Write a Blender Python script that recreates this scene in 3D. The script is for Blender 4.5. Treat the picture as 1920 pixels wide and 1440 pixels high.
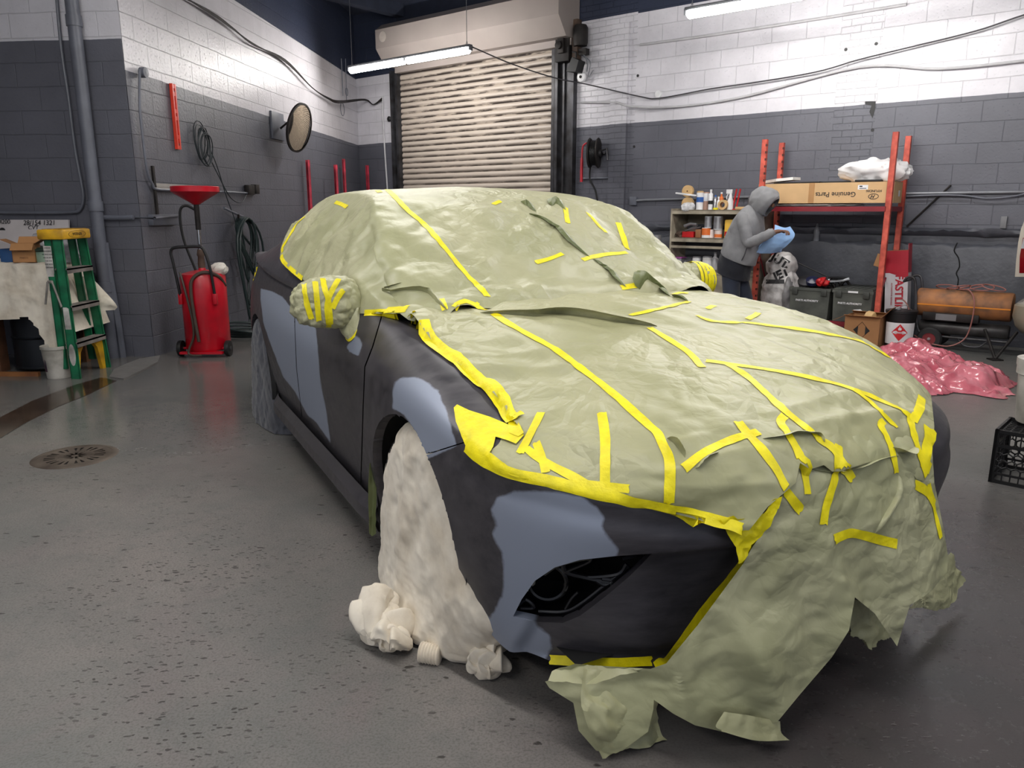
import bpy, bmesh, math, random
from mathutils import Vector, Matrix, noise
from mathutils.bvhtree import BVHTree
from math import sin, cos, pi, radians, sqrt, atan2, exp
for o in list(bpy.data.objects): bpy.data.objects.remove(o, do_unlink=True)
S = bpy.context.scene
COL = S.collection
# ------------------------------------------------------------------ camera, world, exposure
FPX, PITCH, CAMH = 1442.0, radians(12.8), 1.367
cd = bpy.data.cameras.new('camera'); cam = bpy.data.objects.new('camera', cd); COL.objects.link(cam)
cam.location = (0, 0, CAMH); cam.rotation_euler = (pi/2-PITCH, 0, 0)
cd.sensor_fit = 'HORIZONTAL'; cd.sensor_width = 36.0; cd.lens = 36.0*FPX/1920.0; cd.clip_start = 0.05; cd.clip_end = 100
S.camera = cam
w = bpy.data.worlds.new('world'); S.world = w; w.use_nodes = True
w.node_tree.nodes['Background'].inputs[0].default_value = (0.80, 0.86, 1.0, 1)
w.node_tree.nodes['Background'].inputs[1].default_value = 0.48
S.view_settings.view_transform = 'Standard'; S.view_settings.look = 'None'
S.view_settings.exposure = 0.0; S.view_settings.gamma = 1.0
S.view_settings.use_curve_mapping = False
TUBE_POWER = 72.0
# (centre x, y, z) of every ceiling fixture; direction parallel to the far wall
FD = Vector((0.772, -0.636, 0))
LIGHTS = [(-1.47, 11.37, 3.37), (2.71, 7.70, 3.30), (-0.95, 6.1, 3.40), (2.1, 3.9, 3.40),
          (-2.4, 3.6, 3.40), (0.1, 1.4, 3.40), (3.7, 0.4, 3.40), (-2.4, -0.6, 3.40)]

# ------------------------------------------------------------------ photogrammetry helpers (fixed real-space solves)
FW = Vector((0, cos(PITCH), -sin(PITCH))); UP = Vector((0, sin(PITCH), cos(PITCH))); RT = Vector((1, 0, 0))
EYE = Vector((0, 0, CAMH))
def ray(px, py): return FW+RT*((px-960)/FPX)-UP*((py-720)/FPX)
def on_plane(px, py, p, n):
    d = ray(px, py); return EYE+d*((Vector(p)-EYE).dot(n)/d.dot(n))
def atz(px, py, z): return on_plane(px, py, (0, 0, z), Vector((0, 0, 1)))
def aty(px, py, y): return on_plane(px, py, (0, y, 0), Vector((0, 1, 0)))
def px_of(P):
    q = Vector(P)-EYE; z = q.dot(FW)
    return (960+FPX*q.dot(RT)/z, 720-FPX*q.dot(UP)/z)
# car frame: u forward, v to the far side, w up; origin on the floor under the front axle
AZ = 0.475; C0 = Vector((.466, 2.783, 0)); CF = Vector((sin(AZ), -cos(AZ), 0)); CR = Vector((cos(AZ), sin(AZ), 0))
def cw(u, v, w): return C0+CF*u+CR*v+Vector((0, 0, w))
def cu(px, py, u): return on_plane(px, py, C0+CF*u, CF)
def cv(px, py, v): return on_plane(px, py, C0+CR*v, CR)
def to_car(P): q = Vector(P)-C0; return (q.dot(CF), q.dot(CR), q.z)
# walls
LA = Vector((-3.39, 7.18, 0)); LC = Vector((-2.72, 14.25, 0)); RE = Vector((4.97, 7.92, 0))
LD = (LC-LA).normalized(); LN = Vector((LD.y, -LD.x, 0))          # left wall direction, normal into the room
BD = (RE-LC).normalized(); BN = Vector((BD.y, -BD.x, 0))          # far wall direction, normal into the room
def bw(s, off, z): return LC+BD*s+BN*off+Vector((0, 0, z))
def lw(s, off, z): return LA+LD*s+LN*off+Vector((0, 0, z))
def pbw(px, py, off=0.0): return on_plane(px, py, LC+BN*off, BN)
def plw(px, py, off=0.0): return on_plane(px, py, LA+LN*off, LN)
PD = Vector((-LN.x, -LN.y, 0))                                     # pier face direction (to the left), normal -LD
def ppw(px, py, off=0.0): return on_plane(px, py, LA-LD*off, LD)

# ------------------------------------------------------------------ colour / material helpers
def lin(c):
    c = c/255.0
    return c/12.92 if c <= .04045 else ((c+.055)/1.055)**2.4
def rgb(r, g, b): return (lin(r), lin(g), lin(b), 1)
MATS = {}
def nd(nt, t, **kw):
    n = nt.nodes.new(t)
    for k, v in kw.items():
        if k.startswith('i_'):
            key = k[2:]
            n.inputs[int(key) if key.isdigit() else key.replace('_', ' ')].default_value = v
        else: setattr(n, k, v)
    return n
def newmat(name):
    m = bpy.data.materials.new(name); m.use_nodes = True
    nt = m.node_tree; b = nt.nodes['Principled BSDF']
    return m, nt, b
def M(name, col=(128, 128, 128), rough=.5, metal=0.0, var=.12, vscale=6.0, bump=.0, bscale=40., spec=.5, dirt=None, emit=0, coat=0):
    if name in MATS: return MATS[name]
    m, nt, b = newmat(name); MATS[name] = m
    c = rgb(*col)
    b.inputs['Roughness'].default_value = rough; b.inputs['Metallic'].default_value = metal
    b.inputs['Specular IOR Level'].default_value = spec
    b.inputs['Coat Weight'].default_value = coat
    tc = nd(nt, 'ShaderNodeTexCoord')
    nz = nd(nt, 'ShaderNodeTexNoise', i_Scale=vscale, i_Detail=5.0)
    nt.links.new(tc.outputs['Object'], nz.inputs['Vector'])
    mx = nd(nt, 'ShaderNodeMix', data_type='RGBA')
    cr = nd(nt, 'ShaderNodeMapRange', i_1=.35, i_2=.65)
    nt.links.new(nz.outputs['Fac'], cr.inputs[0]); nt.links.new(cr.outputs[0], mx.inputs[0])
    lo = dirt and rgb(*dirt) or tuple(x*(1-var) for x in c[:3])+(1,)
    hi = tuple(min(1, x*(1+var)) for x in c[:3])+(1,)
    mx.inputs[6].default_value = lo; mx.inputs[7].default_value = hi
    nt.links.new(mx.outputs[2], b.inputs['Base Color'])
    if bump:
        n2 = nd(nt, 'ShaderNodeTexNoise', i_Scale=bscale, i_Detail=4.0)
        nt.links.new(tc.outputs['Object'], n2.inputs['Vector'])
        bp = nd(nt, 'ShaderNodeBump', i_Strength=bump, i_Distance=.01)
        nt.links.new(n2.outputs['Fac'], bp.inputs['Height']); nt.links.new(bp.outputs[0], b.inputs['Normal'])
    if emit:
        b.inputs['Emission Color'].default_value = c; b.inputs['Emission Strength'].default_value = emit
    return m

# ------------------------------------------------------------------ mesh builder
MW = {}
def mw(o): return MW.get(o.name, Matrix.Identity(4))
class MB:
    def __init__(s): s.v = []; s.f = []; s.uv = {}; s.T = Matrix.Identity(4)
    def at(s, loc=(0, 0, 0), rz=0, rx=0, ry=0):
        s.T = Matrix.Translation(Vector(loc)) @ Matrix.Rotation(rz, 4, 'Z') @ Matrix.Rotation(ry, 4, 'Y') @ Matrix.Rotation(rx, 4, 'X'); return s
    def add(s, vs, fs):
        b = len(s.v); s.v += [s.T @ Vector(p) for p in vs]; s.f += [tuple(b+i for i in f) for f in fs]; return s
    def box(s, lo, hi, ch=0.0):
        x0, y0, z0 = lo; x1, y1, z1 = hi
        if ch > 0:
            bm = bmesh.new(); bmesh.ops.create_cube(bm, size=1)
            for v in bm.verts: v.co = Vector(((x0+x1)/2+v.co.x*(x1-x0), (y0+y1)/2+v.co.y*(y1-y0), (z0+z1)/2+v.co.z*(z1-z0)))
            bmesh.ops.bevel(bm, geom=bm.edges[:], offset=ch, segments=2, affect='EDGES', profile=.5)
            bm.verts.ensure_lookup_table(); bm.verts.index_update()
            s.add([v.co.copy() for v in bm.verts], [tuple(v.index for v in f.verts) for f in bm.faces]); bm.free(); return s
        return s.add([(x0,y0,z0),(x1,y0,z0),(x1,y1,z0),(x0,y1,z0),(x0,y0,z1),(x1,y0,z1),(x1,y1,z1),(x0,y1,z1)],
                     [(0,3,2,1),(4,5,6,7),(0,1,5,4),(1,2,6,5),(2,3,7,6),(3,0,4,7)])
    def tube(s, pts, r, n=10, cap=True, closed=False):
        pts = [Vector(p) for p in pts]; rs = r if isinstance(r, (list, tuple)) else [r]*len(pts)
        N = len(pts); vs = []; prev = None
        for i, p in enumerate(pts):
            if closed: t = pts[(i+1) % N]-pts[i-1]
            else: t = pts[min(i+1, N-1)]-pts[max(i-1, 0)]
            if t.length < 1e-9: t = Vector((0, 0, 1))
            t.normalize()
            if prev is None:
                a = Vector((0, 0, 1)) if abs(t.z) < .9 else Vector((1, 0, 0)); x = a.cross(t).normalized()
            else:
                x = prev-t*prev.dot(t)
                x = x.normalized() if x.length > 1e-6 else Vector((0, 0, 1)).cross(t).normalized()
            prev = x; y = t.cross(x)
            for k in range(n): a = 2*pi*k/n; vs.append(p+(x*cos(a)+y*sin(a))*rs[i])
        fs = []
        for i in range(N if closed else N-1):
            j = (i+1) % N
            for k in range(n): l = (k+1) % n; fs.append((i*n+k, i*n+l, j*n+l, j*n+k))
        if cap and not closed: fs += [tuple(range(n-1, -1, -1)), tuple((N-1)*n+k for k in range(n))]
        return s.add(vs, fs)
    def cyl(s, p0, p1, r, n=16, r1=None): return s.tube([p0, p1], [r, r if r1 is None else r1], n)
    def lathe(s, prof, n=24, c=(0, 0, 0), ax='z', cap=True):
        vs = []; c = Vector(c)
        for (r, h) in prof:
            for k in range(n):
                a = 2*pi*k/n
                q = {'z': (r*cos(a), r*sin(a), h), 'y': (r*cos(a), h, -r*sin(a)), 'x': (h, r*cos(a), r*sin(a))}[ax]
                vs.append(c+Vector(q))
        fs = []
        for i in range(len(prof)-1):
            for k in range(n): l = (k+1) % n; fs.append((i*n+k, i*n+l, (i+1)*n+l, (i+1)*n+k))
        if cap: fs += [tuple(range(n-1, -1, -1)), tuple((len(prof)-1)*n+k for k in range(n))]
        return s.add(vs, fs)
    def grid(s, G, flip=False, closed=False):
        R = len(G); K = len(G[0]); vs = [p for row in G for p in row]; fs = []
        for i in range(R-1):
            for j in range(K if closed else K-1):
                l = (j+1) % K; q = (i*K+j, i*K+l, (i+1)*K+l, (i+1)*K+j); fs.append(q[::-1] if flip else q)
        return s.add(vs, fs)
    def poly(s, pts): return s.add(pts, [tuple(range(len(pts)))])
    def slab(s, pts, d):
        n = len(pts); d = Vector(d); pts = [Vector(p) for p in pts]
        fs = [tuple(range(n-1, -1, -1)), tuple(range(n, 2*n))]+[(i, (i+1) % n, n+(i+1) % n, n+i) for i in range(n)]
        return s.add(pts+[p+d for p in pts], fs)
    def ring(s, c, R, r, ax, n=28, m=8, a0=0, a1=2*pi):
        ax = Vector(ax).normalized(); x = ax.orthogonal().normalized(); y = ax.cross(x); c = Vector(c)
        full = abs(a1-a0-2*pi) < 1e-6
        pts = [c+(x*cos(a0+(a1-a0)*i/n)+y*sin(a0+(a1-a0)*i/n))*R for i in range(n if full else n+1)]
        return s.tube(pts, r, m, closed=full)
    def build(s, name, mat, parent=None, smooth=35, fixn=True, uv=None, mod=None, origin=None):
        me = bpy.data.meshes.new(name); vs = s.v
        if parent is not None: I = mw(parent).inverted(); vs = [I @ p for p in vs]; org = None
        else:
            if origin is not None: org = Vector(origin)
            else:
                xs = [p.x for p in vs]; ys = [p.y for p in vs]; zs = [p.z for p in vs]
                org = Vector(((min(xs)+max(xs))/2, (min(ys)+max(ys))/2, min(zs)))
            vs = [p-org for p in vs]
        me.from_pydata([tuple(p) for p in vs], [], s.f); me.update()
        if fixn:
            bm = bmesh.new(); bm.from_mesh(me); bmesh.ops.recalc_face_normals(bm, faces=bm.faces[:]); bm.to_mesh(me); bm.free()
        if uv:
            l = me.uv_layers.new(name='UVMap')
            for lp in me.loops: l.data[lp.index].uv = uv(s.v[lp.vertex_index])
        if smooth:
            me.polygons.foreach_set('use_smooth', [True]*len(me.polygons))
            me.set_sharp_from_angle(angle=radians(smooth))
        o = bpy.data.objects.new(name, me); COL.objects.link(o)
        if mat is not None: me.materials.append(mat)
        if parent is not None: o.parent = parent; MW[o.name] = mw(parent)
        else: o.location = org; MW[o.name] = Matrix.Translation(org)
        return o
def thing(name, label, cat, loc, rz=0, group=None):
    o = bpy.data.objects.new(name, None); COL.objects.link(o); o.empty_display_size = .1
    o.location = loc; o.rotation_euler = (0, 0, rz)
    MW[o.name] = Matrix.Translation(Vector(loc)) @ Matrix.Rotation(rz, 4, 'Z')
    o['label'] = label; o['category'] = cat
    if group: o['group'] = group
    return o
def tag(o, label, cat, group=None, kind=None):
    o['label'] = label; o['category'] = cat
    if group: o['group'] = group
    if kind: o['kind'] = kind
    return o
def struct(o): o['kind'] = 'structure'; return o
def copy_tree(o, parent=None):
    c = o.copy(); COL.objects.link(c)
    if parent is not None: c.parent = parent
    for ch in list(o.children): copy_tree(ch, c)
    return c
def text_mesh(txt, size, xdir, ydir, pos, name, mat, parent, depth=.001, align='CENTER', bold=0.0, shear=0):
    cu_ = bpy.data.curves.new('text', 'FONT'); cu_.body = txt; cu_.size = size; cu_.align_x = align; cu_.align_y = 'CENTER'
    cu_.extrude = depth; cu_.offset = bold; cu_.shear = shear; cu_.resolution_u = 3
    to = bpy.data.objects.new('text', cu_); COL.objects.link(to)
    bpy.context.view_layer.update()
    me = bpy.data.meshes.new_from_object(to.evaluated_get(bpy.context.evaluated_depsgraph_get()))
    bpy.data.objects.remove(to, do_unlink=True)
    x = Vector(xdir).normalized(); y = Vector(ydir); y = (y-x*y.dot(x)).normalized(); z = x.cross(y)
    mb = MB(); mb.add([Vector(pos)+x*v.co.x+y*v.co.y+z*v.co.z for v in me.vertices], [tuple(p.vertices) for p in me.polygons])
    bpy.data.meshes.remove(me)
    return mb.build(name, mat, parent, smooth=0, fixn=False)
def cat_rom(P, t):
    n = len(P)-1; i = min(int(t), n-1) if t >= 0 else 0; f = t-i
    p1 = P[i]; p2 = P[i+1]; p0 = P[i-1] if i > 0 else p1*2-p2; p3 = P[i+2] if i+2 <= n else p2*2-p1
    return (p1*2+(p2-p0)*f+(p0*2-p1*5+p2*4-p3)*f*f+(p1*3-p0-p2*3+p3)*f*f*f)*.5
def smooth_path(pts, k=8):
    P = [Vector(p) for p in pts]; n = (len(P)-1)*k
    return [cat_rom(P, i/k) for i in range(n+1)]
def surf(G, nu, nv):
    "dense Catmull-Rom surface through a control grid"
    rows = [[cat_rom(r, j*(len(r)-1)/nv) for j in range(nv+1)] for r in [[Vector(p) for p in row] for row in G]]
    out = []
    for i in range(nu+1):
        t = i*(len(rows)-1)/nu
        out.append([cat_rom([rows[k][j] for k in range(len(rows))], t) for j in range(nv+1)])
    return out
def crump(p, f=6.0, seed=0.0):
    "ridged creases, about -1..1"
    q = Vector((p[0]*f+seed, p[1]*f-seed*1.7, p[2]*f+seed*.6))
    q = q+noise.noise_vector(q*.7)*.8
    a = 1-abs(noise.noise(q))*2.6; b = 1-abs(noise.noise(q*2.1+Vector((5, 3, 1))))*2.6
    return a*.65+b*.35
def facet(p, f=8.0, seed=0.0):
    "flat crumple facets with sharp creases"
    d = noise.voronoi(Vector(p)*f+Vector((seed, seed*.7, -seed))+noise.noise_vector(Vector(p)*f*.6)*.35)[0]
    return min(1.0, (d[1]-d[0])*1.6)
def sstep(a, b, x):
    t = max(0, min(1, (x-a)/(b-a))); return t*t*(3-2*t)
def in_poly(p, P):
    x, y = p; c = False; n = len(P)
    for i in range(n):
        x0, y0 = P[i]; x1, y1 = P[i-1]
        if (y0 > y) != (y1 > y) and x < (x1-x0)*(y-y0)/(y1-y0)+x0: c = not c
    return c
def seg_d(p, a, b):
    ax, ay = a; bx, by = b; dx, dy = bx-ax, by-ay; L = dx*dx+dy*dy
    t = 0 if L == 0 else max(0, min(1, ((p[0]-ax)*dx+(p[1]-ay)*dy)/L))
    return sqrt((p[0]-ax-t*dx)**2+(p[1]-ay-t*dy)**2)
def poly_d(p, P):
    d = min(seg_d(p, P[i-1], P[i]) for i in range(len(P)))
    return d if in_poly(p, P) else -d
# ------------------------------------------------------------------ room shell materials
def block_paint(name, zb, slope=0.0, zt=9.0, st=0.0, bwid=.406, bh=.203, soff=0.0, bumpd=.006, white=(214, 212, 218), grey=(96, 97, 106), rough=(.34, .42)):
    m, nt, b = newmat(name)
    uv = nd(nt, 'ShaderNodeUVMap'); sx = nd(nt, 'ShaderNodeSeparateXYZ'); nt.links.new(uv.outputs[0], sx.inputs[0])
    mp = nd(nt, 'ShaderNodeMapping'); mp.inputs['Location'].default_value = (soff, 0, 0); nt.links.new(uv.outputs[0], mp.inputs[0])
    wob = nd(nt, 'ShaderNodeTexNoise', i_Scale=3.0, i_Detail=4.0); nt.links.new(uv.outputs[0], wob.inputs['Vector'])
    ws = nd(nt, 'ShaderNodeVectorMath', operation='SCALE'); ws.inputs[3].default_value = .018; nt.links.new(wob.outputs['Color'], ws.inputs[0])
    wa = nd(nt, 'ShaderNodeVectorMath', operation='ADD'); nt.links.new(mp.outputs[0], wa.inputs[0]); nt.links.new(ws.outputs[0], wa.inputs[1])
    br = nd(nt, 'ShaderNodeTexBrick', i_Scale=1.0, i_Mortar_Size=.005, i_Mortar_Smooth=.6, i_Brick_Width=bwid, i_Row_Height=bh)
    nt.links.new(wa.outputs[0], br.inputs['Vector'])
    # paint line: z > zb + slope*s
    ms = nd(nt, 'ShaderNodeMath', operation='MULTIPLY_ADD'); ms.inputs[1].default_value = -slope; nt.links.new(sx.outputs[0], ms.inputs[0]); nt.links.new(sx.outputs[1], ms.inputs[2])
    nn = nd(nt, 'ShaderNodeMath', operation='MULTIPLY_ADD'); nn.inputs[1].default_value = .02; nt.links.new(wob.outputs['Fac'], nn.inputs[0]); nt.links.new(ms.outputs[0], nn.inputs[2])
    gt = nd(nt, 'ShaderNodeMath', operation='GREATER_THAN'); gt.inputs[1].default_value = zb+.01; nt.links.new(nn.outputs[0], gt.inputs[0])
    m3 = nd(nt, 'ShaderNodeMath', operation='MULTIPLY_ADD'); m3.inputs[1].default_value = -st; nt.links.new(sx.outputs[0], m3.inputs[0]); nt.links.new(sx.outputs[1], m3.inputs[2])
    g3 = nd(nt, 'ShaderNodeMath', operation='GREATER_THAN'); g3.inputs[1].default_value = zt; nt.links.new(m3.outputs[0], g3.inputs[0])
    nz = nd(nt, 'ShaderNodeTexNoise', i_Scale=1.7, i_Detail=8.0, i_Roughness=.65); nt.links.new(uv.outputs[0], nz.inputs['Vector'])
    rng = nd(nt, 'ShaderNodeMapRange', i_1=.3, i_2=.7, i_3=.84, i_4=1.08); nt.links.new(nz.outputs['Fac'], rng.inputs[0])
    mx = nd(nt, 'ShaderNodeMix', data_type='RGBA'); mx.inputs[6].default_value = rgb(*grey); mx.inputs[7].default_value = rgb(*white); nt.links.new(gt.outputs[0], mx.inputs[0])
    mt_ = nd(nt, 'ShaderNodeMix', data_type='RGBA'); mt_.inputs[7].default_value = rgb(52, 58, 76); nt.links.new(mx.outputs[2], mt_.inputs[6]); nt.links.new(g3.outputs[0], mt_.inputs[0])
    ml = nd(nt, 'ShaderNodeVectorMath', operation='SCALE'); nt.links.new(mt_.outputs[2], ml.inputs[0]); nt.links.new(rng.outputs[0], ml.inputs[3])
    nt.links.new(ml.outputs[0], b.inputs['Base Color'])
    rr = nd(nt, 'ShaderNodeMapRange', i_3=rough[1], i_4=rough[0]); nt.links.new(gt.outputs[0], rr.inputs[0]); nt.links.new(rr.outputs[0], b.inputs['Roughness'])
    gr = nd(nt, 'ShaderNodeTexNoise', i_Scale=38.0, i_Detail=6.0); nt.links.new(uv.outputs[0], gr.inputs['Vector'])
    pit = nd(nt, 'ShaderNodeTexVoronoi', i_Scale=26.0); nt.links.new(uv.outputs[0], pit.inputs['Vector'])
    pr = nd(nt, 'ShaderNodeMapRange', i_1=.05, i_2=.22, i_3=-.25, i_4=0.0); nt.links.new(pit.outputs['Distance'], pr.inputs[0])
    h1 = nd(nt, 'ShaderNodeMath', operation='MULTIPLY_ADD'); h1.inputs[1].default_value = -1.0; nt.links.new(br.outputs['Fac'], h1.inputs[0])
    g2 = nd(nt, 'ShaderNodeMath', operation='MULTIPLY_ADD'); g2.inputs[1].default_value = .40; nt.links.new(gr.outputs['Fac'], g2.inputs[0]); nt.links.new(pr.outputs[0], g2.inputs[2])
    nt.links.new(g2.outputs[0], h1.inputs[2])
    bp = nd(nt, 'ShaderNodeBump', i_Strength=.9, i_Distance=bumpd); nt.links.new(h1.outputs[0], bp.inputs['Height']); nt.links.new(bp.outputs[0], b.inputs['Normal'])
    return m
m_left = block_paint('painted_block_left', 2.56, -.012, 3.755, -.026, bumpd=.010, white=(204, 201, 206))
m_pier = block_paint('painted_block_pier', 2.81, 0, rough=(.5, .5))
m_far = block_paint('painted_block_far', 2.48, 0, 3.82, soff=.1)
m_far0 = block_paint('painted_block_corner', 2.48, 0, 3.58, soff=.1)
m_brick = block_paint('painted_brick', 2.48, 0, 3.84, bwid=.21, bh=.072, bumpd=.008)
m_rear = block_paint('painted_block_rear', 2.48, 0)
def floor_mat():
    m, nt, b = newmat('concrete_floor')
    tc = nd(nt, 'ShaderNodeTexCoord'); P = tc.outputs['Object']
    def noi(sc, det=6., ro=.6, vec=P, dist=0.):
        n = nd(nt, 'ShaderNodeTexNoise', i_Scale=sc, i_Detail=det, i_Roughness=ro, i_Distortion=dist); nt.links.new(vec, n.inputs['Vector']); return n.outputs['Fac']
    def mr(x, a, c, lo=0., hi=1.):
        n = nd(nt, 'ShaderNodeMapRange', i_1=a, i_2=c, i_3=lo, i_4=hi); nt.links.new(x, n.inputs[0]); return n.outputs[0]
    def mixc(f, a, c):
        n = nd(nt, 'ShaderNodeMix', data_type='RGBA'); nt.links.new(f, n.inputs[0])
        for i, x in ((6, a), (7, c)):
            if isinstance(x, tuple): n.inputs[i].default_value = x
            else: nt.links.new(x, n.inputs[i])
        return n.outputs[2]
    def mth(op, a, c):
        n = nd(nt, 'ShaderNodeMath', operation=op)
        for i, x in ((0, a), (1, c)):
            if isinstance(x, (int, float)): n.inputs[i].default_value = x
            else: nt.links.new(x, n.inputs[i])
        return n.outputs[0]
    c = mixc(mr(noi(.9, 7, .6), .38, .62), rgb(106, 107, 104), rgb(127, 121, 117))
    c = mixc(mr(noi(1.6, 6, .6, dist=.8), .52, .68), c, rgb(117, 111, 109))
    c = mixc(mr(noi(11, 8, .7), .5, .72, 0, .55), c, rgb(94, 96, 94))
    c = mixc(mr(noi(3.3, 8, .7), .62, .8, 0, .5), c, rgb(140, 138, 136))
    c = mixc(mr(noi(140, 3, .6), .45, .62, 0, .5), c, rgb(80, 76, 72))
    # dark chips and pits elongated across the broom direction
    mp = nd(nt, 'ShaderNodeMapping'); mp.inputs['Rotation'].default_value = (0, 0, .5); mp.inputs['Scale'].default_value = (1, 2.2, 1); nt.links.new(P, mp.inputs[0])
    wv = nd(nt, 'ShaderNodeVectorMath', operation='ADD'); nt.links.new(mp.outputs[0], wv.inputs[0])
    nv = nd(nt, 'ShaderNodeTexNoise', i_Scale=25., i_Detail=3.); nt.links.new(P, nv.inputs['Vector'])
    sc = nd(nt, 'ShaderNodeVectorMath', operation='SCALE'); sc.inputs[3].default_value = .05; nt.links.new(nv.outputs['Color'], sc.inputs[0]); nt.links.new(sc.outputs[0], wv.inputs[1])
    def spots(scale, thr, gate):
        v = nd(nt, 'ShaderNodeTexVoronoi', i_Scale=scale, i_Randomness=1.0); nt.links.new(wv.outputs[0], v.inputs['Vector'])
        s1 = mr(v.outputs['Distance'], thr, thr*1.3, 1., 0.)
        sep = nd(nt, 'ShaderNodeSeparateColor'); nt.links.new(v.outputs['Color'], sep.inputs[0])
        g = mr(sep.outputs[0], gate, gate+.02); return mth('MULTIPLY', s1, g)
    dn = mr(noi(1.3, 3, .5), .42, .6)
    sp1 = mth('MULTIPLY', spots(13., .17, .80), mr(noi(.8, 2, .5), .42, .5)); sp2 = mth('MULTIPLY', spots(36., .27, .62), dn)
    sp = mth('MAXIMUM', sp1, sp2)
    c = mixc(mth('MULTIPLY', sp, .9), c, rgb(46, 42, 39))
    # oily film under and ahead of the car
    sep = nd(nt, 'ShaderNodeSeparateXYZ'); nt.links.new(P, sep.inputs[0])
    X, Y = sep.outputs[0], sep.outputs[1]
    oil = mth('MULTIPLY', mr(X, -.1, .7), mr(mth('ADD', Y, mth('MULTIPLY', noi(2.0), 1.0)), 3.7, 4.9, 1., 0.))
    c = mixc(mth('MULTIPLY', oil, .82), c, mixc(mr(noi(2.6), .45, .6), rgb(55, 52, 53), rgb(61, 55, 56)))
    # floor colour blends partly to a darker grey towards the far end
    c = mixc(mth('MULTIPLY', mr(Y, 3.5, 5.5), .35), c, rgb(84, 86, 84))
    nt.links.new(c, b.inputs['Base Color'])
    wet = mth('MULTIPLY', mr(mth('ADD', Y, mth('MULTIPLY', noi(1.1), 1.6)), 4.1, 5.4), mr(X, 1.2, 2.2, 1., .55))
    wl = mth('MAXIMUM', wet, mth('MULTIPLY', oil, .75))
    rg = mr(wl, 0., 1., .52, .10)
    r2 = mth('ADD', rg, mth('MULTIPLY', noi(14, 6, .7), .12))
    nt.links.new(r2, b.inputs['Roughness'])
    hb = mth('SUBTRACT', mth('MULTIPLY', noi(90, 6, .7), .5), sp)
    bp = nd(nt, 'ShaderNodeBump', i_Distance=.003); nt.links.new(mr(wl, 0, 1, .55, .10), bp.inputs['Strength']); nt.links.new(hb, bp.inputs['Height']); nt.links.new(bp.outputs[0], b.inputs['Normal'])
    return m
m_floor = floor_mat()
# ------------------------------------------------------------------ room shell
def wall_panel(name, base, d, s0, s1, z0, z1, mat, n=None, thick=.12):
    mb = MB(); n = n or Vector((d.y, -d.x, 0))
    a = base+d*s0; c = base+d*s1; k = -n*thick; Z = Vector((0, 0, 1))
    mb.add([a+Z*z0, c+Z*z0, c+Z*z1, a+Z*z1, a+k+Z*z0, c+k+Z*z0, c+k+Z*z1, a+k+Z*z1],
           [(0,1,2,3),(5,4,7,6),(4,0,3,7),(1,5,6,2),(3,2,6,7),(4,5,1,0)])
    return struct(mb.build(name, mat, smooth=0, uv=lambda p: ((p-base).dot(d), p.z), origin=base))
fl = MB(); fl.add([(-9, -6, 0), (13, -6, 0), (13, 17, 0), (-9, 17, 0), (-9, -6, -.1), (13, -6, -.1), (13, 17, -.1), (-9, 17, -.1)],
                  [(0,1,2,3),(7,6,5,4),(0,4,5,1),(1,5,6,2),(2,6,7,3),(3,7,4,0)])
struct(fl.build('floor', m_floor, smooth=0, origin=(0, 0, 0)))
wall_panel('wall_left', LA, LD, 0, (LC-LA).length+.1, 0, 4.7, m_left, thick=.004)
wall_panel('wall_pier', LA, -PD*1.0, -6.0, 0.0, 0, 4.7, m_pier, n=-LD, thick=.004)
DL, DR, DTOP = 1.07, 4.42, 3.62                                   # roll door opening along the far wall
wall_panel('wall_far', LC, BD, -.1, DL, 0, 4.7, m_far0)
wall_panel('wall_far_lintel', LC, BD, DL, DR, DTOP+.1, 4.7, M('dark_blue_paint', (42, 47, 62), .6))
wall_panel('wall_far_brick', LC, BD, DR, 5.62, 0, 4.7, m_brick)
wall_panel('wall_right', LC, BD, 5.62, 8.18, 0, 4.7, m_far)
wall_panel('wall_right_brick', LC, BD, 8.18, 8.62, 0, 4.7, m_brick)
wall_panel('wall_right_end', LC, BD, 8.62, 15.5, 0, 4.7, m_far)
# squared brick pilaster beside the door and the edge trims
mp_ = MB(); mp_.at(bw(5.36, 0, 0), atan2(BD.y, BD.x)).box((-.10, -.045, 0), (.16, .02, 3.72))
struct(mp_.build('wall_pilaster', m_brick, smooth=0, uv=lambda p: ((p-LC).dot(BD), p.z)))
# high dark ceiling with shallow joists
def cz(x, y): return 4.6
cm = MB(); cm.box((-9, -2, 4.6), (13, 17, 4.7))
struct(cm.build('ceiling', M('ceiling_dark_blue', (48, 53, 70), .75, var=.2, vscale=1.2), smooth=0))
for i, s0 in enumerate((1.2, 4.1, 7.0)):
    jm = MB(); jm.at(bw(s0, 0, 0), atan2(BN.y, BN.x)).box((.02, -.08, 4.40), (11, .08, 4.62))
    struct(jm.build('trim_%d' % (i+5), M('joist_blue', (44, 49, 64), .7), smooth=0))
# side wall beyond the right edge, closes the room
wall_panel('wall_side', Vector((10.5, -2, 0)), Vector((0, 1, 0)), 0, 8, 0, 4.7, m_rear, n=Vector((-1, 0, 0)))
wall_panel('wall_side_left', Vector((-8.2, -2, 0)), Vector((0, 1, 0)), 0, 10, 0, 4.7, m_rear, n=Vector((1, 0, 0)))
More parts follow.
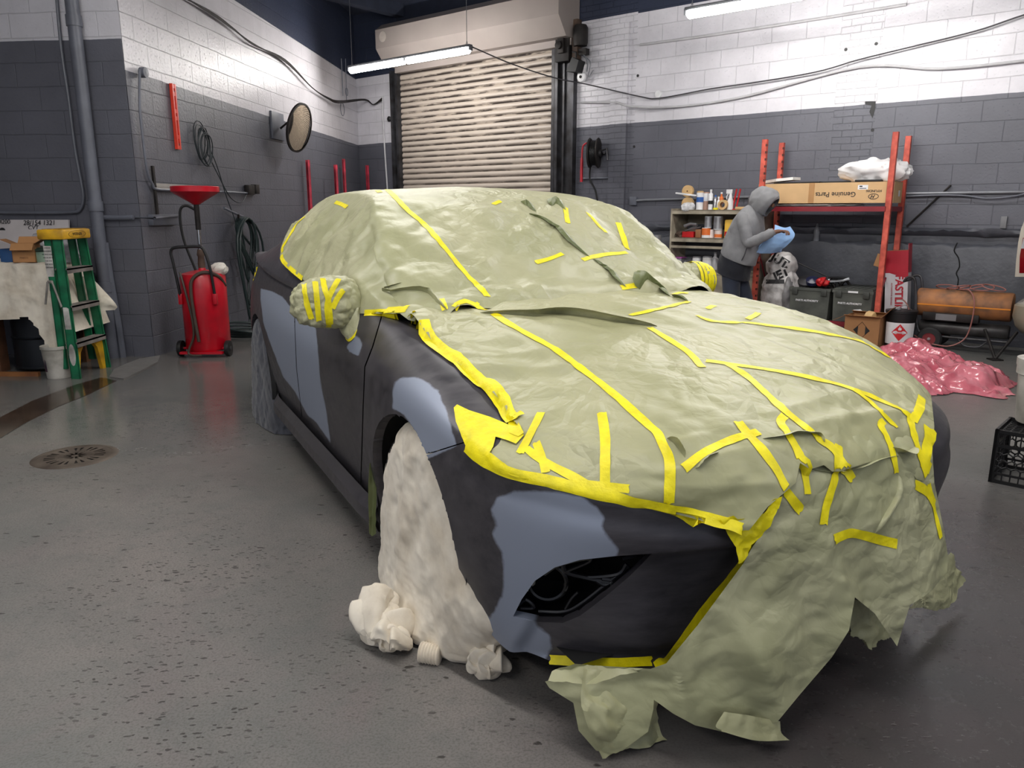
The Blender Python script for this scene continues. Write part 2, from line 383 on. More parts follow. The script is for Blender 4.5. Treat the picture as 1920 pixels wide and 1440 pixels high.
# rough concrete footing and broken ledge along the far wall
lm = MB(); ns = 150
G = []
for r_, (off, z) in enumerate([(.0, 1.175), (.060, 1.165), (.070, 1.14), (.040, 1.105), (.004, 1.09), (.004, 1.02), (.055, 1.005), (.075, .992), (.082, .96), (.084, .5), (.085, 0)]):
    row = []
    for i in range(ns+1):
        s_ = 5.64+i*(14.0-5.64)/ns; q = Vector((s_*3, z*3, r_*.7))
        j = noise.noise(q*1.3)*.035+noise.noise(q*5)*.03 if r_ in (1, 2, 3, 5, 6, 7) else 0
        row.append(bw(s_, max(.001, off+j*(.5 if r_ < 7 else .15)), z+(j*.7 if 0 < r_ < 8 else 0)))
    G.append(row)
lm.grid(G)
struct(lm.build('baseboard_far', M('footing_paint', (78, 80, 88), .5, bump=.5, bscale=22), smooth=50))
cr = MB()
pc = [(1795, 455), (1789, 470), (1797, 483), (1799, 500), (1793, 512), (1797, 524), (1794, 545), (1797, 556)]
P = [pbw(x, y, .088) for x, y in pc]
cr.tube(smooth_path(P, 3), .006, 5)
cr.build('crack', M('crack_dark', (18, 18, 20), .9), bpy.data.objects['baseboard_far'])
# low concrete kerb at the foot of the pier, brown wet gutter in front
kb = MB()
kp = [atz(x, y, 0) for x, y in ((300, 668), (296, 680), (262, 698), (232, 712), (205, 708), (214, 694), (236, 684), (262, 674))]
kb.slab(kp, (0, 0, .010))
struct(kb.build('trim_3', M('kerb_concrete', (112, 110, 108), .5, bump=.4), smooth=30))
gt_ = MB()
gp = [(-60, 836), (0, 783), (60, 752), (140, 722), (190, 708), (218, 714), (170, 738), (110, 762), (50, 792), (0, 822), (-60, 862)]
gt_.slab([atz(x, y, .001) for x, y in gp], (0, 0, .002))
struct(gt_.build('trim_4', M('wet_brown_gutter', (62, 50, 42), .12, var=.35, vscale=3), smooth=0))

# ------------------------------------------------------------------ ceiling tube fixtures
def tube_emit():
    m, nt, b = newmat('lit_diffuser'); b.inputs['Base Color'].default_value = (.9, .9, .9, 1)
    b.inputs['Emission Color'].default_value = (1.0, .97, .93, 1); b.inputs['Emission Strength'].default_value = TUBE_POWER; return m
m_tube = tube_emit(); m_fix = M('fixture_grey', (120, 122, 126), .4, .6)
def fixture(c, label, extras=()):
    c = Vector(c); rz = atan2(FD.y, FD.x)
    t = thing('ceiling_light', label, 'ceiling light', c, rz, 'twin tube ceiling fixtures')
    h = MB(); h.at(c, rz).box((-1.22, -.035, .03), (1.22, .035, .065), .006); h.box((-1.225, -.03, -.01), (-1.20, .03, .05)); h.box((1.20, -.03, -.01), (1.225, .03, .05)); h.box((-.02, -.03, -.01), (.02, .03, .05))
    h.build('housing', m_fix, t)
    for sg in (-1, 1):
        d = MB(); d.at(c, rz); a0, a1 = (.025, 1.195) if sg > 0 else (-1.195, -.025)
        d.tube([(a0, 0, 0), (a0+.02, 0, 0), (a1-.02, 0, 0), (a1, 0, 0)], [.030, .046, .046, .030], 14)
        d.build('diffuser', m_tube, t)
    for sg in (-1, 1):
        wv = MB(); wv.at(c, rz); topz = cz(*(c+FD*sg*1.15).xy)-c.z
        wv.tube([(sg*1.15, 0, .06), (sg*1.15, 0, topz)], .004, 6); wv.tube([(sg*1.15-.02, 0, .06), (sg*1.15, 0, .12), (sg*1.15+.02, 0, .06)], .003, 5)
        wv.build('hanger', m_fix, t)
    return t
lab = ['hanging tube light in front of the roll up door', 'hanging tube light at the top right over the white block wall'] + ['hanging tube light out of view overhead']*6
for L_, l_ in zip(LIGHTS, lab): fixture(L_, l_)
# ------------------------------------------------------------------ car paint (bare charcoal body with sprayed primer patches)
def car_mat():
    m, nt, b = newmat('sanded_charcoal_paint')
    at = nd(nt, 'ShaderNodeAttribute', attribute_name='primer')
    tc = nd(nt, 'ShaderNodeTexCoord')
    n1 = nd(nt, 'ShaderNodeTexNoise', i_Scale=30.0, i_Detail=5.0); nt.links.new(tc.outputs['Object'], n1.inputs['Vector'])
    ad = nd(nt, 'ShaderNodeMath', operation='MULTIPLY_ADD'); ad.inputs[1].default_value = .5; nt.links.new(n1.outputs['Fac'], ad.inputs[0]); nt.links.new(at.outputs['Fac'], ad.inputs[2])
    mr = nd(nt, 'ShaderNodeMapRange', i_1=.62, i_2=.92); nt.links.new(ad.outputs[0], mr.inputs[0])
    mp = nd(nt, 'ShaderNodeMapping'); mp.inputs['Rotation'].default_value = (.3, .2, .5); mp.inputs['Scale'].default_value = (1.5, 9, 9); nt.links.new(tc.outputs['Object'], mp.inputs[0])
    n2 = nd(nt, 'ShaderNodeTexNoise', i_Scale=2.0, i_Detail=8.0, i_Roughness=.7); nt.links.new(mp.outputs[0], n2.inputs['Vector'])
    m2 = nd(nt, 'ShaderNodeMapRange', i_1=.35, i_2=.7); nt.links.new(n2.outputs['Fac'], m2.inputs[0])
    mx = nd(nt, 'ShaderNodeMix', data_type='RGBA'); mx.inputs[6].default_value = rgb(62, 60, 65); mx.inputs[7].default_value = rgb(86, 83, 87); nt.links.new(m2.outputs[0], mx.inputs[0])
    m3 = nd(nt, 'ShaderNodeMix', data_type='RGBA'); m3.inputs[7].default_value = rgb(148, 156, 173); nt.links.new(mx.outputs[2], m3.inputs[6]); nt.links.new(mr.outputs[0], m3.inputs[0])
    nt.links.new(m3.outputs[2], b.inputs['Base Color'])
    r1 = nd(nt, 'ShaderNodeMapRange', i_3=.28, i_4=.48); nt.links.new(m2.outputs[0], r1.inputs[0])
    r2 = nd(nt, 'ShaderNodeMix', data_type='FLOAT'); nt.links.new(mr.outputs[0], r2.inputs[0]); nt.links.new(r1.outputs[0], r2.inputs[2]); r2.inputs[3].default_value = .5
    nt.links.new(r2.outputs[0], b.inputs['Roughness'])
    b.inputs['Metallic'].default_value = .3
    return m
m_car = car_mat(); m_black = M('black_plastic', (20, 20, 22), .45); m_gloss = M('glossy_black_plastic', (13, 13, 15), .18)
OUT = [(-3.93,-.50),(-3.85,-.68),(-3.6,-.80),(-3.2,-.875),(-2.8,-.902),(-2.0,-.92),(-1.2,-.922),(-.6,-.92),(-.2,-.918),(.12,-.918),(.30,-.91),(.44,-.888),(.56,-.855),(.68,-.79),(.77,-.70),(.84,-.585),(.89,-.44),(.925,-.30),(.945,-.15),(.95,0.0)]
SEC = [  # (inward offset, height) from sill to shoulder for every station
 [(.10,.25),(.06,.34),(.02,.47),(0,.62),(.01,.78),(.04,.92),(.10,1.06)],
 [(.10,.25),(.06,.34),(.02,.47),(0,.62),(.01,.78),(.04,.92),(.10,1.06)],
 [(.08,.22),(.04,.32),(.01,.47),(0,.62),(.01,.78),(.04,.92),(.10,1.06)],
 [(.06,.20),(.03,.30),(.0,.47),(-.01,.62),(.00,.78),(.03,.92),(.10,1.05)],
 [(.06,.20),(.03,.30),(.0,.47),(-.01,.62),(.00,.78),(.025,.90),(.085,1.03)],
 [(.07,.20),(.05,.30),(.025,.44),(.004,.60),(-.004,.76),(.018,.88),(.065,.995)],
 [(.07,.20),(.05,.30),(.030,.44),(.008,.60),(-.004,.75),(.018,.87),(.065,.985)],
 [(.07,.20),(.045,.30),(.022,.44),(.004,.60),(-.002,.74),(.022,.86),(.085,.975)],
 [(.05,.20),(.025,.30),(.002,.44),(-.006,.60),(.000,.725),(.03,.835),(.14,.925)],
 [(.05,.20),(.02,.30),(.0,.44),(-.006,.60),(.004,.705),(.036,.80),(.155,.868)],
 [(.05,.20),(.02,.30),(.0,.44),(-.002,.59),(.006,.685),(.036,.775),(.165,.822)],
 [(.05,.19),(.02,.28),(.0,.42),(.0,.58),(.006,.665),(.030,.750),(.165,.79)],
 [(.05,.160),(.02,.27),(.004,.42),(.0,.575),(.006,.65),(.022,.728),(.165,.78)],
 [(.06,.160),(.03,.26),(.01,.42),(.0,.565),(.006,.64),(.020,.708),(.145,.772)],
 [(.07,.160),(.03,.25),(.02,.42),(.0,.565),(.006,.625),(.020,.690),(.125,.766)],
 [(.07,.160),(.03,.25),(.03,.41),(.0,.55),(.006,.61),(.020,.675),(.11,.762)],
 [(.07,.160),(.04,.25),(.04,.40),(.0,.535),(.006,.59),(.020,.655),(.09,.758)],
 [(.08,.160),(.05,.25),(.05,.38),(.01,.52),(.006,.575),(.015,.64),(.075,.752)],
 [(.08,.160),(.06,.25),(.06,.36),(.03,.50),(.010,.56),(.010,.63),(.06,.748)],
 [(.08,.160),(.06,.25),(.06,.36),(.03,.50),(.010,.55),(.010,.63),(.055,.745)]]
for r_ in SEC: r_.append((r_[6][0]+(.10 if r_[6][0] < .14 else .14), r_[6][1]-.008))
LOWP = [(1382,1026),(1600,1040),(1600,1260),(960,1250),(962,1215),(1000,1150),(1050,1096),(1120,1064),(1215,1044),(1300,1036)]
LOWQ = [(1382,1026),(1300,1036),(1215,1044),(1120,1064),(1050,1096),(1000,1150),(962,1215),(960,1250),(1230,1246),(1290,1180),(1340,1110)]
def shell(sgn, fine=True, inset=0.0):
    P = [Vector((a, b, 0)) for a, b in OUT]; n = len(P)-1
    ts = []
    for i in range(n):
        L = (P[i+1]-P[i]).length; step = (.0095 if i >= 9 else .03) if fine else .08
        k = max(1, int(L/step)); ts += [i+j/k for j in range(k)]
    ts.append(n); NV = 77 if fine else 14
    G = []
    for j in range(NV+1):
        row = []
        for t in ts:
            o = cat_rom(P, t); e = .01; a = cat_rom(P, max(0, t-e)); c = cat_rom(P, min(n, t+e)); d = (c-a).normalized(); nn = Vector((-d.y, d.x, 0))  # inward
            #if nn.y < 0 and abs(nn.y) > abs(nn.x): nn = -nn
            if t > 12 and nn.x > 0: nn = -nn
            q = cat_rom([cat_rom([Vector((SEC[i][r][0], SEC[i][r][1], 0)) for i in range(n+1)], t) for r in range(8)], j*7/NV)
            u, v = o.x+nn.x*(q.x+inset), o.y+nn.y*(q.x+inset)
            # crisp character ridge round the bumper corner and the recessed lower panel
            W = cw(u, v, q.y)
            if fine and sgn < 0 and t > 10 and inset == 0:
                d_ = poly_d(px_of(W), LOWP)
                if d_ > -6: k = sstep(-6, 16, d_); u += nn.x*.030*k; v += nn.y*.030*k
            row.append(cw(u, v if sgn < 0 else -v, q.y))
        G.append(row)
    return G, ts
def knife(bm, poly, closed=True, pad=14):
    n = len(poly)
    for i in range(n if closed else n-1):
        a, b = poly[i], poly[(i+1) % n]; ra, rb = ray(*a), ray(*b)
        nn = ra.cross(rb).normalized()
        fs = []
        for f in bm.faces:
            c = px_of(f.calc_center_median())
            if seg_d(c, a, b) < pad: fs.append(f)
        if not fs: continue
        ge = set(fs); 
        for f in fs: ge.update(f.edges); ge.update(f.verts)
        bmesh.ops.bisect_plane(bm, geom=list(ge), plane_co=EYE, plane_no=nn, dist=1e-5)
ARCH = [(0.0, .335, .386), (-2.825, .335, .380)]
def cut_arch(bm, sgn):
    for (uc, wc, R) in ARCH:
        for i in range(40):
            a = 2*pi*i/40; b = 2*pi*(i+1)/40; m_ = (a+b)/2
            co = cw(uc+R*cos(m_), 0, wc+R*sin(m_)); no = CF*cos(m_)+Vector((0, 0, sin(m_)))
            if sin(m_) < -.55: continue
            fs = [f for f in bm.faces for c in (to_car(f.calc_center_median()),) if abs(c[0]-(uc+R*cos(m_))) < .07 and abs(c[2]-(wc+R*sin(m_))) < .07]
            if not fs: continue
            ge = set(fs)
            for f in fs: ge.update(f.edges); ge.update(f.verts)
            bmesh.ops.bisect_plane(bm, geom=list(ge), plane_co=co, plane_no=no, dist=1e-5)
        dl = [f for f in bm.faces for c in (to_car(f.calc_center_median()),) if (c[0]-uc)**2+(c[2]-wc)**2 < (R-.0012)**2]
        bmesh.ops.delete(bm, geom=dl, context='FACES')
def flange(bm, test, vec):
    es = [e for e in bm.edges if e.is_boundary and all(test(v.co) for v in e.verts)]
    if not es: return
    r = bmesh.ops.extrude_edge_only(bm, edges=es)
    for g in r['geom']:
        if isinstance(g, bmesh.types.BMVert): g.co += vec
FOG = [(962,1156),(978,1124),(1003,1089),(1040,1064),(1087,1050),(1150,1043),(1222,1038),(1205,1056),(1181,1080),(1137,1117),(1110,1138),(1087,1155),(1056,1168),(1009,1166)]
PRIM = [([(489,541),(510,546),(529,556),(552,583),(573,601),(592,615),(595,644),(601,717),(612,770),(620,831),(592,791),(576,778),(552,733),(531,707),(507,644),(494,607),(488,559)], 5),
 ([(736,733),(740,717),(753,707),(777,707),(800,715),(821,733),(835,765),(845,797),(857,836),(800,862),(780,810),(755,775),(736,766)], 7),
 ([(662,631),(672,629),(679,645),(672,668),(655,660),(650,650)], 4),
 ([(922,955),(931,933),(962,921),(1025,921),(1087,930),(1119,949),(1134,971),(1128,986),(1144,1011),(1160,1034),(1150,1060),(1040,1100),(1000,1160),(1009,1174),(1031,1192),(1034,1217),(1010,1255),(994,1250),(931,1240),(880,1200),(850,1171),(853,1127),(881,1139),(919,1158),(941,1117),(944,1067),(941,1036),(922,1005),(931,983)], 14)]
def primer_val(W):
    p = px_of(W); best = 0
    for P, fz in PRIM:
        xs = [q[0] for q in P]; ys = [q[1] for q in P]
        if p[0] < min(xs)-30 or p[0] > max(xs)+30 or p[1] < min(ys)-30 or p[1] > max(ys)+30: continue
        d = poly_d(p, P); best = max(best, sstep(-fz, fz, d))
    return best
def bm_build(bm, name, mat, parent, smooth=32, primer=False):
    bm.verts.ensure_lookup_table(); bm.verts.index_update()
    mb = MB(); mb.v = [v.co.copy() for v in bm.verts]; mb.f = [tuple(v.index for v in f.verts) for f in bm.faces]
    o = mb.build(name, mat, parent, smooth=smooth)
    if primer:
        a = o.data.attributes.new('primer', 'FLOAT', 'POINT')
        a.data.foreach_set('value', [primer_val(p) for p in mb.v])
    return o
def sub_bm(bm, keep):
    b2 = bm.copy(); b2.faces.ensure_lookup_table(); 
    bmesh.ops.delete(b2, geom=[f for f in b2.faces if not keep(f)], context='FACES'); return b2
car = thing('sedan', 'charcoal sedan with grey primer patches, masked in green paper and yellow tape for respraying', 'car', cw(-1.4, 0, 0), pi/2-(pi/2-0)+0)
SH = {}
def seam_w(u): return .655+(u-.19)*(.755-.655)/(.44-.19)
for sgn in (-1, 1):
    G, ts = shell(sgn)
    bm = bmesh.new(); R = len(G); K = len(G[0])
    vs = [[bm.verts.new(p) for p in row] for row in G]
    lj = bm.faces.layers.int.new('j')
    for j in range(R-1):
        for i in range(K-1):
            q = [vs[j][i], vs[j][i+1], vs[j+1][i+1], vs[j+1][i]]
            if sgn > 0: q = q[::-1]
            f = bm.faces.new(q); f[lj] = j
    bm.normal_update(); SH[sgn] = BVHTree.FromBMesh(bm)
    cut_arch(bm, sgn)
    if sgn < 0:
        knife(bm, FOG)
        dl = [f for f in bm.faces for c in (px_of(f.calc_center_median()),) if 940 < c[0] < 1240 and in_poly(c, FOG)]
        bmesh.ops.delete(bm, geom=dl, context='FACES')
        flange(bm, lambda P: abs(poly_d(px_of(P), FOG)) < 1.5, (CR*.45-CF*.75).normalized()*.035)
        for ln in ([(790,855),(803,851),(872,829)], [(717,588),(699,649),(684,688),(681,760),(676,925)], [(552,560),(553,617),(556,690),(566,780)]):
            w_ = 1.3 if ln[0][0] > 600 else .8
            knife(bm, [(x-w_*.7, y-w_*.7) for x, y in ln], False, 7); knife(bm, [(x+w_*.7, y+w_*.7) for x, y in ln], False, 7)
            dl = [f for f in bm.faces for c in (px_of(f.calc_center_median()),) if min(seg_d(c, ln[k], ln[k+1]) for k in range(len(ln)-1)) < w_*.72]
            bmesh.ops.delete(bm, geom=dl, context='FACES')
    for (uc, wc, R_) in ARCH:
        flange(bm, lambda P: abs(sqrt((to_car(P)[0]-uc)**2+(to_car(P)[2]-wc)**2)-R_) < .004, CR*(.035 if sgn < 0 else -.035))
    def where(f):
        u, v, w_ = to_car(f.calc_center_median())
        if u > .1 and f[lj] < 55 and w_ < seam_w(u) and (u > .44 or w_ < seam_w(u)): return 'front_bumper'
        if u > .44 and f[lj] < 55: return 'front_bumper'
        if f[lj] >= 55 and u > .40: return 'headlamp_surround'
        c = px_of(f.calc_center_median()) if sgn < 0 else (0, 0)
        if sgn > 0: return 'front_fender' if u > -.75 else 'front_door' if u > -1.6 else 'rear_door' if u > -2.4 else 'rear_quarter_panel'
        y = c[1]; x1 = 717+(y-588)*(699-717)/(649-588) if y < 649 else 699+(y-649)*(684-699)/39 if y < 688 else 684-(y-688)*.04
        if c[0] > x1: return 'front_fender'
        x2 = 552 if y < 617 else 553+(y-617)*.04 if y < 690 else 556+(y-690)*.11
        if c[0] > x2: return 'front_door'
        return 'rear_door' if u > -2.35 else 'rear_quarter_panel'
    lab = {}
    for f in bm.faces: lab.setdefault(where(f), set()).add(f.index) if False else None
    bm.faces.ensure_lookup_table(); bm.faces.index_update()
    names = [where(f) for f in bm.faces]
    for nme in ('front_bumper', 'headlamp_surround', 'front_fender', 'front_door', 'rear_door', 'rear_quarter_panel'):
        b2 = bm.copy(); b2.faces.ensure_lookup_table()
        bmesh.ops.delete(b2, geom=[b2.faces[i] for i in range(len(names)) if names[i] != nme], context='FACES')
        seen = set(); comps = []
        for f0 in b2.faces:
            if f0 in seen: continue
            st_ = [f0]; seen.add(f0); cc = []
            while st_:
                f = st_.pop(); cc.append(f)
                for e in f.edges:
                    for g in e.link_faces:
                        if g not in seen: seen.add(g); st_.append(g)
            comps.append(cc)
        comps.sort(key=len)
        for cc in comps[:-1]: bmesh.ops.delete(b2, geom=cc, context='FACES')
        if len(b2.faces): bm_build(b2, nme, m_car, car, primer=(sgn < 0))
        b2.free()
    bm.free()
# dark inner liner, wheel wells, underbody
ln = MB()
for sgn in (-1, 1):
    G, _ = shell(sgn, False, .075)
    Gk = G
    b = len(ln.v); R = len(Gk); K = len(Gk[0]); ln.v += [p for r in Gk for p in r]
    for j in range(R-1):
        for i in range(K-1):
            c = to_car((Gk[j][i]+Gk[j+1][i+1])/2)
            if any((c[0]-a[0])**2+(c[2]-a[1])**2 < (a[2]+.05)**2 for a in ARCH): continue
            if sgn < 0 and in_poly(px_of((Gk[j][i]+Gk[j+1][i+1])/2), [(940,1020),(1250,1020),(1250,1190),(940,1190)]): continue
            ln.f.append((b+j*K+i, b+j*K+i+1, b+(j+1)*K+i+1, b+(j+1)*K+i))
m_dark = M('wheel_well_black', (9, 9, 10), .8)
for a in ARCH:
    for sg in (-1, 1):
        pr = [[cw(a[0]+(a[2]+.03)*cos(t), sg*vv, a[1]+(a[2]+.03)*sin(t)) for t in [pi*(-.12+1.24*k/20) for k in range(21)]] for vv in (.885, .60)]
        ln.grid(pr)
        ln.add([cw(a[0]-.45, sg*.60, .1), cw(a[0]+.45, sg*.60, .1), cw(a[0]+.45, sg*.60, .8), cw(a[0]-.45, sg*.60, .8)], [(0,1,2,3)])
ln.add([cw(u, v, .21) for u, v in ((-3.7, -.8), (.75, -.72), (.75, .72), (-3.7, .8))], [(0,1,2,3)])
ln.build('inner_liner', m_dark, car)
# rocker skirt on both sides
for sg in (-1, 1):
    G = []
    for u in [-2.42+i*(2.0/24) for i in range(25)]:
        k = sstep(-2.42, -2.30, u)*(1-sstep(-.52, -.42, u))
        G.append([cw(u, sg*(.845+.0*k), .145), cw(u, sg*(.885+.012*k), .16), cw(u, sg*(.900+.028*k), .20), cw(u, sg*(.895+.028*k), .245), cw(u, sg*(.872+.02*k), .285)])
    sk = MB(); sk.grid(G); sk.build('side_skirt', m_car, car, smooth=25)
# crease line along the front of the bumper corner is part of the shell; fog recess internals
fr = MB(); dvec = (CR*.45-CF*.75).normalized()
ctr = [SH[-1].ray_cast(EYE, ray(x, y).normalized())[0] for x, y in FOG]
ctr = [c if c else cu(x, y, .75) for c, (x, y) in zip(ctr, FOG)]
cen = sum(ctr, Vector())/len(ctr)
rings = [[p+dvec*.03 for p in ctr], [p+dvec*.10+(cen-p)*.05 for p in ctr], [p+dvec*.19+(cen-p)*.25 for p in ctr]]
fr.grid(rings, closed=True); fr.poly(rings[-1])
fogh = fr.build('fog_lamp_housing', m_gloss, car)
br = MB()
def fp(x, y, dep=.03): 
    h = SH[-1].ray_cast(EYE, ray(x, y).normalized())[0]; return h+dvec*dep
for path, r_ in (([(1075,1090),(1100,1098),(1160,1092),(1178,1072)], .006), ([(1055,1072),(1062,1088),(1100,1098),(1150,1108)], .007), ([(1020,1092),(1048,1074),(1100,1062),(1105,1068),(1062,1086)], .005),
                 ([(1120,1104),(1135,1112),(1148,1104),(1130,1100)], .006), ([(1165,1052),(1195,1056),(1170,1062)], .005), ([(1060,1158),(1072,1138),(1084,1126)], .004), ([(970,1150),(985,1140),(1000,1155),(975,1156)], .005), ([(985,1120),(1000,1100),(1030,1082)], .005), ([(1009,1162),(1056,1163),(1087,1150),(1137,1112),(1181,1076)], .005)):
    br.tube(smooth_path([fp(x, y, .045) for x, y in path], 4), r_, 6)
br.build('bracket', M('satin_black_plastic', (27, 27, 30), .3), car)
rg = MB(); c_ = fp(1025, 1125, .10); rg.ring(c_, .052, .008, dvec, 28, 8); rg.build('duct_ring', m_gloss, car)
# bonnet, cabin and boot panels (covered but really there)
def secs(e=0.0):
    T = [(-.345,(.70,.955),(.60,.968),.972),(-.40,(.72,.965),(.66,.985),1.035),(-.52,(.77,.970),(.705,1.0),1.055),(-.72,(.82,.975),(.705,1.12),1.185),(-1.0,(.86,.985),(.655,1.285),1.345),(-1.25,(.88,.99),(.61,1.375),1.432),
         (-1.6,(.89,1.0),(.585,1.405),1.455),(-2.1,(.89,1.01),(.58,1.40),1.448),(-2.6,(.88,1.03),(.57,1.34),1.395),(-2.95,(.86,1.05),(.575,1.235),1.31),(-3.25,(.82,1.06),(.60,1.11),1.17),(-3.6,(.76,1.06),(.6,1.075),1.09),(-3.88,(.64,1.03),(.55,1.05),1.06)]
    G = []
    for u, (bv, bww), (ev, ew), c in T:
        h = [(bv+e, bww-.03), (bv+e, bww), ((bv+ev)/2+.018+e, (bww+ew)/2), (ev+.012+e*.7, ew-.015+e*.3), (ev-.05, ew+.022+e), (ev*.5, c-(c-ew)*.22+e), (0, c+e)]
        G.append([cw(u, -v, w_) for v, w_ in h]+[cw(u, v, w_) for v, w_ in h[-2::-1]])
    return G
cb = MB(); cb.grid(surf(secs(-.012)[2:], 70, 48)); cb.build('cabin_and_boot', m_car, car, smooth=40)
def hood_ctrl(e=0.0):
    def sh(x, y):
        h = SH[-1].ray_cast(EYE, ray(x, y).normalized())[0]; return h if h is not None else cv(x, y, -.76)
    N = [sh(774,596), sh(812,645), sh(882,706), sh(950,775)]
    R = [[sh(764,594)-CF*.05+Vector((0,0,-.004)), cw(-.62,-.4,1.0), cw(-.62,0,1.01), cw(-.62,.4,1.0), cw(-.6,.72,.975), cw(-.6,.905,.88), cw(-.6,.945,.68)],
         [N[0], cw(-.49,-.4,1.0), cw(-.50,0,1.02), cw(-.49,.4,1.01), cw(-.46,.72,.985), cw(-.46,.905,.90), cw(-.46,.945,.70)],
         [N[1], cw(-.2,-.4,.990), cw(-.2,0,1.010), cw(-.2,.4,1.0), cw(-.2,.73,.972), cw(-.2,.915,.87), cw(-.2,.95,.66)],
         [N[2], cw(.1,-.42,.950), cw(.1,0,.975), cw(.1,.4,.962), cw(.1,.75,.935), cw(.1,.92,.82), cw(.1,.955,.60)],
         [N[3], cw(.38,-.42,.892), cw(.40,0,.918), cw(.38,.4,.905), cw(.38,.74,.87), cw(.36,.90,.75), cw(.36,.945,.5)],
         [sh(938,830), cw(.62,-.42,.832), cw(.65,0,.86), cw(.62,.4,.84), cw(.55,.70,.80), cw(.54,.86,.69), cw(.56,.90,.42)],
         [sh(912,852), cw(.80,-.44,.768), cw(.87,0,.775), cw(.80,.42,.765), cw(.68,.66,.745), cw(.66,.80,.62), cw(.68,.85,.38)],
         [sh(935,885), cw(.872,-.46,.70), cw(.945,0,.69), cw(.89,.42,.68), cw(.78,.68,.66), cw(.755,.77,.55), cw(.76,.80,.35)],
         [sh(950,925), cw(.905,-.46,.60), cw(.975,0,.58), cw(.93,.40,.57), cw(.83,.66,.55), cw(.79,.76,.48), cw(.8,.78,.30)]]
    return R
hd = MB(); hd.grid([[p-Vector((0, 0, .014)) for p in r[:5]] for r in surf(hood_ctrl(), 40, 48)[:30] for r in [r[:33]]][:30]) if False else None
Hs = surf(hood_ctrl(), 56, 48)
hd = MB(); hd.grid([[p-Vector((0, 0, .016)) for p in r[4:34]] for r in Hs[8:42]]); hd.build('bonnet', m_car, car, smooth=40)
# wheels
def wheel(parent, c, ax, r=.335, w_=.22, name='wheel'):
    ax = Vector(ax).normalized(); q = MB(); x = ax.orthogonal().normalized(); y = ax.cross(x); c = Vector(c)
    prof = [(.0, -.3), (.62, -.3), (.66, -.5), (.93, -.5), (1, -.36), (1, .36), (.93, .5), (.66, .5), (.62, .3), (0, .3)]
    N = 36
    q.grid([[c+ax*(h*w_)+(x*cos(2*pi*k/N)+y*sin(2*pi*k/N))*(rr*r+.0001) for k in range(N)] for rr, h in prof], closed=True)
    return q.build(name, M('tyre_rubber', (24, 24, 25), .7), parent)
for u in (0.0, -2.825):
    for sg in (-1, 1): wheel(car, cw(u, sg*.78, .335), CR, r=.333)
# ------------------------------------------------------------------ masking paper, tape
def paper_mat(name, a, c, tr=.0):
    m, nt, b = newmat(name)
    tc = nd(nt, 'ShaderNodeTexCoord')
    n0 = nd(nt, 'ShaderNodeTexNoise', i_Scale=2.2, i_Detail=6.0); nt.links.new(tc.outputs['Object'], n0.inputs['Vector'])
    r0 = nd(nt, 'ShaderNodeMapRange', i_1=.38, i_2=.62); nt.links.new(n0.outputs['Fac'], r0.inputs[0])
    mx = nd(nt, 'ShaderNodeMix', data_type='RGBA'); mx.inputs[6].default_value = rgb(*a); mx.inputs[7].default_value = rgb(*c); nt.links.new(r0.outputs[0], mx.inputs[0])
    nt.links.new(mx.outputs[2], b.inputs['Base Color'])
    b.inputs['Roughness'].default_value = .42; b.inputs['Specular IOR Level'].default_value = .45
    dn = nd(nt, 'ShaderNodeTexNoise', i_Scale=5.0, i_Detail=2.0); nt.links.new(tc.outputs['Object'], dn.inputs['Vector'])
    sc = nd(nt, 'ShaderNodeVectorMath', operation='SCALE'); sc.inputs[3].default_value = .12; nt.links.new(dn.outputs['Color'], sc.inputs[0])
    ad = nd(nt, 'ShaderNodeVectorMath', operation='ADD'); nt.links.new(tc.outputs['Object'], ad.inputs[0]); nt.links.new(sc.outputs[0], ad.inputs[1])
    hs = []
    for s_, wt in ((5.5, 1.0), (13.0, .45), (30., .18)):
        v = nd(nt, 'ShaderNodeTexVoronoi', i_Scale=s_, feature='DISTANCE_TO_EDGE'); nt.links.new(ad.outputs[0], v.inputs['Vector'])
        k = nd(nt, 'ShaderNodeMath', operation='MULTIPLY'); k.inputs[1].default_value = wt; nt.links.new(v.outputs['Distance'], k.inputs[0]); hs.append(k)
    a1 = nd(nt, 'ShaderNodeMath', operation='ADD'); nt.links.new(hs[0].outputs[0], a1.inputs[0]); nt.links.new(hs[1].outputs[0], a1.inputs[1])
    a2 = nd(nt, 'ShaderNodeMath', operation='ADD'); nt.links.new(a1.outputs[0], a2.inputs[0]); nt.links.new(hs[2].outputs[0], a2.inputs[1])
    rm = nd(nt, 'ShaderNodeTexNoise', noise_type='RIDGED_MULTIFRACTAL', i_Scale=2.6, i_Detail=5.); nt.links.new(ad.outputs[0], rm.inputs['Vector'])
    rk_ = nd(nt, 'ShaderNodeMath', operation='MULTIPLY_ADD'); rk_.inputs[1].default_value = .16; nt.links.new(rm.outputs['Fac'], rk_.inputs[0]); nt.links.new(a2.outputs[0], rk_.inputs[2]); a2 = rk_
    # wrinkling varies over the sheet: calm areas and crumpled areas
    g = nd(nt, 'ShaderNodeTexNoise', i_Scale=1.6, i_Detail=1.0); nt.links.new(tc.outputs['Object'], g.inputs['Vector'])
    gr = nd(nt, 'ShaderNodeMapRange', i_1=.38, i_2=.62, i_3=.12, i_4=.6); nt.links.new(g.outputs['Fac'], gr.inputs[0])
    bp = nd(nt, 'ShaderNodeBump', i_Distance=.042); nt.links.new(gr.outputs[0], bp.inputs['Strength']); nt.links.new(a2.outputs[0], bp.inputs['Height'])
    nt.links.new(bp.outputs[0], b.inputs['Normal'])
    return m
m_paper = paper_mat('green_masking_paper', (160, 159, 122), (175, 173, 138))
m_paper2 = paper_mat('green_masking_paper_thin', (160, 160, 124), (177, 175, 142))
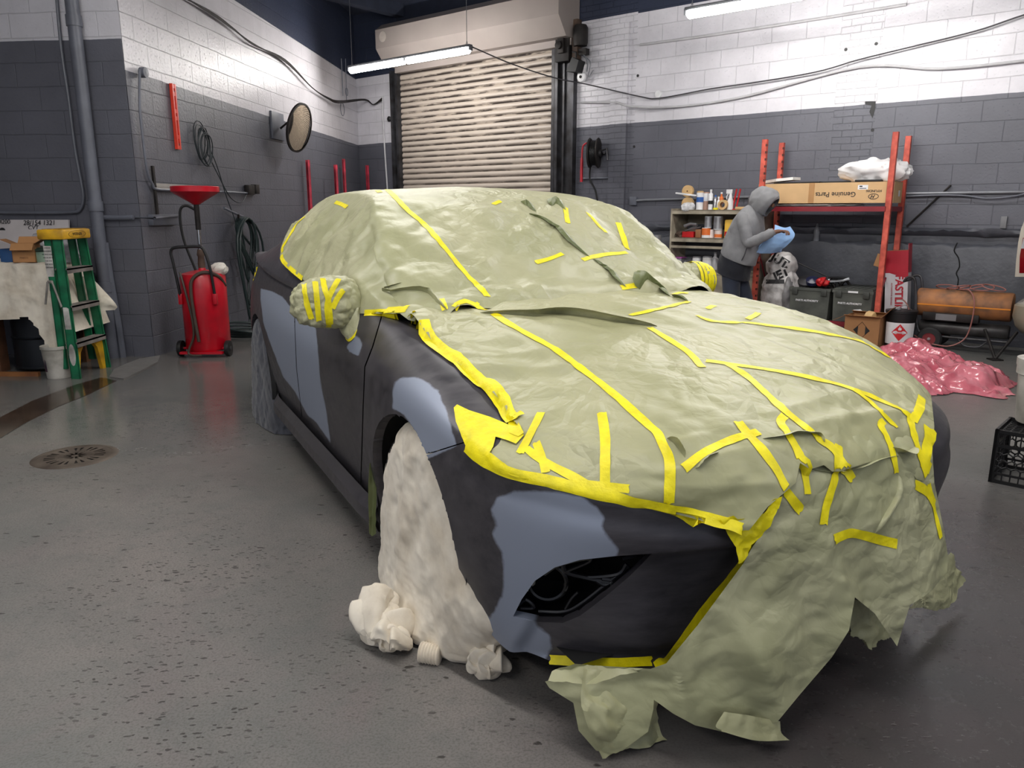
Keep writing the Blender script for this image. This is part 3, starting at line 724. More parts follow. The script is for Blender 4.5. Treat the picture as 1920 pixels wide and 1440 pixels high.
m_tape = M('yellow_tape', (240, 224, 12), .5, var=.10, vscale=26, bump=.25, bscale=60)
def disp_grid(G, fn):
    "move every grid point along its surface normal by fn(P, i, j)"
    R = len(G); K = len(G[0]); out = []
    for i in range(R):
        row = []
        for j in range(K):
            a = G[min(i+1, R-1)][j]-G[max(i-1, 0)][j]; c = G[i][min(j+1, K-1)]-G[i][max(j-1, 0)]
            n = a.cross(c)
            n = n.normalized() if n.length > 1e-12 else Vector((0, 0, 1))
            if n.dot(EYE-G[i][j]) < 0 and n.z < .2 or n.z < -.2: n = -n
            row.append(G[i][j]+n*fn(G[i][j], i, j))
        out.append(row)
    return out
def sheet(name, G, mat, parent, poly=None, smooth=38):
    bm = bmesh.new(); vs = [[bm.verts.new(p) for p in r] for r in G]
    for i in range(len(G)-1):
        for j in range(len(G[0])-1): bm.faces.new((vs[i][j], vs[i][j+1], vs[i+1][j+1], vs[i+1][j]))
    if poly:
        knife(bm, poly, True, 16)
        bmesh.ops.delete(bm, geom=[f for f in bm.faces if not in_poly(px_of(f.calc_center_median()), poly)], context='FACES')
    bm.normal_update(); bvh = BVHTree.FromBMesh(bm)
    o = bm_build(bm, name, mat, parent, smooth=smooth); bm.free()
    return o, bvh
def streak(P, d, f, seed=0.0):
    "creases running along direction d"
    q = Vector(P); a = q.dot(d); q = (q-d*a)*f+d*a*f*.16+Vector((seed, seed*.4, -seed))
    q = q+noise.noise_vector(q*.5)*.5
    return 1-abs(noise.noise(q))*2.8
# hood sheet
hcar = [(u_, v_) for u_, v_ in ((0, 0),)]
dh = (CF*.93+CR*.25+Vector((0, 0, -.28))).normalized(); dh2 = (CF*.55+CR*.8).normalized()
def hood_fn(P, i, j):
    u, v, w_ = to_car(P)
    k = sstep(.45, .95, u)
    near = sstep(-.80, -.70, v)
    a = .006*streak(P, dh, 7, 2)+.004*streak(P, dh2, 9, 8)+.002*crump(P, 9, 4)
    b = .010*crump(P, 6.0, 1)+.008*facet(P, 13, 9)+.012*streak(P, CR, 9, 3)
    far = sstep(.2, .8, v)*.006*crump(P, 8, 7)
    return .008+near*(a*(1-k)+b*k)+far*near+.009*near-.004
Hg = disp_grid(surf(hood_ctrl(), 190, 190), hood_fn)
def clear_of(G, lim=.004):
    "push sheet points that would sink into the body back out"
    ref = cw(-.3, 0, .42)
    for r in G:
        for k, P in enumerate(r):
            sg = -1 if to_car(P)[1] < 0 else 1
            q, n, _, d = SH[sg].find_nearest(P)
            if q is None or d > .25: continue
            if n.dot(q-ref) < 0: n = -n
            e = (P-q).dot(n)
            if e < lim and abs(e) > d*.5: r[k] = P+n*(lim-e)
            P = r[k]; u, v, w_ = to_car(P)
            if u > -.55 and abs(v) > .25:
                o_ = cw(min(u, .35), v*.35, .45); d_ = (P-o_); L_ = d_.length; d_.normalize()
                h = SH[sg].ray_cast(o_, d_, L_+.25)
                if h[0] is not None and h[3] > L_-lim: r[k] = o_+d_*(h[3]+lim)
    return G
Hg = clear_of(Hg)
HP = [(768,560),(1290,520),(1500,540),(1640,610),(1720,680),(1746,742),(1752,800),(1747,850),(1738,905),(1718,898),(1700,866),(1680,850),(1662,856),(1631,866),(1600,876),(1575,884),(1560,884),(1545,872),(1519,880),(1500,868),(1492,905),(1466,928),(1440,950),(1400,1000),(1375,994),(1300,972),(1200,948),(1100,930),(1040,915),(960,892),(905,866),(872,836),(900,806),(952,806),(974,800),(938,762),(912,733),(878,700),(838,672),(803,645),(784,619),(768,592)]
hs = thing('masking_paper', 'green masking paper sheet taped over the bonnet and nose of the sedan', 'paper sheet', cw(.2, 0, .9))
ho, HB = sheet('paper_sheet', Hg, m_paper, hs, HP)
# windscreen, roof and side window sheet
def cab_ctrl():
    G = secs(.012)[:11]
    return G
Cg = surf(cab_ctrl(), 170, 200)
def cab_fn(P, i, j):
    u, v, w_ = to_car(P)
    side = sstep(-.60, -.70, v)*sstep(-.8, -1.1, u)
    dn = Vector((0, 0, 1))
    scr = sstep(-1.35, -.9, u)
    wd = (CF*.6+CR*.25+Vector((0, 0, -.7))).normalized()
    a = .014*streak(P, dn, 8, 3)+.005*crump(P, 8, 1)+.008*facet(P, 7, 1)
    b = .017*streak(P, wd, 5.0, 6)+.007*crump(P, 7, 12)+.020*facet(P, 3.6, 4)+.007*facet(P, 10, 2)
    r = .003*crump(P, 3, 2)+.002*streak(P, CF, 5, 1)
    blend = .010*crump(P, 5, 20)*sstep(.25, .7, abs(v+.15))
    return .012+side*a+(1-side)*(scr*(b+blend*.7)+(1-scr)*r)
Cg = disp_grid(Cg, cab_fn)
CP = [(480,150),(560,398),(553,408),(536,440),(527,462),(525,480),(533,494),(568,524),(590,545),(640,588),(690,588),(750,588),(766,600),(790,606),(830,600),(905,590),(960,592),(1060,602),(1160,606),(1232,612),(1300,590),(1420,600),(1500,640),(1560,150)]
cs = thing('masking_paper', 'green masking paper sheet taped over the roof, windscreen and side windows', 'paper sheet', cw(-1.6, 0, 1.2))
co, CB = sheet('paper_sheet', Cg, m_paper2, cs, CP)
# hanging front skirt
SK = [[(.80,-.42,.73),(.86,-.25,.745),(.885,0,.745),(.865,.25,.745),(.80,.45,.74),(.70,.62,.72),(.64,.74,.66)],
 [(.875,-.42,.665),(.925,-.25,.69),(.945,0,.69),(.93,.25,.69),(.885,.45,.68),(.80,.64,.66),(.74,.77,.62)],
 [(.915,-.42,.55),(.955,-.25,.56),(.985,0,.56),(.975,.25,.56),(.93,.45,.55),(.855,.67,.53),(.775,.81,.48)],
 [(.89,-.52,.42),(.965,-.27,.42),(1.0,0,.42),(1.0,.25,.40),(.955,.47,.40),(.865,.69,.38),(.785,.83,.36)],
 [(.85,-.64,.26),(.985,-.33,.27),(1.025,0,.27),(1.02,.24,.27),(.98,.47,.26),(.88,.71,.25),(.795,.85,.24)],
 [(.715,-.815,.175),(.93,-.50,.15),(1.02,-.18,.14),(1.04,.2,.14),(1.0,.45,.15),(.90,.73,.13),(.82,.88,.13)],
 [(.70,-.86,.05),(.87,-.66,.02),(1.00,-.30,.015),(1.06,.1,.02),(1.02,.42,.03),(.92,.75,.02),(.84,.92,.03)]]
def sk_fn(P, i, j):
    u, v, w_ = to_car(P)
    k = sstep(.62, .30, w_)
    f1 = streak(P, (Vector((0, 0, 1))-CR*.35).normalized(), 5.0, 4)*.022*k
    return .010+f1+.010*crump(P, 4.5, 3)+.010*facet(P, 6, 3)+.004*facet(P, 15, 6)
Sg = disp_grid(surf([[cw(*p) for p in r] for r in SK], 150, 150), sk_fn)
Sg = clear_of(Sg, .010)
for r in Sg:
    for p in r: p.z = max(p.z, .004+.004*(noise.noise(p*20)+1))
SP = [(1440,800),(1466,930),(1452,960),(1425,1005),(1408,1030),(1394,1056),(1309,1171),(1249,1244),(1220,1254),(1120,1248),(1020,1240),(1005,1242),(1012,1262),(1030,1290),(1075,1318),(1085,1370),(1132,1424),(1170,1405),(1215,1372),(1225,1330),(1226,1312),(1262,1338),(1303,1360),(1380,1378),(1458,1353),(1500,1302),(1560,1232),(1592,1182),(1603,1120),(1640,1150),(1682,1212),(1695,1170),(1706,1135),(1745,1110),(1776,1072),(1778,1045),(1768,985),(1752,905),(1745,800)]
ss = thing('masking_paper', 'green masking paper sheet hanging from the front bumper down to the floor', 'paper sheet', cw(1.0, 0, 0))
so, SB = sheet('paper_sheet', Sg, m_paper2, ss, SP)
def flap_sheet(px3, parent, seed, amp=.012, mat=None):
    "px3: rows of (px, py, u) control points -> crumpled loose flap"
    G = surf([[cu(*p) for p in r] for r in px3], 26, 26)
    G = disp_grid(G, lambda P, i, j: amp*crump(P, 9, seed)+.5*amp*crump(P, 20, seed+3))
    for r in G:
        for p in r: p.z = max(p.z, .006)
    mb = MB(); mb.grid(G); return mb.build('loose_flap', mat or m_paper, parent, smooth=38)
flap_sheet([[(1592,1120,.93),(1625,1130,.93),(1665,1150,.92)], [(1590,1185,.93),(1630,1185,.94),(1672,1190,.92)], [(1605,1192,.93),(1632,1216,.94),(1650,1200,.92)]], ss, 2)
flap_sheet([[(1700,1140,.86),(1740,1100,.80),(1778,1035,.74)], [(1715,1140,.84),(1755,1110,.80),(1790,1060,.74)], [(1716,1138,.82),(1770,1140,.80),(1802,1088,.74)]], ss, 5)
flap_sheet([[(1355,1335,1.0),(1400,1340,1.02),(1460,1352,1.02)], [(1340,1360,1.01),(1400,1370,1.03),(1462,1372,1.03)], [(1350,1372,1.02),(1420,1388,1.04),(1478,1388,1.04)]], ss, 9, .008)
flap_sheet([[(1090,1255,.78),(1150,1262,.80),(1222,1270,.82)], [(1090,1330,.84),(1150,1345,.86),(1232,1345,.84)], [(1128,1420,.86),(1165,1405,.87),(1240,1395,.86)]], ss, 12, .015)

ALL = [HB, CB, SB, SH[-1], SH[1]]
def hit(x, y, L=None):
    d = ray(x, y).normalized(); best = None
    for b in (L or ALL):
        r = b.ray_cast(EYE, d)
        if r[0] is not None and (best is None or r[3] < best[3]): best = r
    return best
def press(P, n, L):
    best = None
    for b in L:
        r = b.ray_cast(P+n*.05, -n, .10)
        if r[0] is not None and (best is None or r[3] < best[3]): best = r
    return best[0] if best else P
def ribbon(path, width, parent, L=None, name='tape_strip', mat=None, off=.0022, ragged=.12, rnd=None):
    rnd = rnd or random.Random(int(path[0][0]*7+path[0][1]))
    pp = [(p.x, p.y) for p in smooth_path([(x, y, 0) for x, y in path], max(3, int(sum(sqrt((a[0]-b[0])**2+(a[1]-b[1])**2) for a, b in zip(path, path[1:]))/len(path)/5)))]
    pts = []
    for x, y in pp:
        h = hit(x, y, L)
        if h is None: continue
        n = h[1]; n = -n if n.dot(h[0]-EYE) > 0 else n
        pts.append((h[0], n))
    if len(pts) < 3: return None
    # smooth positions a little so creases do not tear the tape
    Q = [(pts[max(0, i-1)][0]+pts[i][0]*2+pts[min(len(pts)-1, i+1)][0])/4 for i in range(len(pts))]
    Nn = [(pts[max(0, i-2)][1]+pts[max(0, i-1)][1]+pts[i][1]+pts[min(len(pts)-1, i+1)][1]+pts[min(len(pts)-1, i+2)][1]).normalized() for i in range(len(pts))]
    G = []
    for i, P in enumerate(Q):
        t = (Q[min(i+1, len(Q)-1)]-Q[max(i-1, 0)])
        if t.length < 1e-6: continue
        t.normalize(); sd = t.cross(Nn[i]).normalized(); row = []
        wob = width*(1+.10*noise.noise(P*30))
        for k in (-.5, -.25, 0, .25, .5):
            e = 0
            if i in (0, len(Q)-1): e = rnd.uniform(-ragged, ragged)*width
            q = P+sd*(k*wob)+t*e
            q = press(q, Nn[i], L or ALL)
            row.append(q+Nn[i]*off)
        G.append(row)
    mb = MB(); mb.grid(G); return mb.build(name, mat or m_tape, parent, smooth=45)
def decal(poly, parent, name, mat, L=None, step=6, off=.0025, amp=0.0, ufn=None):
    xs = [p[0] for p in poly]; ys = [p[1] for p in poly]
    bm = bmesh.new(); nx = int((max(xs)-min(xs))/step)+2; ny = int((max(ys)-min(ys))/step)+2
    V = [[bm.verts.new((min(xs)-1+i*step, min(ys)-1+j*step, 0)) for i in range(nx+1)] for j in range(ny+1)]
    for j in range(ny):
        for i in range(nx): bm.faces.new((V[j][i], V[j][i+1], V[j+1][i+1], V[j+1][i]))
    for k in range(len(poly)):
        a = Vector((*poly[k-1], 0)); b = Vector((*poly[k], 0)); no = Vector(((b-a).y, -(b-a).x, 0))
        if no.length < 1e-6: continue
        bmesh.ops.bisect_plane(bm, geom=bm.verts[:]+bm.edges[:]+bm.faces[:], plane_co=a, plane_no=no.normalized(), dist=1e-4)
    bmesh.ops.delete(bm, geom=[f for f in bm.faces if not in_poly(f.calc_center_median().xy, poly)], context='FACES')
    bad = []
    for v in bm.verts:
        if ufn:
            P = cu(v.co.x, v.co.y, ufn(v.co.x, v.co.y)); v.co = P+CF*(.008*facet(P, 22, 2)+.004*crump(P, 25, 3)); continue
        h = hit(v.co.x, v.co.y, L)
        if h is None: bad.append(v); continue
        n = h[1]; n = -n if n.dot(h[0]-EYE) > 0 else n
        v.co = h[0]+n*(off+(amp*abs(crump(h[0], 14, 3)) if amp else 0))
    bmesh.ops.delete(bm, geom=bad, context='VERTS')
    o = bm_build(bm, name, mat, parent, smooth=45); bm.free(); return o
HOOD_T = [([(772,590),(787,617),(806,642),(840,668),(880,697),(915,730),(942,765),(960,785),(972,799)], .040),
 ([(925,588),(950,605),(985,625),(1040,655),(1090,692),(1150,738),(1180,765),(1218,800),(1232,812),(1243,835),(1256,870),(1254,946)], .026),
 ([(876,838),(905,862),(960,888),(1040,905),(1100,922),(1180,938),(1260,956),(1340,978),(1390,992)], .030),
 ([(1128,773),(1134,815),(1135,850),(1134,930)], .026), ([(974,852),(992,820),(1016,772)], .024),
 ([(985,840),(1020,866),(1070,892),(1110,914),(1145,930)], .024), ([(1005,828),(1016,858),(1024,888)], .022), ([(1080,905),(1130,912),(1182,917)], .022),
 ([(1280,880),(1320,850),(1370,826),(1424,810)], .025), ([(1382,790),(1402,815),(1432,848),(1456,882),(1480,930),(1502,958)], .026),
 ([(1472,779),(1463,792),(1476,812),(1492,840),(1505,872),(1514,928)], .024), ([(1366,684),(1400,706),(1440,742),(1480,778),(1520,810),(1560,840),(1580,870),(1598,900)], .027),
 ([(1572,834),(1570,870),(1558,920),(1547,955),(1543,984)], .025),
 ([(1322,677),(1400,688),(1480,700),(1555,717),(1600,731),(1650,751),(1690,769),(1706,782)], .025), ([(1598,730),(1632,754),(1656,778),(1683,804)], .020),
 ([(1657,789),(1650,799),(1664,825),(1673,850),(1680,890)], .022), ([(1729,742),(1724,765),(1710,792)], .028), ([(1703,778),(1709,800),(1720,840),(1736,895)], .026),
 ([(1744,800),(1740,845),(1733,885)], .045),
 ([(1305,592),(1340,603),(1400,606),(1500,618),(1600,637),(1640,655),(1668,670)], .024), ([(1180,592),(1231,581),(1294,565)], .022),
 ([(1216,614),(1262,642),(1294,664),(1317,691)], .025), ([(1325,580),(1341,573)], .022), ([(1400,601),(1424,586)], .024), ([(1604,634),(1622,644)], .034)]
for k, (p_, w_) in enumerate(HOOD_T): ribbon(p_, w_, hs, off=.007 if k in (0, 2) else .0025)
CAB_T = [([(682,587),(720,585),(764,581)], .024), ([(722,583),(743,580),(764,578)], .036),
 ([(722,352),(735,364),(765,395),(800,425),(830,460),(870,510),(893,533),(905,545),(914,557)], .026), ([(689,352),(703,355),(714,362)], .026), ([(628,379),(640,383),(652,389)], .022),
 ([(574,405),(556,420),(541,447),(529,466),(529,486),(545,505),(570,524)], .022), ([(1002,493),(1030,486),(1057,475)], .024), ([(1090,488),(1130,478),(1178,474)], .024),
 ([(1158,415),(1168,445),(1177,470)], .028), ([(1060,388),(1062,405),(1065,420)], .026), ([(1100,397),(1120,420),(1138,438)], .024), ([(1163,540),(1180,537),(1201,534)], .028),
 ([(1260,554),(1275,549),(1291,551)], .022), ([(924,384),(932,380),(940,377)], .022), ([(827,560),(831,570),(835,582)], .024), ([(850,580),(880,577),(915,582)], .024), ([(900,581),(890,574),(898,568)], .016)]
for p_, w_ in CAB_T: ribbon(p_, w_, cs)
SK_T = [([(1562,1013),(1590,1000),(1618,1003),(1650,1012),(1682,1020)], .026), ([(1030,1237),(1100,1240),(1160,1241),(1222,1238)], .026),
 ([(1418,1008),(1385,1048),(1330,1122),(1280,1190),(1240,1236),(1206,1275),(1197,1296)], .044), ([(1712,907),(1738,922),(1752,948)], .028), ([(1740,905),(1752,960),(1764,1010)], .016), ([(1778,1000),(1781,1025),(1777,1052)], .03)]
for k, (p_, w_) in enumerate(SK_T): ribbon(p_, w_, ss, [SH[-1]] if k in (1, 2) else None, off=.022 if k == 2 else .004 if k == 1 else .0022)
# broad yellow tape patches
LAMP = [(852,767),(858,761),(880,772),(920,785),(955,800),(975,805),(984,818),(968,835),(950,828),(930,822),(926,840),(920,850),(960,880),(1010,893),(1060,905),(1100,912),(1100,932),(1040,918),(965,893),(905,866),(880,846),(868,820),(856,792)]
decal(LAMP, car, 'headlamp_tape', m_tape, off=.006)
FANG = [(1345,968),(1362,970),(1372,965),(1380,972),(1398,970),(1412,968),(1430,962),(1440,950),(1448,936),(1465,930),(1458,952),(1446,968),(1440,985),(1428,1005),(1405,1020),(1400,1040),(1380,1055),(1378,1025),(1362,1000)]
decal(FANG, ss, 'tape_patch', m_tape, step=4, ufn=lambda x, y: .934+(x-1345)/120*.034)
decal([(952,790),(975,797),(985,815),(974,822),(955,815)], hs, 'tape_patch', m_tape, off=.007, amp=.004)
RL = [(484,500),(481,512),(476,526),(470,531),(471,518),(476,504)]
decal(RL, car, 'rear_lamp_tape', m_tape, step=3)
# standing lips and open seams of the paper
def lip(path, h, lean, parent, L=None, mat=None, curl=0.0):
    pp = smooth_path([(x, y, 0) for x, y in path], 6); G = []; n_ = len(pp)
    for i, p in enumerate(pp):
        r = hit(p.x, p.y, L)
        if r is None: continue
        n = r[1]; n = -n if n.dot(r[0]-EYE) > 0 else n
        k = sin(pi*i/(n_-1))**.6*h+.001
        ln_ = Vector(lean)
        G.append([r[0]-n*.002, r[0]+n*k*.5+ln_*k*.25, r[0]+n*k*.9+ln_*k*.8, r[0]+n*k*(.9-curl)+ln_*k*1.5])
    if len(G) > 2:
        mb = MB(); mb.grid(G); mb.build('loose_flap', mat or m_paper2, parent, smooth=50)
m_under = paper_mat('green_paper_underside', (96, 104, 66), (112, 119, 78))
lb = (-CF*.6-CR*.5).normalized()
lip([(988,386),(996,384),(1006,397)], .035, lb, cs, mat=m_under, curl=.3); lip([(992,401),(1030,418),(1062,440),(1085,465),(1108,484)], .035, lb, cs, mat=m_under)
lip([(1112,486),(1140,505),(1160,520),(1176,540)], .030, lb, cs, mat=m_under); lip([(1036,386),(1050,380),(1062,396)], .04, lb, cs, mat=m_under, curl=.3)
lip([(715,600),(745,562),(752,530),(716,545)][2:]+[(790,545),(820,568),(838,582)], .02, (CF*.4+CR*.4), cs)
lip([(1200,543),(1216,524),(1240,540),(1258,556)], .05, lb, hs, mat=m_under); lip([(1262,556),(1285,562),(1292,566)], .02, lb, hs, mat=m_under)
lip([(900,586),(980,590),(1060,588),(1140,600),(1232,612)], .030, CF*.9, cs)
lip([(1303,878),(1320,860),(1347,848)], .012, CF*.6, hs); lip([(1430,822),(1465,818),(1490,812),(1530,815),(1545,830)], .012, CF*.7, hs); lip([(1250,822),(1262,830),(1284,858)], .018, CF*.7, hs)
lip([(1519,880),(1560,885),(1610,875),(1650,860),(1684,854)], .006, CF*.5, hs); lip([(1672,838),(1690,850),(1714,838)], .018, CF*.9, hs)
lip([(1684,890),(1680,925),(1655,970),(1640,1000)], .012, CR*.8, ss)
# ------------------------------------------------------------------ wrapped door mirrors
def mirror_wrap(sgn, label):
    c = cw(-.74, sgn*.865, 1.02)
    if sgn < 0: c = cu(612, 567, -.74)
    t = thing('wrapped_door_mirror', label, 'wing mirror', c)
    G = []
    NU, NV = 110, 70
    for i in range(NV+1):
        ph = -pi/2+pi*i/NV; row = []
        for j in range(NU):
            th = 2*pi*j/NU
            cx, sy = cos(th), sin(th); e = .72
            x = (abs(cx)**e)*(1 if cx > 0 else -1)*cos(ph)**e; y = (abs(sy)**e)*(1 if sy > 0 else -1)*cos(ph)**e; z = (abs(sin(ph))**.8)*(1 if ph > 0 else -1)
            P = c+(CR*(sgn*x*.132)+CF*(y*.085)+Vector((0, 0, z*.098*(1-.12*x))))*(1 if sgn < 0 else .86)
            row.append(P+(P-c).normalized()*(.006*crump(P, 12, 3+sgn)+.011*facet(P, 17, 2)+.005*facet(P, 38, 1)-.004))
        G.append(row)
    mb = MB(); mb.grid(G, closed=True); b = BVHTree.FromPolygons(mb.v, mb.f)
    mb.build('paper_wrap', m_paper2, t, smooth=40)
    inb = c-CR*(sgn*.085)+Vector((0, 0, -.04)); ft = cw(-.70, sgn*.845, .925) if sgn > 0 else cu(663, 621, -.66)
    st = []
    for i in range(13):
        f = i/12; P = inb.lerp(ft, f); r_ = .078-.034*f
        st.append([P+(CF*cos(a)+Vector((0, 0, 1))*sin(a)*.8+CR*sin(a)*.5)*(r_*(1+.10*crump(P+Vector((a, 0, 0)), 9, 2))) for a in [2*pi*k/18 for k in range(18)]])
    m2 = MB(); m2.grid(st, closed=True); m2.build('stalk_wrap', m_paper2, t, smooth=40)
    m3 = MB(); m3.grid([[p+(p-inb.lerp(ft, i/12))*.06 for p in st[i]] for i in (10, 11, 12)], closed=True); m3.build('stalk_tape', m_tape, t)
    return t, c, b
mt, mc, mbv = mirror_wrap(-1, 'door mirror wrapped in crumpled green paper and yellow tape, on the primer patched side')
for p_ in ([(570,520),(572,545),(576,570),(585,600)], [(590,518),(594,560),(598,604)], [(604,516),(608,540),(615,560),(620,610)], [(636,522),(622,545),(613,570),(616,615)], [(645,542),(632,560),(622,580)]):
    ribbon(p_, .021, mt, [mbv], off=.003)
mt2, mc2, mbv2 = mirror_wrap(1, 'taped door mirror on the far side, peeking over the bonnet')
for k in range(5):
    G = []
    for i in range(17):
        th = -pi*.9+pi*1.8*i/16
        x = -.01+k*.024; ce = sqrt(max(0.05, 1-(x/.135)**2))
        G.append([mc2+CR*(x+dx)+CF*(sin(th)*.088*ce)+Vector((0, 0, cos(th)*.098*ce)) for dx in (-.009, .009)])
    q = MB(); q.grid(G); q.build('tape_strip', m_tape, mt2)
# ------------------------------------------------------------------ cloths over the wheels
def cloth_mat(name, a, c, bump=.6):
    m, nt, b = newmat(name); tc = nd(nt, 'ShaderNodeTexCoord')
    n0 = nd(nt, 'ShaderNodeTexNoise', i_Scale=5., i_Detail=8., i_Roughness=.65); nt.links.new(tc.outputs['Object'], n0.inputs['Vector'])
    r0 = nd(nt, 'ShaderNodeMapRange', i_1=.40, i_2=.68); nt.links.new(n0.outputs['Fac'], r0.inputs[0])
    mx = nd(nt, 'ShaderNodeMix', data_type='RGBA'); mx.inputs[6].default_value = rgb(*a); mx.inputs[7].default_value = rgb(*c); nt.links.new(r0.outputs[0], mx.inputs[0]); nt.links.new(mx.outputs[2], b.inputs['Base Color'])
    b.inputs['Roughness'].default_value = .9; b.inputs['Sheen Weight'].default_value = .2
    dn = nd(nt, 'ShaderNodeTexNoise', i_Scale=7.0, i_Detail=2.0); nt.links.new(tc.outputs['Object'], dn.inputs['Vector'])
    sc = nd(nt, 'ShaderNodeVectorMath', operation='SCALE'); sc.inputs[3].default_value = .15; nt.links.new(dn.outputs['Color'], sc.inputs[0])
    ad = nd(nt, 'ShaderNodeVectorMath', operation='ADD'); nt.links.new(tc.outputs['Object'], ad.inputs[0]); nt.links.new(sc.outputs[0], ad.inputs[1])
    v = nd(nt, 'ShaderNodeTexNoise', noise_type='RIDGED_MULTIFRACTAL', i_Scale=7., i_Detail=6.); nt.links.new(ad.outputs[0], v.inputs['Vector'])
    bp = nd(nt, 'ShaderNodeBump', i_Strength=bump, i_Distance=.022); nt.links.new(v.outputs['Fac'], bp.inputs['Height']); nt.links.new(bp.outputs[0], b.inputs['Normal'])
    return m
m_cloth = cloth_mat('cream_cotton_sheet', (236, 227, 210), (206, 193, 172), 1.0); m_gcloth = cloth_mat('dark_grey_cloth', (74, 76, 84), (52, 53, 60))
def wheel_cloth(uc, vc, prof, name, label, mat, seed, deep=.15, amp=.014):
    "prof: list of (height, rear half width, front half width, outward depth)"
    N, Mz = 190, 150; G = []
    for i in range(Mz+1):
        q = cat_rom([Vector(p[:3]+(0,)).to_3d() if False else Vector((p[0], p[1], p[2])) for p in prof], i*(len(prof)-1)/Mz)
        dq = cat_rom([Vector((p[3], 0, 0)) for p in prof], i*(len(prof)-1)/Mz).x
        row = []
        for j in range(N):
            a = 2*pi*j/N; cx, sy = cos(a), sin(a)
            hw = q.z if cx > 0 else q.y
            x = (abs(cx)**.8)*(1 if cx > 0 else -1)*hw; y = (abs(sy)**.75)*(1 if sy > 0 else -1)*(deep if sy > 0 else dq)
            hfrac = 1-q.x/prof[0][0]
            fold = amp*(.4+.9*hfrac)*streak(Vector((x*1.0, y, q.x)), Vector((.08, .03, 1)).normalized(), 7, seed)+.005*streak((x, y, q.x), Vector((-.45, 0, 1)).normalized(), 24, seed+4)+.005*streak((x, y, q.x), Vector((.7, 0, 1)).normalized(), 17, seed+7)+.0035*crump((x, y, q.x), 20, seed)
            r_ = sqrt(x*x+y*y)+1e-6
            P = cw(uc+x*(1+fold/r_), vc+y*(1+fold/r_), max(.004, q.x))
            row.append(P)
        G.append(row)
    mb = MB(); mb.grid(G, closed=True); mb.poly(G[0])
    o = mb.build(name, mat, None, smooth=60); return o
wc = wheel_cloth(0.0, -.775, [(.70,.04,.06,.05),(.685,.09,.17,.10),(.62,.20,.32,.13),(.50,.325,.42,.14),(.36,.40,.48,.145),(.24,.42,.51,.15),(.15,.42,.44,.155),(.08,.42,.38,.165),(.03,.41,.34,.17),(.0,.38,.30,.16)], 'wheel_cloth', '', m_cloth, 3)
tag(wc, 'crumpled cream bed sheet draped over the front wheel down to the floor', 'cloth')
def heap(c, rx, ry, rz, seed, mb, amp=.3, f=14):
    G = []
    for i in range(47):
        ph = -pi/2+pi*i/46
        G.append([Vector(c)+Vector((rx*cos(ph)*cos(a), ry*cos(ph)*sin(a), rz*sin(ph)))*(1+amp*.9*streak((cos(ph)*cos(a)*rx, cos(ph)*sin(a)*ry, sin(ph)*rz), Vector((.6, .3, .7)).normalized(), f*1.3, seed)+amp*.4*crump((cos(ph)*cos(a)*rx, cos(ph)*sin(a)*ry, sin(ph)*rz), f*1.3, seed)) for a in [2*pi*k/70 for k in range(70)]])
    for r in G:
        for p in r: p.z = max(p.z, .004)
    mb.grid(G, closed=True)
def folds(mb, cs_, rnd, n_, rr):
    "bunched fabric: overlapping soft folds"
    for k in range(n_):
        a, b_ = rnd.sample(cs_, 2); m_ = (a+b_)/2+Vector((rnd.uniform(-.04, .04), rnd.uniform(-.04, .04), rnd.uniform(.0, .05)))
        a = a+Vector((rnd.uniform(-.03, .03), rnd.uniform(-.03, .03), 0)); b_ = b_+Vector((rnd.uniform(-.03, .03), rnd.uniform(-.03, .03), 0))
        path = smooth_path([a, m_, b_], 9); R_ = rnd.uniform(*rr); N = 22; G = []
        dx = (b_-a).normalized(); sx_ = dx.cross(Vector((0, 0, 1))).normalized()
        for i, p in enumerate(path):
            f = i/(len(path)-1); r_ = R_*(.35+.65*sin(pi*f)**.6)
            G.append([p+(sx_*cos(t)*1.25+Vector((0, 0, 1))*sin(t))*(r_*(1+.22*streak(p+Vector((cos(t)*r_*2, sin(t)*r_*2, k)), dx, 20, k))) for t in [2*pi*q/N for q in range(N)]])
        for r in G:
            for p in r: p.z = max(p.z, .004)
        mb.grid(G, closed=True); mb.poly(G[0]); mb.poly(G[-1])
hp = MB(); rf = random.Random(6)
cs1 = [atz(x, y, z) for x, y, z in ((690, 1160, .05), (700, 1200, .035), (735, 1212, .03), (715, 1140, .11), (742, 1185, .06), (755, 1215, .03), (728, 1120, .13), (700, 1185, .06))]
folds(hp, cs1, rf, 15, (.022, .042))
heap(atz(722, 1178, .035), .075, .06, .07, 4, hp, .12, 9)
cA = atz(788, 1222, .03); cB = atz(826, 1228, .028)
hp.tube([cA.lerp(cB, i/14) for i in range(15)], [.030+.003*(i % 2) for i in range(15)], 22)
hpo = hp.build('bunched_cloth', m_cloth, None, smooth=60); tag(hpo, 'bunched end of the cream bed sheet piled beside the front wheel', 'cloth')
h2 = MB(); cs2 = [atz(x, y, z) for x, y, z in ((905, 1215, .07), (930, 1232, .05), (900, 1258, .03), (920, 1262, .03), (938, 1245, .04))]
folds(h2, cs2, rf, 7, (.024, .036)); heap(atz(915, 1245, .035), .045, .045, .055, 2, h2, .1)
o = h2.build('bunched_cloth', m_cloth, None, smooth=60); tag(o, 'small cream cloth bundle on the floor under the bumper corner', 'cloth')
wr = wheel_cloth(-2.86, -.80, [(.685,.03,.03,.05),(.66,.14,.12,.09),(.55,.27,.26,.115),(.36,.36,.345,.125),(.20,.37,.36,.13),(.08,.37,.38,.14),(.0,.35,.40,.14)], 'wheel_cloth', '', m_gcloth, 9, amp=.010)
tag(wr, 'dark grey cloth hanging over the rear wheel of the sedan', 'cloth')
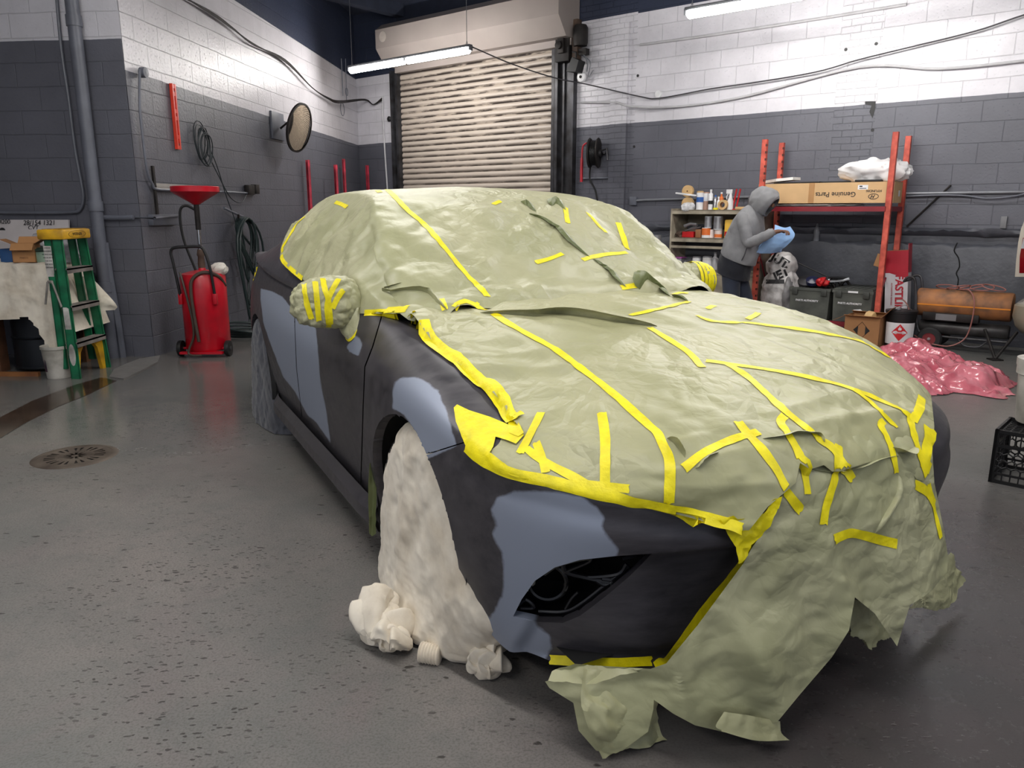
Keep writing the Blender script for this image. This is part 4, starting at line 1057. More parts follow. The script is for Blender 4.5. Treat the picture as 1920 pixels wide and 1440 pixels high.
# green paper strip stuffed behind the front wheel
gp_ = flap_sheet([[(692,868,-.42),(700,866,-.42),(708,872,-.40)], [(690,930,-.42),(700,930,-.42),(706,930,-.40)], [(692,1000,-.42),(698,1005,-.42),(706,1000,-.40)]], car, 3, .004, m_under)
# ------------------------------------------------------------------ roll door and its gear
def bwm(s_, off, z): return bw(s_, off, z)
def BM(s_, off=0.0, z=0.0):
    "builder whose local x runs along the far wall, y out of the wall into the room (negative = into wall), z up"
    mb = MB(); mb.T = Matrix.Translation(bw(s_, off, z)) @ Matrix(((BD.x, BN.x, 0, 0), (BD.y, BN.y, 0, 0), (0, 0, 1, 0), (0, 0, 0, 1))); return mb
def LM(s_, off=0.0, z=0.0):
    mb = MB(); mb.T = Matrix.Translation(lw(s_, off, z)) @ Matrix(((LD.x, LN.x, 0, 0), (LD.y, LN.y, 0, 0), (0, 0, 1, 0), (0, 0, 0, 1))); return mb
def door_mat():
    m, nt, b = newmat('worn_beige_slats'); uv = nd(nt, 'ShaderNodeUVMap')
    sx = nd(nt, 'ShaderNodeSeparateXYZ'); nt.links.new(uv.outputs[0], sx.inputs[0])
    mp = nd(nt, 'ShaderNodeMapping'); mp.inputs['Scale'].default_value = (2.6, 16, 1); nt.links.new(uv.outputs[0], mp.inputs[0])
    n = nd(nt, 'ShaderNodeTexNoise', i_Scale=1.0, i_Detail=6.0, i_Roughness=.6); nt.links.new(mp.outputs[0], n.inputs['Vector'])
    ph = nd(nt, 'ShaderNodeMath', operation='FRACT'); dv = nd(nt, 'ShaderNodeMath', operation='DIVIDE'); dv.inputs[1].default_value = .088; nt.links.new(sx.outputs[1], dv.inputs[0]); nt.links.new(dv.outputs[0], ph.inputs[0])
    lo = nd(nt, 'ShaderNodeMapRange', i_1=.0, i_2=.50, i_3=1.15, i_4=0.); nt.links.new(ph.outputs[0], lo.inputs[0])
    gt = nd(nt, 'ShaderNodeMapRange', i_1=.40, i_2=.54); nt.links.new(n.outputs['Fac'], gt.inputs[0])
    ml = nd(nt, 'ShaderNodeMath', operation='MULTIPLY'); nt.links.new(lo.outputs[0], ml.inputs[0]); nt.links.new(gt.outputs[0], ml.inputs[1])
    # more grime near the top of the curtain
    tp = nd(nt, 'ShaderNodeMapRange', i_1=1.6, i_2=3.2, i_3=.75, i_4=1.5); nt.links.new(sx.outputs[1], tp.inputs[0])
    m2 = nd(nt, 'ShaderNodeMath', operation='MULTIPLY'); m2.use_clamp = True; nt.links.new(ml.outputs[0], m2.inputs[0]); nt.links.new(tp.outputs[0], m2.inputs[1])
    mx = nd(nt, 'ShaderNodeMix', data_type='RGBA'); mx.inputs[6].default_value = rgb(182, 170, 158); mx.inputs[7].default_value = rgb(58, 50, 46)
    nt.links.new(m2.outputs[0], mx.inputs[0]); nt.links.new(mx.outputs[2], b.inputs['Base Color']); b.inputs['Roughness'].default_value = .38
    return m
m_steel = M('dark_steel', (70, 70, 74), .45, .5, dirt=(44, 42, 42)); m_galv = M('galvanised_conduit', (122, 124, 130), .42, .2); m_cond = M('painted_conduit', (96, 99, 109), .45)
m_cream = M('cream_housing', (152, 142, 137), .5, var=.05, vscale=2)
G = []; zz = 0.0
prof = [(0.0, -.010), (.10, -.004), (.22, .010), (.5, .016), (.78, .012), (.92, .004)]
rows = []
for i in range(42):
    for f, o in prof: rows.append((i*.088+f*.088, o))
dr = MB(); dr.grid([[bw(s_, .03+o, z) for s_ in (DL+.06, (DL+DR)/2, DR-.06)] for z, o in rows])
dr.build('door_1', door_mat(), None, smooth=60, uv=lambda p: ((p-LC).dot(BD), p.z))
struct(bpy.data.objects['door_1'])
for k, (a, c_) in enumerate(((DL-.10, DL+.10), (DR-.10, DR+.02))):
    q = BM(0); q.box((a, -.02, 0), (a+.05, .10, 3.6)); q.box((a+.05, .0, 0), (a+.08, .04, 3.6)); q.box((c_-.05, .0, 0), (c_, .12, 3.6)); 
    if k: q.box((c_, -.01, 0), (c_+.22, .05, 3.6)); q.box((c_+.06, .05, 0), (c_+.09, .08, 3.6)); q.box((c_+.22, -.01, 0), (c_+.25, .09, 3.7))
    struct(q.build('trim_%d' % (8+k), m_steel, smooth=0))
hz = thing('roller_housing', 'long cream metal housing over the top of the roll up door', 'door housing', bw((DL+DR)/2, .2, 3.45))
q = BM(0); P = [(.02, 3.62), (.32, 3.62), (.50, 3.86), (.50, 4.14), (.36, 4.24), (.02, 4.24)]
a0, a1 = 1.12, 4.72
q.add([(a0, y, z) for y, z in P]+[(a1, y, z) for y, z in P], [tuple(range(5, -1, -1)), tuple(range(6, 12))]+[(i, (i+1) % 6, 6+(i+1) % 6, 6+i) for i in range(6)])
q.build('housing', m_cream, hz, smooth=0)
q = BM(0); q.lathe([(.075, .0), (.08, .01), (.05, .014)], 18, c=(1.30, .50, 4.02), ax='y'); q.build('end_cap', M('cream_cap', (190, 180, 172), .4), hz)
q = BM(0); q.box((1.2, .10, 3.53), (4.70, .18, 3.63)); q.build('bottom_rail', m_cream, hz, smooth=0)
mo = thing('door_motor', 'dark grimy motor and chain box at the top right of the roll up door', 'motor', bw(4.68, .12, 3.25))
m_grime = M('grimy_iron', (46, 41, 39), .6, .4, dirt=(24, 22, 22)); m_rust = M('rusty_iron', (92, 74, 62), .7, .2, dirt=(60, 46, 38))
q = BM(4.50, .06, 3.33); q.box((-.05, 0, 0), (.18, .14, .42), .01); q.box((.02, .14, .10), (.12, .19, .30), .01); q.lathe([(.05, 0), (.05, .04), (.02, .05)], 14, c=(.06, .19, .20), ax='y'); q.build('gear_box', m_grime, mo)
q = BM(4.70, .06, 3.30); q.box((0, 0, 0), (.09, .10, .55), .008); q.build('bracket', m_rust, mo)
q = BM(4.82, .06, 3.45); q.lathe([(.0, -.10), (.09, -.10), (.10, -.06), (.10, .12), (.08, .16), (0, .16)], 20, c=(.02, .1, .15), ax='z'); q.box((-.04, 0, -.06), (.10, .08, .02)); q.build('motor_body', m_grime, mo)
fl_ = thing('flood_lamp', 'black flood lamp pointing down beside the roll up door', 'lamp', bw(4.82, .1, 3.12))
q = BM(4.70, .12, 3.16); q.slab([(0, 0, .02), (.15, 0, 0), (.20, 0, .14), (.09, 0, .19)], (0, .16, 0)); q.tube([(.10, .08, .18), (.10, .08, .26), (.02, .05, .28)], .012, 8); q.build('lamp_head', M('matt_black', (14, 14, 16), .5), fl_, smooth=20)
al = thing('alarm_sounder', 'small round white sounder on the pipe beside the roll up door', 'sounder', bw(4.82, .1, 3.06))
q = BM(4.82, .06, 3.12); q.lathe([(.0, 0), (.065, 0), (.07, .03), (.06, .05), (0, .055)], 20, ax='y'); q.build('cover', M('white_plastic', (226, 226, 228), .35), al)
q = BM(4.82, .06, 3.12); q.lathe([(.0, .05), (.022, .05), (.018, .062), (0, .064)], 12, ax='y'); q.build('centre', m_grime, al)
wb = MB(); wb.tube(smooth_path([bw(4.74, .12, 3.42), bw(4.86, .13, 3.40), bw(4.92, .1, 3.30), bw(4.90, .08, 3.18)], 8), .009, 6); wb.tube(smooth_path([bw(4.80, .10, 3.40), bw(4.96, .1, 3.3), bw(4.92, .07, 3.12), bw(4.99, .05, 3.2)], 8), .006, 6)
tag(wb.build('power_cable', m_galv), 'short grey cable loops above the round white sounder', 'cable')
# hose reel and red strap
hr = thing('hose_reel', 'black retractable hose reel mounted on the wall right of the roll up door', 'hose reel', bw(5.08, .1, 1.92))
rc = pbw(1114, 287, .16)
def disc(mb, c, ax, prof, n=28):
    ax = Vector(ax).normalized(); x = ax.orthogonal().normalized(); y = ax.cross(x); c = Vector(c)
    mb.grid([[c+ax*h+(x*cos(2*pi*k/n)+y*sin(2*pi*k/n))*(r+1e-4) for k in range(n)] for r, h in prof], closed=True); return mb
rax = (BN*.35-BD*.9).normalized()
q = MB(); disc(q, rc, rax, [(0, -.07), (.19, -.07), (.20, -.06), (.19, -.045), (.10, -.04), (.10, .04), (.19, .045), (.20, .06), (.19, .07), (0, .07)]); q.build('reel_drum', m_grime, hr)
q = MB()
for k in range(5): q.ring(rc+rax*(-.028+.014*k), .155, .009, rax, 36, 6)
q.build('hose', M('black_rubber', (16, 16, 17), .5), hr)
q = MB(); disc(q, rc, rax, [(0, -.10), (.05, -.10), (.05, .10), (0, .10)]); q.tube([rc+BN*-.16+BD*.02, rc+BN*-.1+BD*.14, rc+BD*.16], .018, 8); q.tube([rc+BD*.10+Vector((0, 0, .02)), rc+BD*.2+Vector((0, 0, .05)), rc+BD*.22-Vector((0, 0, .1))], .015, 8); q.build('mounting_arm', m_steel, hr)
hg = MB(); hg.tube(smooth_path([pbw(1108, 300, .12), pbw(1106, 335, .08), pbw(1117, 360, .08), pbw(1122, 400, .06), pbw(1120, 470, .06)], 8), .012, 8)
tag(hg.build('air_hose', M('black_rubber', (16, 16, 17), .5)), 'black air hose hanging down from the wall reel', 'hose')
st = MB(); a = pbw(1096, 262, .10); st.tube(smooth_path([pbw(1100, 268, .1), pbw(1093, 275, .1), pbw(1091, 300, .1), pbw(1090, 341, .1)], 6), [.012]*12+[.02]*7, 8)
tag(st.build('red_strap', M('red_rubber', (196, 24, 44), .45)), 'red strap hanging at the left of the black hose reel', 'strap')
# conduits on the far wall
def conduit(pts, label, r=.013, mat=None, cat='conduit', name='conduit', k=6, smooth=True):
    mb = MB(); mb.tube(smooth_path(pts, k) if smooth else pts, r, 8); return tag(mb.build(name, mat or m_cond), label, cat)
conduit([pbw(1090, 335, .03), pbw(1150, 333, .03), pbw(1157, 330, .03), pbw(1158, 322, .03), pbw(1158, 303, .03), pbw(1152, 296, .03)], 'bent painted conduit loop on the brick below the hose reel')
conduit([pbw(1090, 192, .02), pbw(1150, 192, .04), pbw(1160, 193, .12), pbw(1188, 200, .12), pbw(1280, 199, .03), pbw(1400, 180, .03), pbw(1610, 126, .03), pbw(1760, 129, .03), pbw(1920, 114, .03), pbw(2050, 95, .03)], 'thick white painted cable running along the white block wall', .014, M('white_painted_cable', (188, 187, 190), .45))
conduit([pbw(885, 88, 1.6), pbw(960, 120, 1.2), pbw(1040, 146, .7), pbw(1100, 158, .3), pbw(1200, 181, .08), pbw(1237, 184, .04), pbw(1330, 167, .06), pbw(1420, 154, .06), pbw(1530, 135, .06), pbw(1610, 112, .06), pbw(1700, 90, .06), pbw(1830, 58, .06), pbw(1920, 28, .06), pbw(2050, -10, .06)], 'thin dark cable swagged from the tube light across the white wall', .008, M('dark_cable', (62, 60, 64), .5), 'cable', 'power_cable')
conduit([pbw(1200, 84, .02), pbw(1290, 72, .02), pbw(1400, 56, .02), pbw(1580, 28, .02), pbw(1700, 8, .02)], 'painted pipe running high on the white wall under the second tube light', .016, M('white_painted_cable', (188, 187, 190), .45))
jb = MB(); jb.at().lathe([(.0, 0), (.05, 0), (.05, .03), (0, .035)], 14); jb = MB(); c_ = pbw(1236, 177, .0); disc(jb, c_, BN, [(0, 0), (.045, 0), (.045, .035), (0, .04)], 16); tag(jb.build('junction_box', M('white_plastic', (226, 226, 228), .35)), 'small round white junction box on the block wall above the cable', 'junction box')
conduit([pbw(1183, 377, .03), pbw(1210, 375, .03), pbw(1440, 368, .03), pbw(1560, 365, .03), pbw(1700, 363, .03), pbw(1920, 360, .03), pbw(2000, 359, .03)], 'long horizontal steel conduit on the grey wall behind the shelves', .015, m_galv, smooth=False)
conduit([pbw(1700, 368, .05), pbw(1760, 366, .05), pbw(1810, 367, .05), pbw(1850, 372, .05), pbw(1900, 368, .05), pbw(1935, 360, .05)], 'sagging grey cable under the long horizontal conduit', .009, m_cond, 'cable', 'power_cable')
conduit([pbw(1783, 347, .02), pbw(1700, 425, .02)], 'dark diagonal rod fixed across the grey wall right of the rack', .010, m_grime, 'rod', 'metal_rod', smooth=False)
q = BM(5.66, 0, 1.42); q.box((-.05, 0, 0), (.05, .05, .11), .006); tag(q.build('outlet_box', m_cond), 'grey painted outlet box at the left end of the long conduit', 'outlet box')
c_ = pbw(1882, 415, 0); q = MB(); q.at(c_, atan2(BD.y, BD.x)).box((-.025, -.03, -.07), (.03, .0, .05), .004); tag(q.build('wall_socket', M('white_grey_plate', (120, 120, 124), .5)), 'small dark slotted wall plate above the broken concrete ledge', 'socket')
for k, (x, y) in enumerate(((1586, 93), (1643, 82), (1636, 244), (1196, 142), (1189, 275))):
    h = MB(); disc(h, pbw(x, y, 0), BN, [(0, 0), (.018, 0), (.018, .004), (0, .004)], 10); hh = h.build('anchor_hole', M('matt_black', (14, 14, 16), .5)); hh['kind'] = 'structure'; hh.name = 'trim_hole'
h = MB(); h.add([pbw(x, y, .004) for x, y in ((1622, 190), (1642, 190), (1641, 204), (1636, 222), (1630, 210), (1634, 198), (1622, 196))], [(0,1,2,3,4,5,6)]); h = h.build('trim_chip', M('matt_black', (14, 14, 16), .5), smooth=0); struct(h)
# far corner: conduit, cables, red uprights
conduit([pbw(717, 180, .03), pbw(718, 225, .03), pbw(722, 290, .03), pbw(726, 350, .03), pbw(730, 420, .03)], 'thin white conduit running down the corner wall left of the roll up door', .014, M('white_painted_cable', (188, 187, 190), .45), smooth=False)
d_ = MB(); c_ = pbw(729, 223, .03); disc(d_, c_, BN, [(0, -.03), (.04, -.03), (.045, 0), (.03, .015), (0, .015)], 16); tag(d_.build('round_gauge', M('matt_black', (14, 14, 16), .5)), 'small round black fitting on the white wall left of the roll up door', 'wall fitting')
random.seed(5)
cb_ = MB()
for k in range(3):
    cb_.tube(smooth_path([plw(330+k*3, -12, .05), plw(400, 25+k*2, .06), plw(436, 52+k, .05), plw(475, 84-k, .06), plw(535, 112+k*2, .05), plw(585, 164, .06), plw(615, 183+k, .06), plw(636, 189+k*2, .12), pbw(684, 186+k, .14), pbw(700, 196, .06), pbw(716, 188-k*2, .05)], 6), .008, 6)
tag(cb_.build('cable_bundle', m_grime), 'sagging bundle of dark cables along the left white wall into the corner', 'cable')
cb_ = MB(); cb_.ring(plw(642, 205, .05), .10, .006, LN, 24, 6); cb_.tube([plw(640, 110, .05), plw(643, 180, .05)], .008, 6); cb_.tube([plw(648, 110, .05), plw(650, 190, .05)], .006, 6); cb_.ring(plw(650, 172, .05), .06, .006, LN, 24, 6)
tag(cb_.build('cable_loop', m_cond), 'loose cable loops hanging high in the wall corner', 'cable')
def upright(p0, p1, plane, off, label, holes=True, grp=None, w_=.045):
    a = plane(*p0, off); b_ = plane(*p1, off); b_ = Vector((a.x, a.y, b_.z)); t = thing('slotted_upright', label, 'metal upright', (a.x, a.y, 0), atan2(BD.y, BD.x), grp)
    q = MB(); q.at((a.x, a.y, 0), atan2(BD.y, BD.x)).box((-w_/2, -.004, 0), (w_/2, .0, a.z)); q.box((-w_/2, -.04, 0), (-w_/2+.004, 0, a.z)); q.box((w_/2-.004, -.04, 0), (w_/2, 0, a.z)); q.build('upright', M('pink_red_steel', (196, 58, 78), .5, dirt=(120, 40, 50)), t)
    if holes:
        q = MB(); q.at((a.x, a.y, 0), atan2(BD.y, BD.x)); z = a.z-.05
        while z > 1.2: q.box((-.009, -.0055, z-.022), (.009, -.0045, z)); z -= .075
        hh = q.build('slots', m_grime, t); hh['kind'] = 'stuff'
    return t
upright((579, 300), (580, 650), plw, .10, 'slotted red upright against the left wall, nearest the mirror', w_=.05)
upright((631, 309), (631, 650), plw, .25, 'slotted red upright near the corner, between two others')
upright((646, 298), (646, 650), plw, .12, 'thin plain red upright close to the wall corner', False, w_=.035)
upright((690, 310), (690, 650), pbw, .15, 'slotted red upright left of the roll up door conduit')

# ------------------------------------------------------------------ convex mirror on the left wall
cm_ = thing('convex_mirror', 'round convex safety mirror on a bracket high on the left wall', 'mirror', lw(3.3, .05, 2.1))
mc_ = plw(562, 240, .33); mn = (EYE+Vector((1.6, 0, 0))-mc_); mn = ((bw(2.4, 0, 2.0)-mc_).normalized()-(mc_-EYE).normalized()).normalized()
mR = .30
def dome(c, n_, R, h, N=40, K=10):
    x = n_.orthogonal().normalized(); y = n_.cross(x); G = []
    for i in range(K+1):
        r = R*i/K; G.append([c+(x*cos(2*pi*k/N)+y*sin(2*pi*k/N))*(r+1e-4)+n_*(h*(1-(r/R)**2)) for k in range(N)])
    return G
q = MB(); q.grid(dome(mc_, mn, mR, .05), closed=True)
mm = newmat('mirror_glass'); mm[2].inputs['Metallic'].default_value = 1; mm[2].inputs['Roughness'].default_value = .06; mm[2].inputs['Base Color'].default_value = rgb(215, 208, 196)
q.build('mirror_face', mm[0], cm_, smooth=60)
q = MB(); disc(q, mc_, mn, [(mR-.01, .01), (mR+.012, .006), (mR+.012, -.02), (mR-.02, -.03), (0, -.035)], 44); q.build('rim', m_grime, cm_)
bp_ = plw(521, 238, .02); q = LM((bp_-LA).dot(LD), 0, bp_.z-.16); q.box((-.20, 0, 0), (.20, .03, .34), .005); q.build('wall_plate', m_cond, cm_)
q = MB(); q.tube([bp_+Vector((.03, 0, -.02)), bp_+LN*.12+Vector((0, .05, .06)), mc_-mn*.03], .014, 8); q.build('arm', m_grime, cm_)

# ------------------------------------------------------------------ red spirit level, cable coil, rail, outlet on the left wall
lv = thing('spirit_level', 'red spirit level hanging upright on the left block wall', 'spirit level', lw(.76, .02, 1.94))
q = LM(.755, .005, 1.945); m_red = M('orange_red_paint', (222, 62, 40), .4)
q.box((-.035, 0, 0), (-.012, .03, .61)); q.box((.012, 0, 0), (.035, .03, .61)); q.box((-.012, .012, 0), (.012, .018, .61)); 
for z in (0, .10, .275, .34, .50, .57): q.box((-.012, .002, z), (.012, .028, z+.035))
q.build('level_body', m_red, lv, smooth=0)
for z in (.06, .32, .55): q = LM(.755, .005, 1.945+z-.01); q.box((-.010, .004, -.015), (.010, .027, .005)); q.build('vial', m_black, lv)
random.seed(3)
cc = plw(381, 268, .06); q = MB()
for k in range(7):
    pts = []
    for i in range(26):
        a = 2*pi*i/26; pts.append(cc+LD*(.115*cos(a)*(1+.1*sin(k*2.1))+.01*k-.03)+Vector((0, 0, .175*sin(a)*(1+.12*cos(k*1.7))-.015*k+.02))+LN*(.008*k-.02+.01*sin(2*a+k)))
    q.tube(pts, .006, 6, closed=True)
q.tube(smooth_path([plw(388, 285, .06), plw(410, 330, .06), plw(432, 370, .06), plw(452, 380, .05), plw(462, 365, .04)], 6), .006, 6)
q.tube(smooth_path([plw(394, 280, .06), plw(408, 315, .06), plw(425, 370, .06), plw(438, 405, .08), plw(444, 425, .1)], 6), .006, 6)
tag(q.build('cable_coil', M('dark_green_cable', (38, 46, 50), .5)), 'dark coiled extension cable hanging on the left wall right of the level', 'cable')
rl = thing('slotted_rail', 'slotted aluminium rail on the left wall behind the red funnel', 'rail', lw(.5, .03, 1.53))
q = LM(.25, .03, 1.555); q.box((0, 0, 0), (.75, .012, .05)); q.box((0, 0, .018), (.75, .016, .028)); q.build('rail', M('pale_aluminium', (176, 172, 168), .4, .4), rl)
q = LM(.22, .02, 1.32); q.box((0, 0, 0), (.03, .02, .44)); q.build('bracket', m_grime, rl)
conduit([plw(262, 130, .04), plw(262, 200, .04), plw(268, 260, .04), plw(276, 320, .04), plw(286, 345, .04), plw(296, 355, .04), plw(350, 357, .04), plw(420, 360, .04), plw(465, 362, .04)], 'grey conduit coming down the left wall and bending behind the red funnel', .012, m_cond)
ob = plw(472, 357, .03); q = LM((ob-LA).dot(LD), .01, ob.z-.05); q.box((-.16, 0, 0), (.0, .06, .11), .006); q.box((.02, 0, .01), (.12, .07, .12), .006); tag(q.build('outlet_box', m_grime), 'dark outlet box with plugs on the left wall right of the red funnel', 'outlet box')
conduit([plw(420, 390, .05), plw(445, 402, .08), plw(455, 406, .08)], 'short pipe on the left wall above the coiled green hose', .014, m_cond, 'pipe', 'wall_pipe')
jb = MB(); disc(jb, plw(264, 136, .02), LN, [(0, 0), (.045, 0), (.045, .05), (0, .055)], 16); tag(jb.build('junction_box', m_cond), 'round grey junction box at the paint line near the pier corner', 'junction box')
# pipes on the pier
pp_ = thing('drain_pipe', 'thick grey painted drain pipe running floor to ceiling on the pier', 'pipe', Vector((-3.78, 7.05, 0)))
q = MB(); b0 = ppw(213, 676, .08); b0.z = 0
q.tube([b0, b0+Vector((0, 0, 4.6))], .055, 18); q.build('pipe', m_cond, pp_)
for z in (.62, 1.35, 2.9): q = MB(); q.tube([b0+Vector((0, 0, z)), b0+Vector((0, 0, z+.09))], .064, 18); q.build('coupling', m_cond, pp_)
conduit([ppw(105, -20, .03), ppw(115, 90, .03), ppw(128, 180, .03), ppw(141, 280, .03), ppw(153, 345, .03), ppw(156, 372, .03), ppw(150, 392, .03), ppw(134, 398, .03), ppw(60, 399, .03), ppw(-60, 398, .03)], 'thin grey conduit bending along the pier above the whiteboard', .014)
conduit([ppw(170, 300, .04)+Vector((0, 0, 0)), ppw(184, 385, .04), ppw(188, 402, .04), ppw(200, 408, .04), ppw(250, 408, .04)], 'bent pipe with a wrapped sleeve on the pier beside the drain pipe', .022, m_cond, 'pipe', 'wall_pipe')
conduit([ppw(196, 455, .05), ppw(206, 520, .05), ppw(220, 600, .05), ppw(231, 676, .05)], 'grey side pipe rising from the floor beside the thick drain pipe', .034, m_cond, 'pipe', 'wall_pipe', smooth=False)
conduit([ppw(255, 408, .04), ppw(290, 409, .1), plw(335, 404, .05)], 'thin pipe crossing the wall corner at bench height', .014, m_cond, 'pipe', 'wall_pipe', smooth=False)
q = LM(.12, .0, 1.22); q.box((0, 0, 0), (.45, .05, .10), .004); tag(q.build('wall_trunking', m_cond), 'grey painted trunking box on the wall left of the red drain tank', 'trunking')

# ------------------------------------------------------------------ red waste oil drain tank
m_redt = M('glossy_red_paint', (190, 16, 36), .28, var=.12, vscale=4, dirt=(158, 14, 30))
T0 = Vector((-2.93, 7.33, 0)); od = thing('oil_drain_tank', 'red wheeled oil drain tank with a raised funnel standing by the left wall', 'oil drain tank', T0)
q = MB(); q.lathe([(.0, .055), (.19, .055), (.205, .075), (.205, .74), (.19, .775), (.10, .80), (.035, .81), (.03, .83), (0, .83)], 40, c=T0); tk = q.build('tank', m_redt, od, smooth=40)
q = MB(); q.lathe([(0, .82), (.03, .82), (.034, .86), (.028, .93), (.036, .95), (.026, 1.0), (.0, 1.0)], 16, c=T0); q.build('valve_collar', m_rust, od)
q = MB(); q.lathe([(0, .98), (.017, .98), (.017, 1.24), (0, 1.24)], 14, c=T0); q.build('chrome_pole', M('chrome', (205, 205, 205), .12, 1.0), od)
q = MB(); q.lathe([(0, 1.18), (.024, 1.18), (.024, 1.42), (.03, 1.44), (0, 1.44)], 14, c=T0); q.build('pole_sleeve', m_grime, od)
q = MB(); q.lathe([(.03, 1.41), (.06, 1.43), (.19, 1.51), (.213, 1.525), (.213, 1.57), (.20, 1.575), (.18, 1.535), (.04, 1.45), (0, 1.45)], 40, c=T0, cap=False); q.build('funnel', m_redt, od, smooth=40)
q = MB()
q.tube(smooth_path([T0+Vector(p) for p in ((-.16, -.16, .56), (-.165, -.17, .66), (-.19, -.18, .90), (-.20, -.18, .98), (-.17, -.18, 1.02), (-.05, -.17, 1.03), (.06, -.17, 1.03), (.10, -.17, 1.0), (.14, -.17, .85), (.16, -.16, .60))], 5), .013, 10); q.build('handle', M('matt_black', (14, 14, 16), .5), od)
for sx_ in (-.16, .16):
    q = MB(); q.box(tuple(T0+Vector((sx_-.018, -.175, .50))), tuple(T0+Vector((sx_+.018, -.13, .60))), .005); q.build('handle_bracket', m_redt, od)
for sx_ in (-1, 1):
    w_ = MB(); c_ = T0+Vector((sx_*.225, -.10, .075)); disc(w_, c_, Vector((1, 0, 0)), [(0, -.022), (.05, -.022), (.074, -.018), (.076, 0), (.074, .018), (.05, .022), (0, .022)], 24); ww = w_.build('wheel', M('black_rubber', (16, 16, 17), .5), od)
    h_ = MB(); disc(h_, c_, Vector((1, 0, 0)), [(0, -.026), (.02, -.026), (.02, .026), (0, .026)], 12); h_.build('hub', m_steel, ww)
q = MB(); q.tube([T0+Vector((-.22, -.10, .075)), T0+Vector((.22, -.10, .075))], .012, 8); q.box(tuple(T0+Vector((-.2, -.21, .035))), tuple(T0+Vector((.2, -.15, .055)))); q.build('base_bar', m_redt, od)
for path, r_ in (([(-.14, -.17, .80), (-.10, -.20, .66), (-.05, -.22, .40), (-.045, -.22, .22), (-.09, -.23, .10), (-.10, -.24, .05), (-.06, -.25, .03), (.02, -.24, .03)], .011), ([(.20, .02, .66), (.18, -.10, .76), (.08, -.18, .80), (-.01, -.22, .74), (-.03, -.23, .62), (-.02, -.23, .40), (0.0, -.225, .16)], .016)):
    q = MB(); q.tube(smooth_path([T0+Vector(p) for p in path], 6), r_, 8); q.build('drain_hose', M('brown_rubber_hose', (66, 54, 46), .5), od)
q = MB(); q.tube(smooth_path([T0+Vector(p) for p in ((-.02, .02, 1.36), (-.10, 0, 1.40), (-.15, -.02, 1.34), (-.14, -.02, 1.10), (-.06, .0, .80))], 6), .012, 8); q.build('suction_hose', M('black_rubber', (16, 16, 17), .5), od)
q = MB(); heap(T0+Vector((.16, 0, .82)), .07, .05, .05, 3, q, .25, 18)
tag(q.build('shop_rag', M('white_rag', (214, 208, 198), .9)), 'crumpled white rag lying on top of the red drain tank', 'rag')
# ------------------------------------------------------------------ coiled green air hose on the left wall
q = MB(); random.seed(11)
hc = plw(450, 412, .10)
for k in range(9):
    L_ = .40+.095*k+random.uniform(-.05, .05); w0 = .20+.03*random.random()*k; ox = random.uniform(-.16, .42)
    pts = []
    for i in range(20):
        a = 2*pi*i/20; x = sin(a)*w0*(.45+.55*sstep(-1, 1, -cos(a)*-1))
        pts.append(hc+LD*(ox*(1-cos(a))*.5+x)+Vector((0, 0, -L_*(1-cos(a))*.5+.02))+LN*(.012*k+.01*sin(a*2)))
    q.tube(pts, .013, 8, closed=True)
for k in range(4):
    c_ = plw(470, 640, .36); c_.z = .02+.024*k; q.ring(c_, .26+.02*k, .013, Vector((.04*k, .02, 1)), 30, 8)
q.tube(smooth_path([hc, hc+LD*.1-Vector((0, 0, .6)), plw(470, 640, .2)+Vector((0, 0, .1))], 8), .013, 8)
tag(q.build('air_hose', M('dark_green_hose', (34, 48, 48), .42)), 'dark green air hose coiled on the left wall and piled on the floor', 'hose')
q = MB(); q.tube([plw(447, 408, .0), plw(447, 408, .16), plw(447, 402, .17)], .012, 8); tag(q.build('wall_hook', m_grime), 'iron hook carrying the coiled green hose', 'hook')

# ------------------------------------------------------------------ ladder
m_green = M('green_fibreglass', (16, 112, 72), .42, var=.18, vscale=7, dirt=(12, 84, 56)); m_yel = M('yellow_plastic', (222, 172, 30), .45, dirt=(160, 118, 30)); m_alu = M('dirty_aluminium', (142, 136, 130), .5, .3, dirt=(100, 96, 92))
LB = Vector((-3.63, 6.20, 0)); ld = thing('step_ladder', 'green folded step ladder with yellow cap at the end of the bench', 'step ladder', LB)
def lrail(y0, y1, x0, x1, wx, name='rail', z1=1.16, z0=0.0):
    q = MB(); a = LB+Vector((x0, y0, z0)); b_ = LB+Vector((x1, y1, z1)); d = .022
    for (dx0, dx1, dy0, dy1) in ((-wx/2, wx/2, 0, .006), (-wx/2, -wx/2+.008, 0, d), (wx/2-.008, wx/2, 0, d)):
        q.add([a+Vector(p) for p in ((dx0, dy0, 0), (dx1, dy0, 0), (dx1, dy1, 0), (dx0, dy1, 0))]+[b_+Vector(p) for p in ((dx0, dy0, 0), (dx1, dy0, 0), (dx1, dy1, 0), (dx0, dy1, 0))], [(0,3,2,1),(4,5,6,7),(0,1,5,4),(1,2,6,5),(2,3,7,6),(3,0,4,7)])
    return q.build(name, m_green, ld, smooth=0)
nr = lrail(0, .05, .03, -.01, .075); lrail(.48, .40, .03, -.01, .075); lrail(.02, .06, -.07, -.09, .06, 'rear_rail', z0=.08); lrail(.46, .39, -.07, -.09, .06, 'rear_rail', z0=.08)
